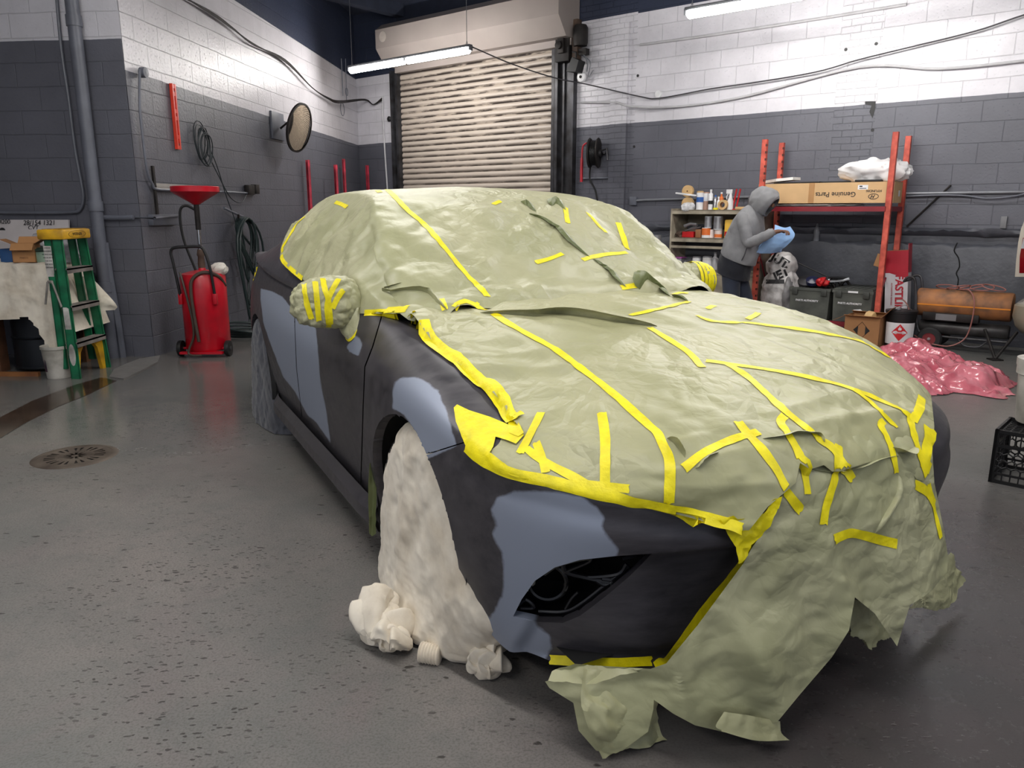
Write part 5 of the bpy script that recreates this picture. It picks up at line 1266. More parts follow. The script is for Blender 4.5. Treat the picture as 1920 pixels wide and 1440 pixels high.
for i, z in enumerate((.30, .60, .90)):
    f = z/1.16; y0 = .05*f+.005; y1 = .48-.08*f; x_ = .03-.04*f
    q = MB(); q.box(tuple(LB+Vector((x_-.05, y0, z-.012))), tuple(LB+Vector((x_+.055, y1, z)))); q.box(tuple(LB+Vector((x_+.045, y0, z-.04))), tuple(LB+Vector((x_+.055, y1, z)))); 
    for k in range(5): q.box(tuple(LB+Vector((x_-.045+.02*k, y0, z))), tuple(LB+Vector((x_-.038+.02*k, y1, z+.003))))
    q.build('step', m_alu, ld, smooth=0)
q = MB(); q.box(tuple(LB+Vector((-.15, .02, 1.13))), tuple(LB+Vector((.06, .44, 1.21))), .014); cp = q.build('top_cap', m_yel, ld)
q = MB(); 
for k in range(4): q.box(tuple(LB+Vector((-.12+.045*k, .05, 1.209))), tuple(LB+Vector((-.095+.045*k, .41, 1.2135))))
q.build('tray_groove', M('yellow_shadow', (150, 112, 22), .6), cp, smooth=0)
text_mesh('WERNER', .034, (0, 1, 0), (0, 0, 1), LB+Vector((.0605, .23, 1.17)), 'logo', M('logo_black', (24, 22, 20), .5), cp)
q = MB(); q.ring((0, 0, 0), 1, .02, (1, 0, 0), 30, 5); q.v = [LB+Vector((.0605, .23, 1.17))+Vector((v.x*.1, v.y*.125, v.z*.028)) for v in q.v]; q.build('logo_oval', M('logo_black', (24, 22, 20), .5), cp)
m_lab = M('worn_white_label', (206, 202, 196), .6, dirt=(120, 116, 110)); m_ink = M('black_ink', (26, 26, 28), .6)
for (z0, z1, x0, x1) in ((.86, 1.08, -.125, -.062), (.72, .86, -.12, -.066)):
    q = MB(); q.box(tuple(LB+Vector((x0, .048, z0))), tuple(LB+Vector((x1, .0495, z1)))); lb_ = q.build('warning_label', m_lab, ld, smooth=0)
for k, tx in enumerate(('DANGER', 'WARNING', 'DO NOT STAND', 'ON OR ABOVE', 'THIS STEP', 'KEEP BODY', 'CENTERED')):
    text_mesh(tx, .0125, (1, 0, 0), (0, 0, 1), LB+Vector((-.094, .0475, 1.065-.026*k)), 'label_text', m_ink, ld)
for zc, hh in ((.50, .09), (.20, .09)):
    f = zc/1.16; q = MB(); N = 24; cc_ = LB+Vector((.03-.04*f, .05*f-.003, zc))
    if zc > .3: q.slab([cc_+Vector((-.026, 0, -hh)), cc_+Vector((.024, 0, -hh)), cc_+Vector((.02, 0, hh*.9)), cc_+Vector((.005, 0, hh)), cc_+Vector((-.026, 0, hh))], (0, -.002, 0))
    else: q.slab([cc_+Vector((.026*cos(2*pi*k/N), 0, hh*sin(2*pi*k/N))) for k in range(N)], (0, -.002, 0))
    q.build('worn_sticker', m_lab, ld, smooth=0)
q = MB(); q.tube([LB+Vector((-.09, .0, .80)), LB+Vector((-.05, -.02, .80))], .012, 8); q.tube([LB+Vector((-.085, -.02, .80)), LB+Vector((-.125, -.02, .62))], .008, 6); q.tube([LB+Vector((-.05, -.02, .80)), LB+Vector((-.0, -.02, .60))], .008, 6); q.build('spreader', m_alu, ld)
for (y0, y1) in ((.015, .17), (.47, .31)):
    q = MB(); q.slab([LB+Vector((.036, y0, .0)), LB+Vector((.036, y0+(y1-y0)*.28, .0)), LB+Vector((.036, y0+(y1-y0)*.6, .20)), LB+Vector((.036, y1, .26)), LB+Vector((.036, y1, .285)), LB+Vector((.036, y0, .285))], (-.03, 0, 0)); q.build('yellow_foot_brace', m_yel, ld, smooth=0)

# ------------------------------------------------------------------ bench with cloth and the things around it
m_wood = M('bench_wood', (120, 84, 56), .6, dirt=(84, 58, 40)); BT = .925
bt = thing('work_bench', 'wooden bench hidden under a cream drop cloth at the left edge', 'bench', Vector((-4.9, 6.7, 0)))
q = MB(); q.box((-6.4, 6.42, BT-.04), (-3.86, 7.08, BT)); q.build('bench_top', m_wood, bt)
for x, y in ((-6.3, 6.5), (-4.42, 6.95), (-6.3, 6.95), (-3.93, 6.95)): q = MB(); q.box((x-.035, y-.035, 0), (x+.035, y+.035, BT-.04)); q.build('leg', m_wood, bt)
# drop cloth: top, front drop and a long corner hanging beside the ladder
G = []
fr0 = 6.36
NX = 90; xs_ = [-6.5+(2.66+.30)*i/NX for i in range(NX+1)]
for i, x in enumerate(xs_):
    row = []
    over = max(0, x+3.84)               # past the right end of the bench
    xx = min(x, -3.84)
    for k in range(61):
        d = k/60*1.50-.62               # negative: on the top going back; positive: dropping down the front
        if d < 0: y = fr0-d; z = BT+.006
        else: y = fr0-.02-.015*noise.noise(Vector((x*4, d*3, 0)))-.05*sstep(0, .4, d)*(.3+.7*noise.noise(Vector((x*5, 1, 2)))); z = BT+.004-d
        lim = .44+.03*noise.noise(Vector((x*2, 7, 0)))+.42*sstep(-4.02, -3.80, x)*1.0
        if d > lim: z = BT-lim; y -= 0
        if over > 0 and d < 0: z -= over*1.9
        px_ = xx+over*.55 if over > 0 else x
        row.append(Vector((px_, y+.012*noise.noise(Vector((x*14, d*2.2, 0)))*(1 if d > 0 else 0), z-.0)) )
    G.append(row)
G = disp_grid(G, lambda P, i, j: .006*crump(P, 9, 2)+.004*streak(P, Vector((0, 0, 1)), 12, 5))
q = MB()
cl_bm = bmesh.new(); vs = [[cl_bm.verts.new(p) for p in r] for r in G]
for i in range(NX):
    for k in range(60):
        d = (k+.5)/60*1.5-.62; x = (xs_[i]+xs_[i+1])/2; lim = .44+.03*noise.noise(Vector((x*2, 7, 0)))+.42*sstep(-4.02, -3.80, x)
        if d < lim: cl_bm.faces.new((vs[i][k], vs[i+1][k], vs[i+1][k+1], vs[i][k+1]))
for v in [v for v in cl_bm.verts if not v.link_faces]: cl_bm.verts.remove(v)
o = bm_build(cl_bm, 'drop_cloth', m_cloth, None, smooth=60); cl_bm.free()
tag(o, 'stained cream drop cloth over the bench with one long corner hanging down', 'cloth')
q = MB(); q.grid(disp_grid(surf([[Vector((-3.78, 6.66, .80)), Vector((-3.66, 6.72, .80))], [Vector((-3.76, 6.66, .66)), Vector((-3.48, 6.74, .56))], [Vector((-3.72, 6.66, .5)), Vector((-3.50, 6.76, .50))]], 14, 12), lambda P, i, j: .004*crump(P, 14, 2)))
tag(q.build('cloth_corner', m_cloth, smooth=60), 'cream cloth corner sticking out behind the green ladder', 'cloth')
wbd = thing('white_board', 'dirty white board with marker writing leaning on the pier behind the bench', 'board', ppw(40, 450, .05))
a = ppw(-80, 412, .06); c_ = ppw(128, 412, .06); z0 = BT+.02
q = MB(); q.slab([Vector((a.x-.6, a.y+.06, z0)), Vector((c_.x, c_.y-.06, z0)), Vector((c_.x, c_.y, c_.z)), Vector((a.x-.6, a.y+.055, a.z))], LD*.02); q.build('board', M('dirty_white_board', (196, 190, 190), .45, var=.1, vscale=3), wbd, smooth=0)
xd = (c_-a).normalized()
for tx, px, py, sz in (('28/154 1321', 73, 418, .062), ('4200', 8, 416, .055), ('CVT', 62, 427, .055)):
    text_mesh(tx, sz, xd, (0, 0, 1), ppw(px, py, .075), 'marker_writing', m_ink, wbd, shear=.2)
q = MB(); disc(q, ppw(6, 433, .07), -LD, [(0, 0), (.03, 0), (.03, .008), (0, .008)], 16); q.build('magnet', m_steel, wbd)
m_card = M('cardboard', (168, 122, 78), .75, var=.1, vscale=3, bump=.1); m_card2 = M('cardboard_inside', (140, 100, 64), .8)
def open_box(name, label, c, rz, sx_, sy_, h, flaps=(.3, .3, .3, .3), angs=(2.2, 2.2, 2.2, 2.2), mat=None, grp=None):
    t = thing(name, label, 'cardboard box', c, rz, grp); th = .005; m_ = mat or m_card
    q = MB(); q.at(c, rz)
    q.box((-sx_/2, -sy_/2, 0), (sx_/2, sy_/2, th)); q.box((-sx_/2, -sy_/2, 0), (sx_/2, -sy_/2+th, h)); q.box((-sx_/2, sy_/2-th, 0), (sx_/2, sy_/2, h)); q.box((-sx_/2, -sy_/2, 0), (-sx_/2+th, sy_/2, h)); q.box((sx_/2-th, -sy_/2, 0), (sx_/2, sy_/2, h))
    q.build('carton', m_, t, smooth=0)
    for k, (ax_, L_, W_) in enumerate(((0, sx_, sy_), (1, sy_, sx_), (2, sx_, sy_), (3, sy_, sx_))):
        fl2 = flaps[k]*W_
        if fl2 <= 0: continue
        ang = angs[k]; T = Matrix.Translation(Vector(c)) @ Matrix.Rotation(rz+k*pi/2, 4, 'Z') @ Matrix.Translation((0, -W_/2, h)) @ Matrix.Rotation(ang, 4, 'X')
        q = MB(); q.T = T; q.box((-L_/2+.003, 0, 0), (L_/2-.003, fl2, .004)); q.build('flap', m_card2 if k % 2 else m_, t, smooth=0)
    return t
bx = open_box('cardboard_box', 'small open cardboard box with faded print on the cloth covered bench', Vector((-4.05, 6.50, BT+.012)), .25, .17, .15, .155, (.5, .5, .5, .5), (3.9, 2.6, 2.4, 2.7))
for k, tx in enumerate(('FRAGILE', '', 'PARTS')):
    if tx: text_mesh(tx, .022, (cos(.25), sin(.25), 0), (0, 0, 1), Vector((-4.05, 6.50, BT+.11-.03*k))+Vector((sin(.25), -cos(.25), 0))*.0765, 'faded_print', M('brown_print', (112, 78, 50), .7), bx)
q = MB(); heap(Vector((-3.98, 6.78, BT+.07)), .20, .14, .14, 5, q, .35, 10); tag(q.build('plastic_bag', M('grey_translucent_plastic', (150, 150, 154), .25, var=.25, vscale=14), smooth=30), 'grey crumpled plastic bag of scraps behind the small cardboard box', 'plastic bag')
q = MB(); q.box((-3.97, 6.47, BT+.01), (-3.86, 6.68, BT+.10), .006); tag(q.build('tin_box', M('mint_tin', (150, 176, 156), .5, dirt=(90, 110, 96))), 'pale green tin box between the cardboard box and the ladder', 'box')
q = MB(); q.box((-3.99, 6.46, BT+.104), (-3.85, 6.60, BT+.12)); q.box((-4.0, 6.5, BT+.121), (-3.86, 6.63, BT+.13)); tag(q.build('sandpaper_pack', M('dark_green_pack', (42, 62, 52), .6)), 'flat dark green pack lying on the pale green tin', 'pack')
q = MB(); q.box((-4.28, 6.5, BT+.008), (-4.16, 6.62, BT+.12), .01); tag(q.build('blue_carton', M('blue_carton', (44, 84, 134), .5)), 'blue carton at the left edge of the photo on the bench', 'box')
dr_ = thing('steel_drum', 'black steel drum standing under the bench', 'drum', Vector((-4.12, 6.72, 0)))
q = MB(); q.lathe([(0, .02), (.25, .02), (.262, .03), (.25, .045), (.25, .28), (.262, .29), (.25, .30), (.25, .56), (.262, .57), (.25, .58), (.25, .83), (.262, .84), (.25, .85), (0, .84)], 36, c=(-4.12, 6.72, 0)); q.build('drum', M('black_steel_drum', (30, 33, 38), .4, .3), dr_)
q = MB(); q.box((-4.75, 6.46, 0), (-4.38, 6.58, .44)); tag(q.build('wooden_crate', M('brown_wood', (96, 62, 42), .6, dirt=(66, 44, 32))), 'brown wooden box panel under the bench beside the black drum', 'crate')
q = MB(); q.box((-4.9, 6.30, 0), (-3.97, 6.335, .035)); tag(q.build('wooden_plank', M('orange_wood', (142, 92, 50), .6, dirt=(110, 66, 36))), 'orange brown plank lying on the floor in front of the drum', 'plank')
bk = thing('paint_bucket', 'dirty white bucket on the floor under the hanging cloth corner', 'bucket', Vector((-3.78, 6.28, 0)))
q = MB(); q.lathe([(0, 0), (.088, 0), (.092, .01), (.108, .24), (.115, .245), (.115, .27), (.107, .27), (.10, .24), (.085, .02), (0, .02)], 32, c=(-3.78, 6.28, 0), cap=False); q.build('bucket_body', M('dirty_white_plastic', (196, 192, 184), .4, dirt=(150, 146, 136)), bk)
q = MB(); q.grid([[Vector((-3.78, 6.28, 0))+Vector((cos(a)*(.0925+.06*z), sin(a)*(.0925+.06*z), z)) for a in [pi+.25+.9*k/8 for k in range(9)]] for z in (.06, .2)]); lb2 = q.build('label', M('label_dark_red', (88, 40, 50), .5, dirt=(40, 44, 66)), bk)
# ------------------------------------------------------------------ floor drain
dc = atz(141, 856, 0); fd = thing('floor_drain', 'round cast iron floor drain grate set in the concrete', 'floor drain', dc); DRR = .21
q = MB(); q.lathe([(DRR-.02, .0005), (DRR-.02, .006), (DRR, .006), (DRR+.012, .0005)], 44, c=dc, cap=False); q.build('rim', M('worn_iron', (104, 94, 84), .5, .3, dirt=(74, 64, 56)), fd)
q = MB(); q.lathe([(0, .0008), (DRR-.02, .0008)], 40, c=dc, cap=False); q.build('well', M('drain_black', (20, 17, 15), .7), fd)
q = MB(); q.T = Matrix.Translation(dc) @ Matrix.Rotation(-.35, 4, 'Z')
for r0, r1 in ((0, .022), (.085, .10), (.155, .19)):
    N = 40; q.grid([[Vector((r*cos(2*pi*k/N)+.0, r*sin(2*pi*k/N), .005)) for k in range(N)] for r in (r0+.0005, r1)], closed=True)
for k in range(22):
    a = 2*pi*k/22; x, y = cos(a), sin(a); w_ = .006+.006*(k % 2)
    q.box((-.0, -w_, .001), (.19, w_, .0052)) if False else q.add([(x*.02-y*w_, y*.02+x*w_, .0052), (x*.02+y*w_, y*.02-x*w_, .0052), (x*.19+y*w_*1.6, y*.19-x*w_*1.6, .0052), (x*.19-y*w_*1.6, y*.19+x*w_*1.6, .0052)], [(0,1,2,3)])
q.build('grate', M('worn_iron', (104, 94, 84), .5, .3), fd, smooth=0)
# ------------------------------------------------------------------ beige shelf unit
RZ = atan2(BD.y, BD.x)
m_beige = M('worn_beige_steel', (168, 158, 140), .5, dirt=(128, 120, 106)); m_beiged = M('beige_steel_inner', (146, 138, 122), .55)
su = thing('metal_shelf_unit', 'worn beige steel shelf unit full of cans behind the person in grey', 'shelf unit', bw(7.2, .27, 0), RZ)
S0, S1, SO = 6.47, 7.62, .48
def sbox(name, lo, hi, mat, par, ch=0.0): q = BM(0); q.box(lo, hi, ch); return q.build(name, mat, par, smooth=30)
sbox('side_panel', (S0, .04, 0), (S0+.02, SO, 1.375), m_beige, su); sbox('side_panel', (S1-.02, .04, 0), (S1, SO, 1.375), m_beige, su); sbox('back_panel', (S0+.02, .04, .02), (S1-.02, .055, 1.37), m_beiged, su)
for z in (1.36, 1.025, .645): 
    q = BM(0); q.box((S0+.021, .055, z-.012), (S1-.021, SO, z)); q.box((S0+.021, SO-.012, z-.05), (S1-.021, SO, z)); q.build('shelf', m_beige, su, smooth=0)
sbox('lower_door', (S0+.021, SO-.02, .03), (S1-.021, SO-.004, .59), m_beige, su)
sbox('shelf_lip', (S0+.021, SO-.01, .90), (S1-.021, SO+.004, .93), m_beige, su)
def spot(px, off, z):
    p = pbw(px, 400, off); return Vector((p.x, p.y, z))
def can(px, off, z, r, h, label, mat, name='paint_can', cat='can', lid=None, band=None, grp=None, neck=0.0, tip=None):
    c = spot(px, off, z); t = thing(name, label, cat, c, 0, grp)
    q = MB(); pr = [(0, 0), (r, 0), (r, h*(1-neck)), (r*.93, h*(1-neck)+.004)]
    if neck: pr += [(r*.42, h*(1-neck*.55)), (r*.40, h), (0, h)]
    else: pr += [(r*.93, h), (0, h)]
    q.lathe([(a, b_+.001) for a, b_ in pr], 20, c=c); q.build('body', mat, t)
    if lid: q = MB(); rr = r*.5 if neck else r*.97; q.lathe([(0, 0), (rr, 0), (rr, .018), (rr*.7, .022), (0, .022)], 18, c=c+Vector((0, 0, h+.001))); q.build('lid', lid, t)
    if band: q = MB(); q.lathe([(r+.0012, h*band[0]), (r+.0012, h*band[1])], 20, c=c, cap=False); q.build('label_band', band[2], t)
    return t
W_ = M('white_plastic', (226, 226, 228), .35); m_tan = M('tan_tape', (208, 172, 120), .6); m_tin = M('bright_tin', (180, 180, 184), .3, .7); m_or = M('orange_label', (226, 116, 52), .5); m_blue = M('blue_label', (44, 92, 164), .5); m_yl = M('amber_base', (198, 150, 34), .4)
m_clear = M('clear_plastic', (188, 192, 196), .15, var=.05); m_redp = M('red_plastic', (186, 28, 32), .4); m_grey2 = M('mid_grey_plastic', (112, 112, 116), .45)
def roll(px, off, z, R, w_, label, ax=None, mat=None, core=.5, up=True, name='tape_roll', cat='tape roll', py=None):
    c = spot(px, off, z+R if up else z+w_/2+.001); a = ax or BN
    t = thing(name, label, cat, spot(px, off, z)); q = MB(); disc(q, c, a, [(R*core, -w_/2), (R, -w_/2), (R, w_/2), (R*core, w_/2)], 30); q.build('roll', mat or m_tan, t)
    q = MB(); disc(q, c, a, [(R*core*.98, -w_/2+.001), (R*core, w_/2-.001)], 24); q.build('core', M('cardboard', (168, 122, 78), .75), t); return t
ZT = 1.361
roll(1289, .30, ZT, .075, .05, 'lower tan paper roll standing at the left end of the shelf top', core=.12)
roll(1288, .30, ZT+.152, .072, .045, 'upper tan paper roll stacked at the left end of the shelf top', core=.12)
q = BM(0); q.T = Matrix.Translation(spot(1284, .42, ZT+.175)) @ Matrix.Rotation(RZ-.1, 4, 'Z') @ Matrix.Rotation(.12, 4, 'Y'); q.box((-.14, -.02, 0), (.14, .02, .02), .004); tag(q.build('white_strip', W_), 'white plastic strip lying across the tan rolls', 'strip')
q = MB(); heap(spot(1290, .44, ZT+.03), .07, .05, .05, 3, q, .3, 16); tag(q.build('plastic_bag', M('clear_bag', (206, 206, 208), .2, var=.2, vscale=20)), 'small clear plastic bag crumpled in front of the tan rolls', 'plastic bag')
can(1311, .38, ZT, .042, .20, 'white cylinder with blue label and amber base on the shelf top', W_, 'cleaner_can', band=(.45, .75, m_blue), lid=m_tan); 
can(1323, .34, ZT, .035, .205, 'brown and white striped tall can on the shelf top', M('pinkish_brown_can', (168, 132, 116), .4), 'spray_can', band=(.5, .95, W_))
can(1331, .40, ZT, .026, .215, 'tall white spray can with black band on the shelf top', W_, 'spray_can', lid=W_, band=(.3, .5, m_ink), neck=.15)
can(1340, .36, ZT, .022, .15, 'slim silver spray can with blue cap on the shelf top', m_tin, 'spray_can', lid=m_blue, neck=.15)
can(1346, .42, ZT, .020, .13, 'small white bottle left of the tape roll on the shelf top', W_, 'small_bottle', 'bottle', lid=W_, neck=.25)
can(1351, .28, ZT, .026, .185, 'bottle with orange label and white cap behind the tape roll', m_or, 'small_bottle', 'bottle', lid=W_, neck=.25, band=(.1, .4, m_tin))
roll(1355, .43, ZT, .058, .05, 'tan masking tape roll standing on the shelf top facing the room', core=.55)
roll(1341, .46, ZT, .030, .024, 'small yellow tape roll lying on the shelf edge', ax=Vector((0, 0, 1)), mat=m_tape, up=False)
sp = thing('spray_bottle', 'white trigger spray bottle on the shelf top beside the red stand', 'spray bottle', spot(1368, .38, ZT)); c = spot(1368, .38, ZT)
q = MB(); q.lathe([(0, .001), (.036, .001), (.038, .02), (.036, .10), (.018, .15), (.015, .19), (0, .19)], 18, c=c); q.build('bottle', W_, sp)
q = MB(); q.at(c, RZ).box((-.055, -.012, .185), (.02, .012, .235), .006); q.tube([(-.03, 0, .19), (-.05, 0, .15), (-.045, 0, .12)], .006, 6); q.build('trigger_head', W_, sp)
rs = thing('jack_stand', 'small red steel stand leaning on the shelf top beside the spray bottle', 'stand', spot(1378, .36, ZT)); c = spot(1378, .36, ZT)
for dx in (-.015, .03): q = MB(); q.at(c, RZ); q.tube([(dx-.02, 0, .005), (dx+.02, 0, .24)], .010, 6); q.build('leg', m_redp, rs)
q = MB(); q.at(c, RZ).box((-.05, -.03, 0), (.04, .03, .012)); q.build('foot_plate', m_redp, rs)
q = MB(); q.at(spot(1391, .40, ZT), RZ).box((-.07, -.05, .001), (.07, .05, .035), .01); tag(q.build('sanding_pad', m_tan), 'tan sanding pad on the shelf top left of the person', 'pad')
can(1409, .28, ZT, .05, .15, 'grey plastic cup on the shelf top half behind the grey hood', m_grey2, 'plastic_cup', 'cup')
Z2 = 1.027
q = MB(); heap(spot(1281, .36, Z2+.035), .06, .06, .035, 5, q, .4, 20); tag(q.build('tool_pile', m_rust), 'rusty bracket scraps at the left of the middle shelf', 'scrap', kind='stuff')
rb_ = thing('parts_tray', 'red open tray with black tools on the middle shelf', 'tray', spot(1296, .36, Z2)); q = MB(); q.at(spot(1296, .36, Z2), RZ)
for lo, hi in (((-.08, -.06, .001), (.08, .06, .008)), ((-.08, -.06, .001), (.08, -.053, .07)), ((-.08, .053, .001), (.08, .06, .07)), ((-.08, -.06, .001), (-.073, .06, .07)), ((.073, -.06, .001), (.08, .06, .07))): q.box(lo, hi)
q.build('tray', m_redp, rb_, smooth=0)
q = MB(); q.at(spot(1300, .30, Z2+.075), RZ); q.tube([(-.12, 0, 0), (.1, .02, .05)], .009, 6); q.tube([(-.08, .04, .01), (.06, .0, .07)], .014, 8); q.tube([(-.10, -.03, .06), (-.02, -.02, .09), (.06, -.01, .08)], .02, 8); tag(q.build('air_tool', m_tin), 'grey hand tools resting across the red tray', 'tool')
q = MB(); q.at(spot(1313, .38, Z2), RZ+.2).box((-.035, -.05, .001), (.035, .04, .10), .004); tag(q.build('wood_block', M('brown_block', (142, 96, 62), .7)), 'brown block beside the red tray on the middle shelf', 'block')
can(1326, .40, Z2, .052, .115, 'orange labelled can at the front of the middle shelf', W_, band=(.3, 1.0, m_or))
can(1336, .36, Z2, .040, .095, 'left of two small pinkish white cups on the middle shelf', M('pinkish_white', (224, 210, 206), .45), 'paper_cup', 'cup')
can(1349, .38, Z2, .045, .095, 'right of two small pinkish white cups on the middle shelf', M('pinkish_white', (224, 210, 206), .45), 'paper_cup', 'cup', band=(.1, .5, m_or))
can(1329, .40, Z2+.118, .043, .135, 'stack of clear mixing cups on the orange labelled can', m_clear, 'mixing_cups', 'cups', band=(.1, .95, m_tin))
can(1348, .38, Z2+.098, .055, .155, 'stack of silver mixing cups on the small white cup', m_clear, 'mixing_cups', 'cups', band=(.1, .95, m_tin))
q = MB(); q.at(spot(1371, .38, Z2), RZ).box((-.06, -.04, .001), (.06, .04, .22), .015); yb = q.build('product_bag', M('yellow_bag', (232, 186, 72), .45)); tag(yb, 'yellow and red bag on the middle shelf against the person', 'bag')
q = MB(); q.at(spot(1371, .38, Z2), RZ).box((-.05, -.043, .03), (.05, -.0405, .08)); q.build('print', m_redp, yb)
Z3 = .647
ct = thing('storage_tub', 'clear food tub with a purple lid on the lower shelf', 'tub', spot(1273, .36, Z3)); q = MB(); q.at(spot(1273, .36, Z3), RZ).box((-.10, -.07, .001), (.10, .07, .12), .012); q.build('tub', M('smoky_clear', (120, 118, 122), .2), ct)
q = MB(); q.at(spot(1273, .36, Z3), RZ).box((-.105, -.075, .121), (.105, .075, .135), .004); q.build('lid', M('purple_lid', (168, 84, 160), .4), ct)
can(1311, .40, Z3, .052, .13, 'white and blue can on the lower shelf', W_, band=(.15, .7, m_blue), lid=m_tin); can(1331, .40, Z3, .056, .14, 'white metal paint can on the lower shelf left of the person', M('off_white_tin', (206, 204, 202), .4), lid=m_tin, band=(.2, .8, W_)); can(1346, .38, Z3, .04, .19, 'tall grey bottle on the lower shelf beside the person', M('pale_grey_bottle', (160, 160, 164), .35), 'small_bottle', 'bottle', neck=.3, lid=m_grey2)
q = MB(); heap(spot(1296, .30, Z3+.05), .07, .05, .05, 8, q, .3, 16); tag(q.build('rag_pile', m_grey2), 'grey rags between the clear tub and the blue can', 'rags')
# cups and red funnel left of the unit on a low post
c = pbw(1230, 470, .45); c.z = 0; fs = thing('drum_table', 'small red and white drum with a disc top left of the shelf unit', 'drum', c)
q = MB(); q.lathe([(0, 0), (.10, 0), (.10, .86), (0, .86)], 24, c=c); q.build('drum', M('white_grey_plate', (120, 120, 124), .5), fs)
q = MB(); q.lathe([(.102, .66), (.102, .85)], 24, c=c, cap=False); q.build('red_band', m_redp, fs)
q = MB(); q.lathe([(0, .861), (.16, .861), (.165, .87), (.16, .885), (0, .885)], 28, c=c); q.build('disc_top', m_clear, fs)
q = MB(); q.lathe([(0, .886), (.055, .886), (.062, 1.05), (0, 1.05)], 20, c=c); tag(q.build('tin_can', m_tin), 'silver can standing on the disc topped red drum', 'can')

# ------------------------------------------------------------------ red storage rack
m_rr = M('orange_red_rack', (206, 92, 74), .5, dirt=(168, 66, 52), vscale=12); m_rd = M('dark_red_beam', (130, 28, 40), .5)
rk = thing('storage_rack', 'red steel storage rack with four tall posts against the right wall', 'rack', bw(8.3, .4, 0), RZ)
def post(s_, off, ztop, holes):
    q = BM(s_, off, 0); w2 = .028
    q.box((-w2, -.02, 0), (w2, -.016, ztop)); q.box((-w2, -.02, 0), (-w2+.004, .022, ztop)); q.box((w2-.004, -.02, 0), (w2, .022, ztop)); p_ = q
    q.box((-w2, .018, 0), (w2, .022, ztop)); o = q.build('post', m_rr, rk, smooth=0)
    if holes:
        q = BM(s_, off, 0); z = ztop-.05
        while z > .3: q.box((w2-.012, .0225, z-.025), (w2+.001, .0235, z)); q.box((w2+.0002, -.008, z-.025), (w2+.001, .008, z)); z -= .075
        h = q.build('slots', m_grime, o)
for s_, off, h_ in ((7.67, .125, True), (9.01, .125, False), (7.69, .68, True), (9.02, .68, False)): post(s_, off, 2.115, h_)
for z in (1.345, .14):
    q = BM(0); q.box((7.70, .69, z), (9.0, .715, z+.05)); q.build('front_beam', m_rd, rk, smooth=0); q = BM(0); q.box((7.70, .07, z), (9.0, .095, z+.05)); q.build('rear_beam', m_rd, rk, smooth=0)
    for s_ in (7.68, 9.015): q = BM(0); q.box((s_-.012, .12, z), (s_+.012, .66, z+.05)); q.build('side_beam', m_rd, rk, smooth=0)
    q = BM(0); q.box((7.71, .096, z+.03), (8.995, .689, z+.045)); q.build('deck', M('grey_deck', (72, 70, 70), .6), rk, smooth=0)
for (a, b_) in (((7.68, .12, .25), (7.68, .66, .95)), ((9.015, .12, .95), (9.015, .66, .5))): q = MB(); q.tube([bw(*a), bw(*b_)], .009, 6); q.build('brace', m_rd, rk)
ZR = 1.396
# long parts carton, printed upside down
lc = thing('parts_carton', 'long cardboard parts carton with upside down printing on the top deck of the rack', 'cardboard box', bw(8.38, .55, ZR+.04), RZ)
q = BM(0); q.box((7.64, .33, ZR+.035), (9.05, .655, ZR+.245)); q.build('carton', M('kraft_carton', (204, 168, 122), .7, var=.05), lc, smooth=0)
q = BM(0); q.box((8.20, .6555, ZR+.035), (8.26, .6565, ZR+.245)); q.box((8.2, .34, ZR+.2455), (8.26, .65, ZR+.2465)); q.build('packing_tape', M('brown_packing_tape', (176, 132, 84), .4), lc, smooth=0)
q = BM(0); q.box((8.70, .6555, ZR+.17), (8.80, .6568, ZR+.215)); q.build('shipping_label', W_, lc, smooth=0)
q = BM(0); q.box((8.715, .657, ZR+.178), (8.785, .6575, ZR+.185)); q.box((8.715, .657, ZR+.195), (8.745, .6575, ZR+.208)); q.build('barcode', m_ink, lc, smooth=0)
q = MB(); q.at(bw(9.052, .45, ZR+.1), RZ).box((0, -.03, 0), (.001, .03, .06)); q.build('end_label', W_, lc, smooth=0)
BLKP = M('print_black', (40, 36, 34), .6)
text_mesh('Genuine Parts', .072, -BD, (0, 0, -1), bw(8.48, .6565, ZR+.125), 'printing', BLKP, lc, bold=.0006)
text_mesh('HYUNDAI', .034, -BD, (0, 0, -1), bw(8.86, .6565, ZR+.155), 'printing', BLKP, lc, bold=.0006)
e0 = bw(8.86, .6568, ZR+.10); q = MB(); q.tube([e0+BD*(.048*cos(2*pi*k/24))+Vector((0, 0, .026*sin(2*pi*k/24))) for k in range(24)], .003, 5, closed=True)
q.build('oval_emblem', BLKP, lc); text_mesh('H', .05, -BD, (0, 0, -1), e0, 'printing', BLKP, lc, bold=.001, shear=.45)
# things on top of the carton
zt = ZR+.247
q = BM(0); q.T = q.T @ Matrix.Identity(4); q.box((7.78, .45, zt), (8.95, .51, zt+.018), .006); q.box((7.80, .54, zt), (8.30, .64, zt+.015), .006); tag(q.build('trim_moulding', m_black), 'black plastic car mouldings lying on the long carton', 'moulding')
q = BM(0); q.box((8.66, .53, zt), (8.92, .65, zt+.022), .006); tag(q.build('moulding_piece', m_black), 'short black moulding at the right end of the long carton', 'moulding')
q = BM(0); q.T = Matrix.Translation(bw(7.80, .50, zt+.022)) @ Matrix.Rotation(RZ, 4, 'Z') @ Matrix.Rotation(-.08, 4, 'Y'); q.slab([(-.16, .0, 0), (.02, -.12, 0), (.20, -.10, 0), (.22, .08, 0), (.0, .10, 0)], (0, 0, .03)); tag(q.build('foam_sheet', M('white_foam', (226, 222, 216), .8)), 'white foam sheet leaning on the left end of the long carton', 'foam')
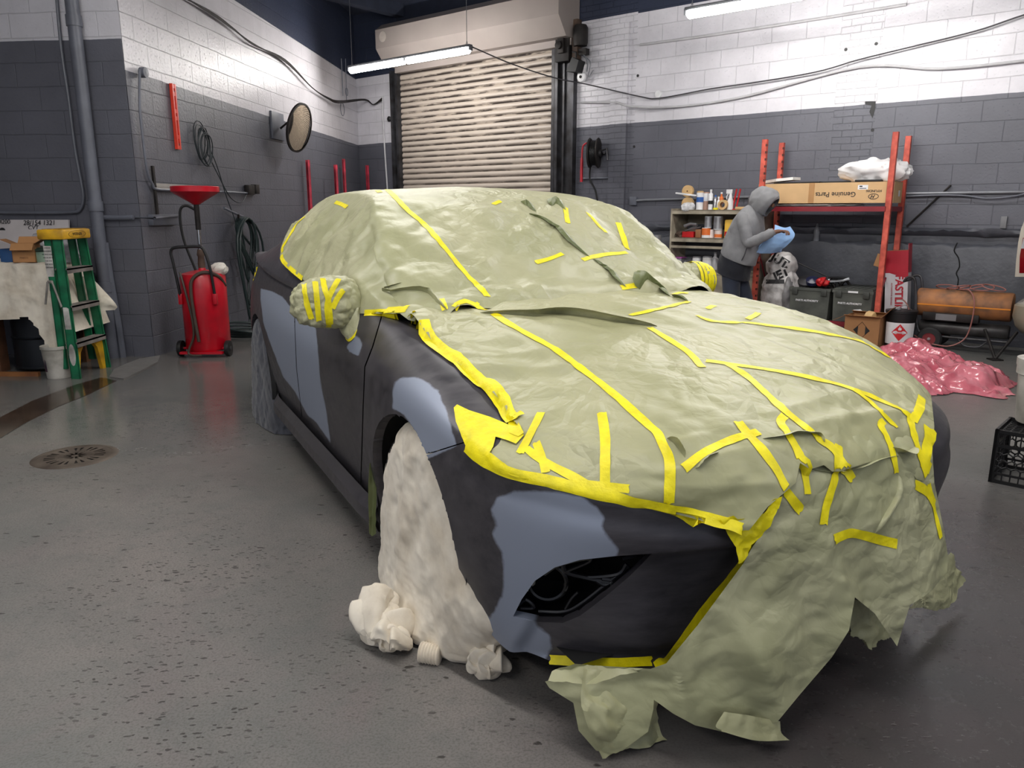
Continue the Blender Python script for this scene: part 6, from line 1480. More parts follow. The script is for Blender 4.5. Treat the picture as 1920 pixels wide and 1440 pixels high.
def drape(name, label, rows, mat, seed, amp=.02, cat='plastic bag', nu=46, nv=46):
    G = disp_grid(surf(rows, nu, nv), lambda P, i, j: amp*crump(P, 7, seed)+amp*.6*facet(P, 14, seed)); q = MB(); q.grid(G); return tag(q.build(name, mat, smooth=45), label, cat)
def film(name, col, rough=.25, var=.12, bd=.012, sc=7., dirt=None):
    m = M(name, col, rough, var=var, vscale=7, dirt=dirt); nt = m.node_tree; b = nt.nodes['Principled BSDF']
    tc = nd(nt, 'ShaderNodeTexCoord'); v = nd(nt, 'ShaderNodeTexNoise', noise_type='RIDGED_MULTIFRACTAL', i_Scale=sc, i_Detail=4.); nt.links.new(tc.outputs['Object'], v.inputs['Vector'])
    bp = nd(nt, 'ShaderNodeBump', i_Strength=.7, i_Distance=bd); nt.links.new(v.outputs['Fac'], bp.inputs['Height']); nt.links.new(bp.outputs[0], b.inputs['Normal']); return m
m_wbag = film('white_plastic_bag', (222, 220, 220), .35)
q = MB(); 
def heap2(c, ru, rv, rz, seed, amp=.35, f=8, n=60, m_=44, pw=1.0, floor_z=None):
    "lumpy crumpled bag: ru along wall, rv out of wall"
    G = []
    for i in range(m_+1):
        ph = -pi/2+pi*i/m_; row = []
        for k in range(n):
            a = 2*pi*k/n; v = BD*(ru*cos(ph)*cos(a))+BN*(rv*cos(ph)*sin(a))+Vector((0, 0, rz*(abs(sin(ph))**pw)*(1 if ph > 0 else -1)))
            P = Vector(c)+v*(1+amp*(.5*crump(v, f, seed)+.45*streak(v, (Vector((0, 0, 1))+BD*.6).normalized(), f*1.5, seed)+.3*facet(v, f*1.4, seed)-.2))
            if floor_z is not None: P.z = max(P.z, floor_z)
            row.append(P)
        G.append(row)
    return G
q = MB(); q.grid(heap2(bw(8.80, .48, zt+.10), .30, .15, .12, 3, .42, 6, floor_z=zt+.003), closed=True); tag(q.build('plastic_bag', m_wbag, smooth=40), 'white plastic bag bulging on the right end of the long carton', 'plastic bag')
q = MB(); q.grid(heap2(bw(9.04, .42, zt+.05), .13, .12, .15, 9, .3, 8), closed=True) if False else None
q = MB(); q.grid(heap2(bw(8.22, .52, ZR+.018), .48, .10, .022, 5, .3, 9, floor_z=ZR+.001), closed=True); tag(q.build('plastic_wrap', M('milky_wrap', (204, 198, 194), .3, var=.1, vscale=12), smooth=40), 'milky plastic wrap squeezed under the long carton on the rack', 'plastic wrap')
# totes
m_tote = M('grey_green_tote', (84, 86, 80), .5, dirt=(66, 68, 64)); m_toted = M('tote_dark', (58, 60, 56), .5)
def tote(s0, s1, label, lid):
    t = thing('parts_tote', label, 'tote', bw((s0+s1)/2, .40, .19), RZ); q = BM(0); z0, z1 = .192, .53; tp = .012
    def ringf(z, e): return [(s0+e, .12+e), (s1-e, .12+e), (s1-e, .70-e), (s0+e, .70-e)]
    a, b_ = ringf(z0, tp), ringf(z1, 0)
    q.add([(x, y, z0) for x, y in a]+[(x, y, z1) for x, y in b_], [(0,3,2,1),(0,1,5,4),(1,2,6,5),(2,3,7,6),(3,0,4,7)]); q.box((s0-.008, .115, z1-.03), (s1+.008, .125, z1)); q.box((s0-.008, .695, z1-.03), (s1+.008, .71, z1)); q.box((s0-.008, .12, z1-.03), (s0+.004, .70, z1)); q.box((s1-.004, .12, z1-.03), (s1+.008, .70, z1)); q.build('tub', m_tote, t, smooth=0)
    for x in (s0+.03, s1-.09): q = BM(0); q.box((x, .71, z1-.08), (x+.06, .722, z1-.01), .004); q.build('latch', m_toted, t)
    if lid:
        for k in range(2): q = BM(0); q.box((s0+.005, .13+.285*k, z1+.001), (s1-.005, .405+.285*k, z1+.014)); q.build('lid', m_tote, t, smooth=0)
        for k in range(5): q = BM(0); q.box((s0+.05+.075*k, .16, z1+.0145), (s0+.09+.075*k, .66, z1+.018)); q.build('lid_rib', m_toted, t, smooth=0)
    text_mesh('PARTS AUTHORITY', .028, BD, (0, 0, 1), bw((s0+s1)/2-.02, .707, .39), 'printing', W_, t, bold=.0008)
    return t
t1 = tote(8.10, 8.53, 'grey green open tote heaped with car parts on the bottom deck of the rack', False)
t2 = tote(8.565, 8.965, 'grey green closed tote with a white sticker next to the open tote', True)
q = BM(0); q.slab([(8.80, .709, .22), (8.90, .709, .21), (8.91, .709, .30), (8.86, .709, .34), (8.79, .709, .33)], (0, .001, 0)); q.build('torn_sticker', W_, t2, smooth=0)
q = BM(0); q.box((8.72, .712, .505), (8.82, .7135, .525)); q.build('label', W_, t2, smooth=0)
q = BM(0); q.box((8.105, .125, .44), (8.525, .69, .45)); q.build('inner_floor', m_toted, t1, smooth=0)
random.seed(8)
for k, (s_, o_, nm, lb_, mt_, cat) in enumerate(((8.20, .50, 'brake_rotor', 'black round disc part leaning in the open tote', m_steel, 'disc'), (8.30, .60, 'round_part', 'dark blue round cap on the heap in the open tote', M('navy_plastic', (34, 38, 66), .3), 'car part'), (8.42, .62, 'red_part', 'red plastic piece on the front of the heap in the open tote', m_redp, 'car part'), (8.36, .45, 'small_red_part', 'white and red scrap at the middle of the heap in the open tote', W_, 'car part'), (8.45, .36, 'motor_part', 'grey metal motor part at the back of the open tote', m_tin, 'car part'), (8.50, .5, 'tan_strip', 'pale strip sticking out of the open tote to the right', m_clear, 'car part'))):
    c = bw(s_, o_, .545+.02*(k % 3)); q = MB()
    if k in (0, 1): disc(q, c+Vector((0, 0, .03)), Vector((-.2, -.5, .8)), [(0, -.02), (.09-.025*k, -.02), (.09-.025*k, .02), (.04, .03), (0, .04)], 24)
    elif k == 5: q.tube([c-BD*.1, c+BD*.1+Vector((0, 0, .03)), c+BD*.16+Vector((0, 0, .05))], .014, 8)
    else: heap(c+Vector((0, 0, .01)), .055, .045, .04, k, q, .35, 20)
    tag(q.build(nm, mt_), lb_, cat)
q = MB()
for k in range(8):
    c = bw(8.14+.05*k, random.uniform(.2, .6), .52); q.tube(smooth_path([c, c+Vector((random.uniform(-.05, .05), random.uniform(-.05, .05), .06+.04*random.random())), c+BD*.08+Vector((0, 0, .05)), c+BD*.12], 4), random.uniform(.006, .018), 6)
for k in range(14): heap(bw(8.15+random.random()*.34, .18+random.random()*.48, .49+random.random()*.04), .05, .04, .04, k, q, .4, 18) if k < 6 else None
o = tag(q.build('mixed_parts', m_grime), 'tangle of dark car parts filling the open tote', 'car parts'); o['kind'] = 'stuff'
q = BM(0); q.T = Matrix.Translation(bw(8.52, .46, .62)) @ Matrix.Rotation(RZ, 4, 'Z'); q.lathe([(0, 0), (.10, .01), (.105, .02), (0, .03)], 24); q.tube([(0, 0, .0), (0, 0, -.10)], .012, 6); q.tube([(-.4, -.1, .16), (-.05, 0, .0)], .007, 6); tag(q.build('polishing_disc', m_black), 'black disc on a stem at the right of the open tote', 'disc')
# big printed plastic bag in front of the person's rack post
m_pbag = film('grey_white_bag', (206, 202, 200), .25, dirt=(140, 136, 134))
pb = thing('printed_plastic_bag', 'tall grey white plastic bag with black printing on the left of the bottom deck', 'plastic bag', bw(7.93, .45, .19), RZ)
q = MB(); q.grid(heap2(bw(7.925, .52, .46), .21, .17, .27, 12, .20, 5, 70, 60, floor_z=.19), closed=True); q.grid(heap2(bw(7.93, .55, .74), .16, .11, .15, 4, .18, 6, 60, 40), closed=True); ob_ = q.build('bag', m_pbag, pb, smooth=35)
bb = BVHTree.FromPolygons(q.v, q.f)
def text_on(txt, size, px, py, off, parent, ang=0.0, mat=None):
    x = (BD*cos(ang)+Vector((0, 0, sin(ang)))); y = (BD*-sin(ang)+Vector((0, 0, cos(ang)))); h = bb.ray_cast(EYE, ray(px, py).normalized()); pos = h[0]-ray(px, py).normalized()*.03 if h[0] else pbw(px, py, off); o = text_mesh(txt, size, x, y, pos, 'printing', mat or m_ink, parent, bold=.006)
    for v in o.data.vertices:
        P = mw(o) @ v.co; d = (P-EYE).normalized(); h = bb.ray_cast(EYE, d)
        if h[0]: v.co = mw(o).inverted() @ (h[0]-d*.004)
text_on('JUT', .13, 1462, 489, .7, pb, -.5); text_on('JET', .13, 1465, 514, .7, pb, .5)
q = MB(); G = []
for i in range(5):
    G.append([])
    for j in range(13):
        px, py = 1436+j*2.9, 524+i*2.0; h = bb.ray_cast(EYE, ray(px, py).normalized()); P = h[0] if h[0] else pbw(px, py, .7); G[-1].append(P-ray(px, py).normalized()*.004)
q.grid(G); q.build('black_bar', m_ink, pb, smooth=0)
q = MB(); q.grid(heap2(bw(8.05, .60, .40), .06, .10, .20, 7, .3, 8, floor_z=.19), closed=True); tag(q.build('plastic_bag', film('smoke_bag', (130, 128, 128), .2, .2), smooth=40), 'smoky grey plastic bag between the printed bag and the open tote', 'plastic bag')
q = MB(); q.lathe([(0, 0), (.032, 0), (.034, .02), (.03, .05), (.034, .08), (.034, .13), (.016, .17), (.012, .20), (0, .20)], 18, c=pbw(1530, 452, .045)-Vector((0, 0, .0))); tag(q.build('water_bottle', M('clear_plastic_bottle', (128, 130, 136), .15)), 'clear empty water bottle standing on the wall ledge under the rack deck', 'bottle')
# tall red and white carton, flat cardboard, printed box, pail
tc = thing('fastline_carton', 'tall red and white carton leaning behind the right rack post', 'carton', bw(9.13, .42, .0), RZ)
q = MB(); q.T = Matrix.Translation(bw(9.17, .40, .0)) @ Matrix.Rotation(RZ, 4, 'Z') @ Matrix.Rotation(-.075, 4, 'Y'); T_ = q.T.copy()
q.box((-.11, -.07, .0), (.11, .07, .72)); q.build('lower_carton', M('glossy_white_carton', (204, 200, 204), .35, var=.05), tc, smooth=0)
q = MB(); q.T = T_; q.box((-.11, -.07, .721), (.11, .07, .735)); q.box((-.11, -.07, .735), (.11, -.066, .95)); q.box((-.11, .066, .735), (.11, .07, .95)); q.box((-.11, -.07, .735), (-.106, .07, .95)); q.box((.106, -.07, .735), (.11, .07, 1.02)); q.build('upper_carton', M('crimson_carton', (170, 30, 48), .4, var=.06), tc, smooth=0)
q = MB(); q.T = T_; q.slab([(-.111, -.0715, .735), (.111, -.0715, .735), (.111, -.0715, .66)], (0, .001, 0)); q.build('red_wedge', M('crimson_carton', (170, 30, 48), .4), tc, smooth=0)
xa = T_.to_3x3() @ Vector((0, 0, -1)); ya = T_.to_3x3() @ Vector((1, 0, 0))
text_mesh('FASTLINE', .105, xa, ya, T_ @ Vector((.025, -.0725, .48)), 'printing', M('crimson_ink', (170, 24, 44), .5), tc, bold=.003)
text_mesh('AUTOMOTIVE REFINISH', .022, xa, ya, T_ @ Vector((-.045, -.0725, .50)), 'printing', M('crimson_ink', (170, 24, 44), .5), tc)
q = MB(); q.T = T_; q.box((-.106, -.066, .86), (.10, -.04, .955)); q.build('inner_flap', m_card2, tc, smooth=0)
q = MB(); q.T = Matrix.Translation(bw(8.94, .50, .78)) @ Matrix.Rotation(RZ, 4, 'Z') @ Matrix.Rotation(.25, 4, 'Y'); q.box((-.04, -.05, 0), (.05, -.045, .13)); tag(q.build('cardboard_scrap', m_card), 'torn cardboard scrap beside the right rack post above the closed tote', 'cardboard')
q = MB(); q.box((-.001, -.001, 0), (.001, .001, .001)); 
cb2 = open_box('cardboard_box', 'brown cardboard box with a printed diamond in front of the right rack post', bw(8.985, .93, .002), RZ, .34, .27, .31, (.25, .4, .25, .4), (2.9, 2.3, .4, 3.6), mat=M('kraft_brown', (162, 116, 74), .75, var=.06))
f0 = bw(8.985, .93+.136, .002)
def onb(x, z): return f0+BD*x+Vector((0, 0, z))
dmd = [onb(-.075, .17), onb(-.0, .085), onb(.075, .17), onb(0, .255)]
q = MB(); q.tube(dmd, .0025, 4, closed=True); q.add([onb(-.08, .17), onb(-.035, .125), onb(-.035, .215)], [(0,1,2)]); q.add([onb(.08, .17), onb(.035, .125), onb(.035, .215)], [(0,2,1)]); q.v = [p+BN*.002 for p in q.v]; q.build('diamond_print', m_ink, cb2, smooth=0)
q = MB(); q.tube([onb(-.16, .01), onb(.0, .01), onb(.0, .06), onb(-.16, .06)], .002, 4, closed=True); q.build('frame_print', m_ink, cb2, smooth=0)
q = MB(); heap(bw(9.02, .93, .30), .05, .05, .05, 3, q, .2, 16); tag(q.build('wrapped_roll', m_tan), 'tan bundle sticking out of the brown cardboard box', 'bundle')
pc_ = pbw(1688, 610, .88); pc_.z = 0; pl = thing('solvent_pail', 'black pail with white flammable liquid label right of the cardboard box', 'pail', pc_)
q = MB(); q.lathe([(0, 0), (.125, 0), (.128, .01), (.140, .36), (.148, .362), (.148, .385), (0, .385)], 36, c=pc_); q.build('pail_body', M('matt_black', (14, 14, 16), .5), pl)
aF = atan2(-pc_.y, -pc_.x)
def cylpt(a, r, z): return pc_+Vector((cos(aF+a)*r, sin(aF+a)*r, z))
q = MB(); q.grid([[cylpt(a, .1305+.029*z+.0015, z) for a in [-1.15+2.3*k/20 for k in range(21)]] for z in (.055, .27)]); q.build('label', W_, pl)
m_rdm = M('diamond_red', (206, 38, 44), .45); dg = [(0, .09), (.075, .175), (0, .26), (-.075, .175)]
q = MB(); nn_ = 8
for (x0, z0), (x1, z1) in zip(dg, dg[1:]+dg[:1]):
    for k in range(nn_):
        p, r_ = k/nn_, (k+1)/nn_; q.add([cylpt(0, .1365+.003, .175), cylpt((x0+(x1-x0)*p)/.14, .1305+.029*(z0+(z1-z0)*p)+.0035, z0+(z1-z0)*p), cylpt((x0+(x1-x0)*r_)/.14, .1305+.029*(z0+(z1-z0)*r_)+.0035, z0+(z1-z0)*r_)], [(0,1,2)])
q.build('hazard_diamond', m_rdm, pl, smooth=0)
nf = Vector((cos(aF), sin(aF), 0)); xf = Vector((-sin(aF), cos(aF), 0))
q = MB(); fx = pc_+nf*.1425; q.slab([fx+xf*x+Vector((0, 0, z)) for x, z in ((-.012, .198), (.012, .198), (.018, .212), (.008, .226), (.004, .218), (0, .242), (-.008, .224), (-.016, .214))], nf*.001); q.build('flame_symbol', W_, pl, smooth=0)
q = MB(); q.slab([fx+xf*x+Vector((0, 0, z)) for x, z in ((-.06, .168), (.06, .168), (.06, .182), (-.06, .182))], nf*.0012); q.build('white_bar', W_, pl, smooth=0)
text_mesh('FLAMMABLE', .014, xf, (0, 0, 1), fx+nf*.002+Vector((0, 0, .175)), 'printing', m_rdm, pl)
q = MB(); disc(q, pc_+Vector((-.04, 0, .39)), Vector((0, 0, 1)), [(0, 0), (.03, 0), (.03, .02), (0, .022)], 16); q.tube(smooth_path([pc_+Vector((-.1, 0, .38)), pc_+Vector((0, -.05, .44)), pc_+Vector((.1, 0, .38))], 5), .004, 6); q.build('pail_handle', m_tin, pl)

# ------------------------------------------------------------------ torpedo heater
ht = thing('torpedo_heater', 'rusty orange torpedo heater on a two wheeled frame by the right wall', 'heater', bw(9.75, .70, 0), RZ)
hy = .62; m_hot = M('rusty_orange_barrel', (158, 104, 62), .6, .1, dirt=(96, 72, 56), vscale=7); m_ht2 = M('heater_orange', (214, 132, 36), .45)
def hb(p0, p1, prof, mat, nm, n=36):
    a = p0; d = (p1-p0); L = d.length; d.normalize(); q = MB(); disc(q, a, d, [(r, f*L) for f, r in prof], n); return q.build(nm, mat, ht)
A0, A1 = bw(9.38, hy, .455), bw(10.20, hy, .455)
hb(A0, A1, [(0, 0), (0, .10), (.0, .13), (.02, .138), (.5, .138), (.52, .140), (.54, .138), (.98, .138), (1, .13), (1, .10), (1, 0)], m_hot, 'barrel')
q = BM(0); q.box((9.40, hy+.130, .440), (10.2, hy+.142, .452)); q.build('seam_band', m_ht2, ht, smooth=0)
q = BM(0); q.box((9.46, hy+.02, .29), (9.95, hy+.13, .37), .005); q.build('control_box', m_grime, ht); q = BM(0); q.box((9.58, hy+.131, .30), (9.76, hy+.133, .36)); q.build('rating_plate', M('grey_plate', (120, 120, 122), .4, .3), ht, smooth=0)
hb(bw(9.42, hy, .215), bw(10.2, hy, .215), [(0, 0), (0, .06), (.02, .07), (.98, .07), (1, .06), (1, 0)], M('dark_tank', (78, 76, 76), .4, .3, dirt=(50, 48, 48)), 'fuel_tank')
for dy in (-.14, .14):
    q = MB(); q.tube(smooth_path([bw(9.26, hy+dy, .66), bw(9.29, hy+dy, .70), bw(9.35, hy+dy, .69), bw(9.38, hy+dy, .55), bw(9.41, hy+dy, .30), bw(9.46, hy+dy, .16), bw(9.6, hy+dy, .14), bw(10.21, hy+dy, .14)], 5), .013, 8); q.build('frame_tube', m_steel, ht)
q = MB(); q.tube([bw(9.26, hy-.14, .66), bw(9.26, hy+.14, .66)], .013, 8); q.build('handle_bar', m_steel, ht)
q = MB(); q.tube(smooth_path([bw(9.80, hy+.14, .13), bw(9.86, hy+.14, .07), bw(9.98, hy+.14, .07), bw(10.05, hy+.14, .13)], 4), .009, 6); q.build('rear_foot', m_steel, ht)
for dy in (-.20, .20):
    q = MB(); c_ = bw(9.56, hy+dy, .115); disc(q, c_, BN, [(.06, -.028), (.10, -.026), (.113, -.012), (.113, .012), (.10, .026), (.06, .028)], 32); w_ = q.build('wheel', M('tyre_rubber', (24, 24, 25), .7), ht)
    q = MB(); disc(q, c_, BN, [(0, -.018), (.062, -.022), (.062, .022), (.03, .016), (0, .02)], 24); q.build('rim', M('dark_red_rim', (120, 40, 44), .45), w_)
    q = MB(); disc(q, c_+BN*.021, BN, [(0, 0), (.016, 0), (.012, .008), (0, .009)], 14); q.build('hub_cap', m_tin, w_)
q = MB(); q.tube([bw(9.56, hy-.2, .115), bw(9.56, hy+.2, .115)], .010, 8); q.build('axle', m_steel, ht)
q = MB(); random.seed(4)
for k in range(5):
    cx = 9.64+.10*k+random.uniform(-.02, .02); q.tube([bw(cx+.10*cos(a), hy+.06*sin(a), .592+.05*(1+sin(a*1.0+k))*.5+.004*k) for a in [2*pi*i/22 for i in range(22)]], .0055, 6, closed=True)
q.tube(smooth_path([bw(9.74, hy, .60), bw(9.84, hy+.1, .60), bw(9.90, hy+.16, .50), bw(9.90, hy+.17, .30), bw(9.86, hy+.18, .14), bw(9.74, hy+.2, .06), bw(9.6, hy+.24, .07)], 6), .0065, 6)
q.tube(smooth_path([bw(9.20, hy+.1, .47), bw(9.28, hy+.15, .47), bw(9.34, hy+.16, .38), bw(9.33, hy+.17, .26), bw(9.38, hy+.18, .16), bw(9.46, hy+.22, .12)], 6), .0065, 6)
q.build('power_cord', M('dusty_red_cord', (148, 96, 88), .5), ht)

# ------------------------------------------------------------------ second car at the right edge
c2 = thing('parked_car', 'rear corner of a beige car parked at the right edge of the photo', 'car', bw(11.0, .7, 0))
m_b2 = M('beige_car_paint', (198, 190, 176), .22, .2, var=.02, coat=.6); m_b3 = M('beige_bumper_paint', (146, 138, 120), .3, .2, var=.03, coat=.4)
def rcorner(prof, mat, nm, n=26, L1=2.6, L2=1.5, parent=c2):
    "prof rows: (height, inset, corner radius); corner at bw(SX, SY), runs along +BD and +BN"
    SX, SY = 9.93, .66; G = []
    for z, ins, R in prof:
        row = []
        x0, y0 = SX+ins, SY+ins
        row += [bw(x0, y0+L2, z)]
        row += [bw(x0+R-R*cos(a), y0+R-R*sin(a), z) for a in [pi/2*k/n for k in range(n+1)]]
        row += [bw(x0+L1, y0, z)]
        G.append(row)
    q = MB(); q.grid(G); return q.build(nm, mat, parent, smooth=45)
# the car faces away: its rear (left in the photo) face is the +BN running side of the corner
def rside(prof, mat, nm, y0=1.15, ln_=2.2, depth=1.02):
    G = []
    for z, ins, R in prof:
        x0 = 10.24+ins; row = [bw(x0+R+ln_, y0-ins*.0, z)]
        row = [bw(x0+ln_, y0+.0-ins, z)]+[bw(x0+R-R*cos(a), y0-ins-R+R*sin(a), z) for a in [pi/2*(1-k/14) for k in range(15)]]+[bw(x0, y0-depth, z)]
        G.append(row)
    q = MB(); q.grid(G); return q.build(nm, mat, c2, smooth=45)
rside([(.26, .14, .12), (.27, .08, .16), (.33, .03, .18), (.42, .0, .2), (.52, .005, .2), (.535, .02, .2)], m_b3, 'rear_bumper')
rside([(.535, .02, .2), (.545, .06, .2), (.56, .07, .2), (.70, .07, .2), (.76, .09, .2), (.795, .16, .2), (.80, .22, .2)], m_b2, 'bumper_cover')
def panel(pts, off, th, mat, nm):
    q = MB(); q.slab([pbw(x, y, off) for x, y in pts], -BN*th); return q.build(nm, mat, c2, smooth=0, mod=None)
panel([(1903, 519), (1905, 490), (1909, 455), (1914, 430), (1926, 400), (2060, 390), (2060, 519)], .93, .8, m_b2, 'body_panel')
panel([(1911, 512), (1912, 480), (1918, 446), (1980, 446), (1980, 512)], .937, .02, M('red_lamp_glass', (120, 10, 20), .1, coat=1), 'tail_lamp')
panel([(1914, 466), (1919, 447), (1978, 447), (1978, 466)], .94, .01, M('clear_lamp_glass', (170, 170, 176), .1, coat=1), 'lamp_reflector')
for sx_ in (11.1,): wheel(c2, bw(sx_, .9, .31), BN, r=.31, w_=.2)
q = MB(); q.tube([bw(10.02, .8, .25), bw(10.16, 1.0, .01)], .014, 8); q.tube([bw(10.28, .8, .25), bw(10.16, 1.0, .01)], .014, 8); q.box(tuple(bw(10.16, 1.0, 0)-Vector((.05, .05, 0))), tuple(bw(10.16, 1.0, 0)+Vector((.05, .05, .012)))); tag(q.build('axle_stand', m_grime), 'dark steel stand under the beige car corner', 'axle stand')

# ------------------------------------------------------------------ pink plastic sheet, crate, bucket
def pink_mat():
    m, nt, b = newmat('pink_plastic_film'); b.inputs['Base Color'].default_value = rgb(214, 106, 124); b.inputs['Roughness'].default_value = .18; b.inputs['Transmission Weight'].default_value = .12
    b.inputs['Coat Weight'].default_value = .5
    tc = nd(nt, 'ShaderNodeTexCoord'); v = nd(nt, 'ShaderNodeTexNoise', noise_type='RIDGED_MULTIFRACTAL', i_Scale=6., i_Detail=4.); nz = nd(nt, 'ShaderNodeTexNoise', i_Scale=6., i_Detail=4.)
    nt.links.new(tc.outputs['Object'], nz.inputs['Vector']); sc = nd(nt, 'ShaderNodeVectorMath', operation='SCALE'); sc.inputs[3].default_value = .4; nt.links.new(nz.outputs['Color'], sc.inputs[0])
    ad = nd(nt, 'ShaderNodeVectorMath', operation='ADD'); nt.links.new(tc.outputs['Object'], ad.inputs[0]); nt.links.new(sc.outputs[0], ad.inputs[1]); nt.links.new(ad.outputs[0], v.inputs['Vector'])
    bp = nd(nt, 'ShaderNodeBump', i_Strength=.8, i_Distance=.016); nt.links.new(v.outputs['Fac'], bp.inputs['Height']); nt.links.new(bp.outputs[0], b.inputs['Normal'])
    mr = nd(nt, 'ShaderNodeMapRange', i_1=.3, i_2=.7); nt.links.new(nz.outputs['Fac'], mr.inputs[0]); mx = nd(nt, 'ShaderNodeMix', data_type='RGBA'); mx.inputs[6].default_value = rgb(188, 78, 96); mx.inputs[7].default_value = rgb(232, 140, 152); nt.links.new(mr.outputs[0], mx.inputs[0]); nt.links.new(mx.outputs[2], b.inputs['Base Color'])
    return m
OP = [(1600,660),(1640,648),(1700,650),(1760,655),(1800,662),(1850,685),(1890,705),(1908,722),(1905,742),(1870,748),(1820,740),(1780,735),(1745,746),(1700,735),(1650,720),(1600,700)]
OW = [atz(x, y+(14 if y < 700 else 0), 0) for x, y in OP]
OF = [(p.x, p.y) for p in OW]; xs = [p[0] for p in OF]; ys = [p[1] for p in OF]; bm = bmesh.new(); NN = 150
V = {}
for i in range(NN+1):
    for j in range(NN+1):
        x = min(xs)-.1+(max(xs)-min(xs)+.2)*i/NN; y = min(ys)-.1+(max(ys)-min(ys)+.2)*j/NN; d = poly_d((x, y), OF)+.09*noise.noise(Vector((x*5, y*5, 1)))
        if d > 0:
            h = .15*sstep(0, .38, d)*(.45+1.1*abs(noise.noise(Vector((x*1.9, y*1.9, 3)))+.25)); q_ = Vector((x, y, 0))
            z = .006+h*.85+(.034*streak(q_, Vector((.8, .5, 0)).normalized(), 5, 2)+.028*streak(q_, Vector((-.4, .9, 0)).normalized(), 8, 5)+.018*facet(q_, 7, 1)+.010*facet(q_, 18, 5))*sstep(0, .12, d)
            V[i, j] = bm.verts.new((x+.03*noise.noise(Vector((x*9, y*9, 7))), y+.03*noise.noise(Vector((x*9, y*9, 17))), max(.006, z)))
for i in range(NN):
    for j in range(NN):
        k = [(i, j), (i+1, j), (i+1, j+1), (i, j+1)]
        if all(a in V for a in k): bm.faces.new([V[a] for a in k])
for v in [v for v in bm.verts if not v.link_faces]: bm.verts.remove(v)
o = bm_build(bm, 'plastic_sheet', pink_mat(), None, smooth=50); bm.free(); tag(o, 'crumpled pink plastic sheet lying in a heap on the floor', 'plastic sheet')
ck = atz(1852, 903, 0); CE = .33; ce = BD; cn_ = (Vector((.74, .67, 0))).normalized()
cx_ = Vector((.735, -.678, 0)); cy_ = Vector((.678, .735, 0))
cr_ = thing('milk_crate', 'black plastic milk crate on the floor at the right edge', 'crate', ck+cx_*CE/2+cy_*CE/2)
m_crate = M('crate_black', (20, 20, 22), .4)
def crate_side(o_, ux, name):
    q = MB(); n_ = Vector((ux.y, -ux.x, 0)); n_ = n_ if n_.dot(o_+ux*CE/2-(ck+cx_*CE/2+cy_*CE/2)) > 0 else -n_
    T = Matrix(((ux.x, -n_.x, 0, o_.x), (ux.y, -n_.y, 0, o_.y), (0, 0, 1, 0), (0, 0, 0, 1))); q.T = T
    for z0, z1 in ((0, .018), (.045, .056), (.19, .205), (.262, .28)): q.box((0, 0, z0), (CE, .012, z1))
    q.box((0, 0, 0), (.02, .014, .28)); q.box((CE-.02, 0, 0), (CE, .014, .28))
    for k in range(13): x = .02+k*(CE-.04)/12; q.box((x-.003, .002, .205), (x+.003, .008, .262))
    for k in range(9): x = .02+k*(CE-.04)/8; q.box((x-.003, .002, .018), (x+.003, .008, .045))
    # hexagon net in the middle band
    R = .026
    for r in range(4):
        for c_ in range(8):
            cx0 = .03+c_*.041+(r % 2)*.0205; cz0 = .068+r*.036
            if cx0 > CE-.02: continue
            pts = [(cx0+.0225*cos(pi/6+k*pi/3), .004, cz0+.0225*sin(pi/6+k*pi/3)) for k in range(6)]
            q.tube(pts, .0032, 4, closed=True)
    return q.build(name, m_crate, cr_, smooth=0)
crate_side(ck, cx_, 'side'); crate_side(ck, cy_, 'side'); crate_side(ck+cx_*CE, cy_, 'side'); crate_side(ck+cy_*CE, cx_, 'side')
q = MB(); q.T = Matrix(((cx_.x, cy_.x, 0, ck.x), (cx_.y, cy_.y, 0, ck.y), (0, 0, 1, 0), (0, 0, 0, 1)))
for k in range(9): x = .02+k*(CE-.04)/8; q.box((x-.004, .01, .255), (x+.004, CE-.01, .265)); q.box((.01, x-.004, .255), (CE-.01, x+.004, .265))
q.build('grid_base', m_crate, cr_, smooth=0)
bc = ck+cx_*.275+cy_*.12+Vector((0, 0, .266)); bc = atz(1914, 800, .266)+Vector((.128, .03, 0)); bc.z = .281
bu = thing('white_bucket', 'white plastic bucket standing on the black milk crate', 'bucket', bc)
q = MB(); q.lathe([(0, 0), (.118, 0), (.122, .01), (.136, .25), (.146, .255), (.146, .29), (.150, .30), (.150, .335), (0, .335)], 40, c=bc); q.build('bucket', M('dirty_white_plastic', (196, 192, 184), .4), bu)
# grey fender end panel and strap bits beyond the paper on the far side stay part of the sedan
# ------------------------------------------------------------------ person leaning over the blue towels
def skin(name, pts, edges, mat, parent, sub=2, root=0):
    I = mw(parent).inverted(); me = bpy.data.meshes.new(name); me.from_pydata([tuple(I @ Vector(p[0])) for p in pts], edges, []); me.update()
    o = bpy.data.objects.new(name, me); COL.objects.link(o); o.parent = parent; MW[o.name] = mw(parent)
    sk = o.modifiers.new('skin', 'SKIN'); sk.use_smooth_shade = True; sk.branch_smoothing = .6
    for i, p in enumerate(pts):
        r = p[1]; d = me.skin_vertices[0].data[i]; d.radius = r if isinstance(r, tuple) else (r, r); d.use_root = (i == root)
    ss_ = o.modifiers.new('sub', 'SUBSURF'); ss_.levels = sub; ss_.render_levels = sub
    bpy.context.view_layer.update(); dg = bpy.context.evaluated_depsgraph_get(); m2 = bpy.data.meshes.new_from_object(o.evaluated_get(dg))
    o.modifiers.clear(); o.data = m2; m2.materials.clear(); m2.materials.append(mat)
    m2.polygons.foreach_set('use_smooth', [True]*len(m2.polygons)); return o
OF_ = 1.02
def pp(px, py, off=OF_): return pbw(px, py, off)
pe = thing('person', 'person in a grey hooded sweatshirt and navy trousers leaning over blue shop towels', 'person', Vector((*pp(1380, 480).xy, 0)), RZ)
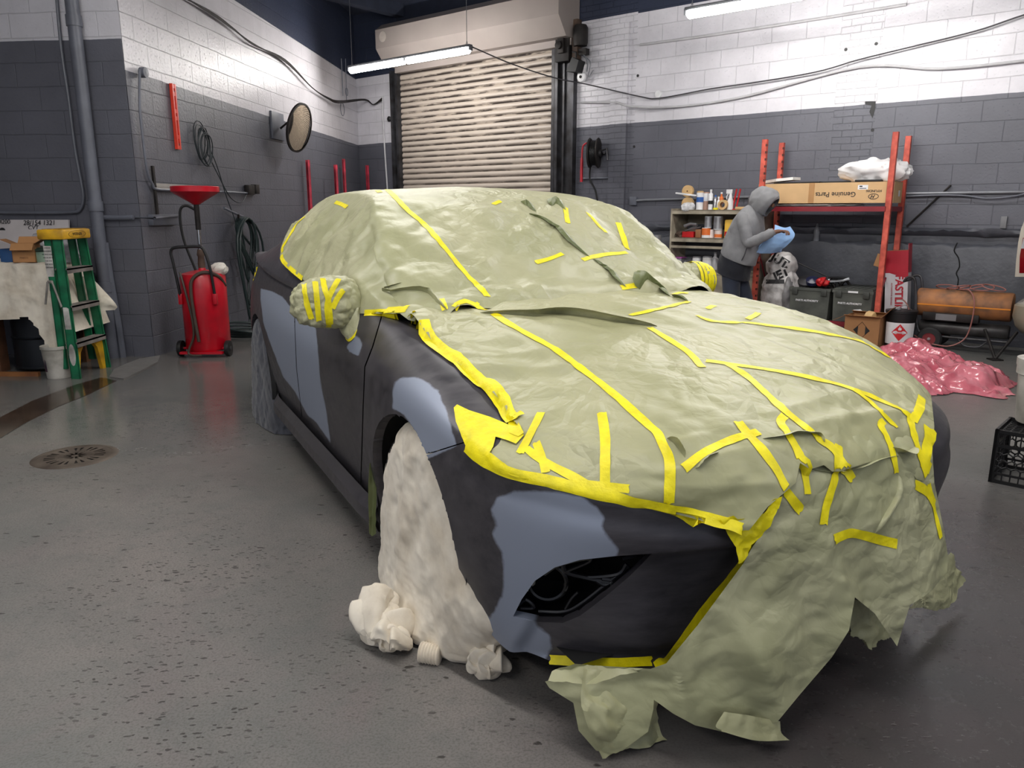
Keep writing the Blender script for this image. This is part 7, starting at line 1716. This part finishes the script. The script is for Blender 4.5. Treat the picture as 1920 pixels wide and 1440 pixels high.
m_skin = M('brown_skin', (118, 84, 66), .55); m_hood = cloth_mat('grey_marl_sweatshirt', (136, 136, 138), (116, 116, 120), .25); m_navy = cloth_mat('navy_trousers', (44, 50, 66), (34, 39, 52), .2); m_tee = cloth_mat('black_undershirt', (30, 32, 42), (24, 26, 34), .2); m_shoe = M('black_shoe', (22, 22, 24), .5)
hip = pp(1377, 498); g = .022
def side(p, k): return Vector(p)+BN*k
head = pp(1436, 380)
# body: pelvis-chest-neck-head, arms with hands and fingers, legs
B = [(pp(1377, 500), .12), (pp(1390, 460), .11), (pp(1406, 420), .12), (pp(1418, 398), .06), (pp(1430, 384), .075), (pp(1440, 378), .085), (pp(1446, 384), .05)]
Ed = [(0, 1), (1, 2), (2, 3), (3, 4), (4, 5), (5, 6)]
def chain(start, pts):
    k = start
    for p in pts: B.append(p); Ed.append((k, len(B)-1)); k = len(B)-1
    return k
def hand(w_i, wrist, dirv, upv, latv, s=1):
    dirv, upv, latv = dirv.normalized(), upv.normalized(), latv.normalized()
    palm = wrist+dirv*.045; p_i = len(B); B.append((palm, (.030, .016))); Ed.append((w_i, p_i))
    for k, (L_, o_) in enumerate(((.070, -.030), (.078, -.010), (.073, .010), (.058, .029))):
        b0 = palm+dirv*.035+latv*o_; chain(p_i, [(b0, .0095), (b0+dirv*L_*.5-upv*.010, .0085), (b0+dirv*L_*.75-upv*.032, .0075), (b0+dirv*L_*.72-upv*.052, .0065)])
    b0 = wrist+dirv*.02-latv*.030; chain(p_i, [(b0+dirv*.01, .011), (b0+dirv*.035-latv*.012-upv*.012, .009), (b0+dirv*.06-latv*.008-upv*.024, .0075)])
# near arm (towards the camera) and far arm
nA = [(side(pp(1404, 411), .16), .055), (side(pp(1404, 455, OF_+.2), 0), .046), (side(pp(1432, 444, OF_+.2), 0), .040), (side(pp(1455, 434, OF_+.16), 0), .027)]
k = chain(2, nA); hand(k, nA[-1][0], BD*.9+Vector((0, 0, .10)), Vector((0, 0, 1)), BN)
fA = [(side(pp(1410, 409), -.15), .055), (side(pp(1415, 452, OF_-.2), 0), .046), (side(pp(1436, 450, OF_-.18), 0), .038), (side(pp(1456, 446, OF_-.12), 0), .027)]
k = chain(2, fA); hand(k, fA[-1][0], BD*.9+Vector((0, 0, .05)), Vector((0, 0, 1)), BN)
def foot(p, dx=0): q_ = Vector((p.x, p.y, .05)); return q_
hx = pp(1377, 500)
legs = []
for sg, px0 in ((1, 1372), (-1, 1384)):
    h0 = hx+BN*(.09*sg)-Vector((0, 0, .04)); kn = h0+BD*(.04 if sg > 0 else .14)-Vector((0, 0, .38)); an = Vector((kn.x, kn.y, 0))+BD*(-.05)+Vector((0, 0, .09)); toe = an+BD*.16-Vector((0, 0, .05)); legs.append((h0, kn, an, toe))
    chain(0, [(h0, .095), (kn, .06), (an, .042), (toe, .035)])
skin('body', B, Ed, m_skin, pe, 2)
# face details on the head turned down and away
fc = pp(1449, 384)
q = MB(); heap(fc+Vector((.0, 0, -.005)), .018, .018, .022, 1, q, .02); q.build('nose', m_skin, pe)
# trousers
T = [(hx+Vector((0, 0, .08)), (.155, .17)), (hx, (.165, .18))]; TE = [(0, 1)]
for (h0, kn, an, toe) in legs:
    b = len(T); T += [(h0-Vector((0, 0, .08)), .118), (kn, .088), (an+Vector((0, 0, .02)), .068)]; TE += [(1, b), (b, b+1), (b+1, b+2)]
skin('trousers', T, TE, m_navy, pe, 2)
for (h0, kn, an, toe) in legs:
    q = MB(); q.T = Matrix.Translation(Vector((an.x, an.y, 0))) @ Matrix.Rotation(RZ, 4, 'Z'); q.box((-.08, -.045, .002), (.20, .045, .085), .03); q.build('shoe', m_shoe, pe)
def loft(name, rings, mat, amp, extra=None):
    "rings: (centre, fore-aft radius, side radius, tilt of the ring) -> closed garment surface"
    P_ = [Vector((*r[0],)) for r in rings]; nR = 40; n_ = len(rings)-1; G = []
    for i in range(nR+1):
        t = i*n_/nR; c = cat_rom(P_, t); q_ = cat_rom([Vector((r[1], r[2], r[3])) for r in rings], t); row = []
        fx = BD*cos(q_.z)-Vector((0, 0, 1))*sin(q_.z)
        for k in range(56):
            a = 2*pi*k/56; e = .85
            P = c+fx*(abs(cos(a))**e*(1 if cos(a) > 0 else -1)*q_.x)+BN*(abs(sin(a))**e*(1 if sin(a) > 0 else -1)*q_.y)
            nrm = (P-c).normalized(); row.append(P+nrm*(amp*streak(P, (Vector((0, 0, 1))-BD*.7).normalized(), 8, 3)+amp*.5*crump(P, 9, 2)))
        G.append(row)
    mb = MB(); mb.grid(G, closed=True); mb.poly(G[-1]); mb.poly(G[0])
    if extra: extra(mb)
    return mb.build(name, mat, pe, smooth=60)
loft('undershirt', [(pp(1374, 517), .17, .185, .30), (pp(1377, 500), .175, .19, .34), (pp(1384, 478), .165, .18, .36), (pp(1390, 462), .14, .16, .36)], m_tee, .008)
def sleeves(mb):
    for A_ in (nA, fA):
        sh_ = A_[0][0]; pts = smooth_path([pp(1405, 408)*.5+sh_*.5, sh_, A_[0][0].lerp(A_[1][0], .5), A_[1][0], A_[2][0], A_[3][0]-BD*.02], 6); N = len(pts)
        b = len(mb.v); mb.tube(pts, [.078-.038*(k/(N-1))+(.004 if k % 3 == 0 else 0)+(.006 if k == N-3 else 0) for k in range(N)], 22)
        for k in range(b, len(mb.v)): mb.v[k] = mb.v[k]+(BN*.4+Vector((0, 0, 1)))*(.006*streak(mb.v[k], BN, 14, 2))
loft('sweatshirt', [(pp(1385, 486), .185, .195, .36), (pp(1386, 480), .195, .20, .38), (pp(1391, 462), .198, .20, .40), (pp(1398, 442), .182, .195, .45), (pp(1405, 424), .165, .205, .50), (pp(1411, 407), .135, .19, .6), (pp(1417, 396), .095, .13, .7), (pp(1423, 388), .06, .07, .8)], m_hood, .010, sleeves)
# hood
G = []; hc_ = pp(1434, 380)+Vector((0, 0, .012)); fd_ = (BD*.80+Vector((0, 0, -.58))+BN*-.15).normalized(); sd = BN; ud = fd_.cross(sd).normalized()
if ud.z < 0: ud = -ud
for i in range(41):
    f = i/40; a0 = pi*(.02+.72*f); row = []
    for k in range(60):
        t = 2*pi*k/60; r = sin(a0); x = -cos(a0)
        rr_ = .155*(1+.05*cos(t*2)); P = hc_+fd_*(x*.150)+sd*(cos(t)*r*.128)+ud*(sin(t)*r*rr_)
        n_ = (P-hc_).normalized(); P = P+n_*(.012*streak(P, (fd_*.4+ud).normalized(), 8, 5)+.008*crump(P, 9, 3)*(1))
        if f > .94: P = P-n_*.012*(f-.94)/.06
        row.append(P)
    G.append(row)
q = MB(); q.grid(G, closed=True); q.poly(G[0]); q.build('hood', m_hood, pe, smooth=60)
# ear side pocket line and waistband
q = MB(); q.tube(smooth_path([pp(1387, 494, OF_+.17), pp(1395, 480, OF_+.19), pp(1400, 465, OF_+.19)], 5), .006, 6); q.build('pocket_seam', M('dark_seam', (70, 70, 74), .8), pe)
# ------------------------------------------------------------------ blue paper towels
m_btowel = cloth_mat('blue_paper_towel', (150, 184, 226), (132, 168, 214), .25)
tw = thing('paper_towel_roll', 'blue shop towel roll with a white core being unrolled by the person', 'paper towel roll', pp(1445, 472, .95))
r0, r1 = pp(1424, 466, .98), pp(1463, 463, .98); dd = (r1-r0); L = dd.length; dd.normalize()
q = MB(); disc(q, r0, dd, [(.022, 0), (.058, 0), (.058, L), (.022, L)], 30); q.build('roll', m_btowel, tw)
q = MB(); disc(q, r0, dd, [(.017, -.002), (.024, -.002), (.024, L+.003), (.017, L+.003)], 24); q.build('core', W_, tw)
G = disp_grid(surf([[pp(1418, 474, 1.10), pp(1440, 476, 1.06), pp(1456, 474, 1.04)], [pp(1432, 452, 1.14), pp(1452, 462, 1.12), pp(1474, 462, 1.10)], [pp(1450, 434, 1.10), pp(1472, 446, 1.12), pp(1490, 442, 1.12)], [pp(1453, 421, 1.05), pp(1470, 427, 1.05), pp(1482, 425, 1.05)]], 26, 26), lambda P, i, j: .006*crump(P, 10, 2))
q = MB(); q.grid(G); q.build('loose_sheet', m_btowel, tw, smooth=50)
# ------------------------------------------------------------------ groups of repeats
import re as _re
GR = {'masking_paper': 'green masking paper sheets on the sedan', 'conduit': 'painted conduits on the walls', 'power_cable': 'loose cables along the walls', 'slotted_upright': 'red uprights in the far corner', 'wall_pipe': 'grey pipes at the pier',
 'tape_roll': 'tape and paper rolls on the shelf top', 'spray_can': 'spray cans on the shelf top', 'small_bottle': 'small bottles on the shelf unit', 'paint_can': 'paint cans on the shelf unit', 'paper_cup': 'small cups on the middle shelf', 'mixing_cups': 'stacks of clear mixing cups',
 'parts_tote': 'grey green totes on the rack', 'cardboard_box': 'open cardboard boxes', 'wrapped_door_mirror': 'paper wrapped door mirrors', 'wheel_cloth': 'cloths over the wheels', 'bunched_cloth': 'bunched cloth beside the front wheel', 'plastic_bag': 'crumpled plastic bags', 'outlet_box': 'outlet boxes on the walls', 'junction_box': 'round junction boxes', 'air_hose': 'air hoses on the walls'}
for o in list(bpy.data.objects):
    if o.parent is None and 'label' in o and 'group' not in o:
        k = _re.sub(r'\.\d+$', '', o.name)
        if k in GR and (k+'.001') in bpy.data.objects: o['group'] = GR[k]
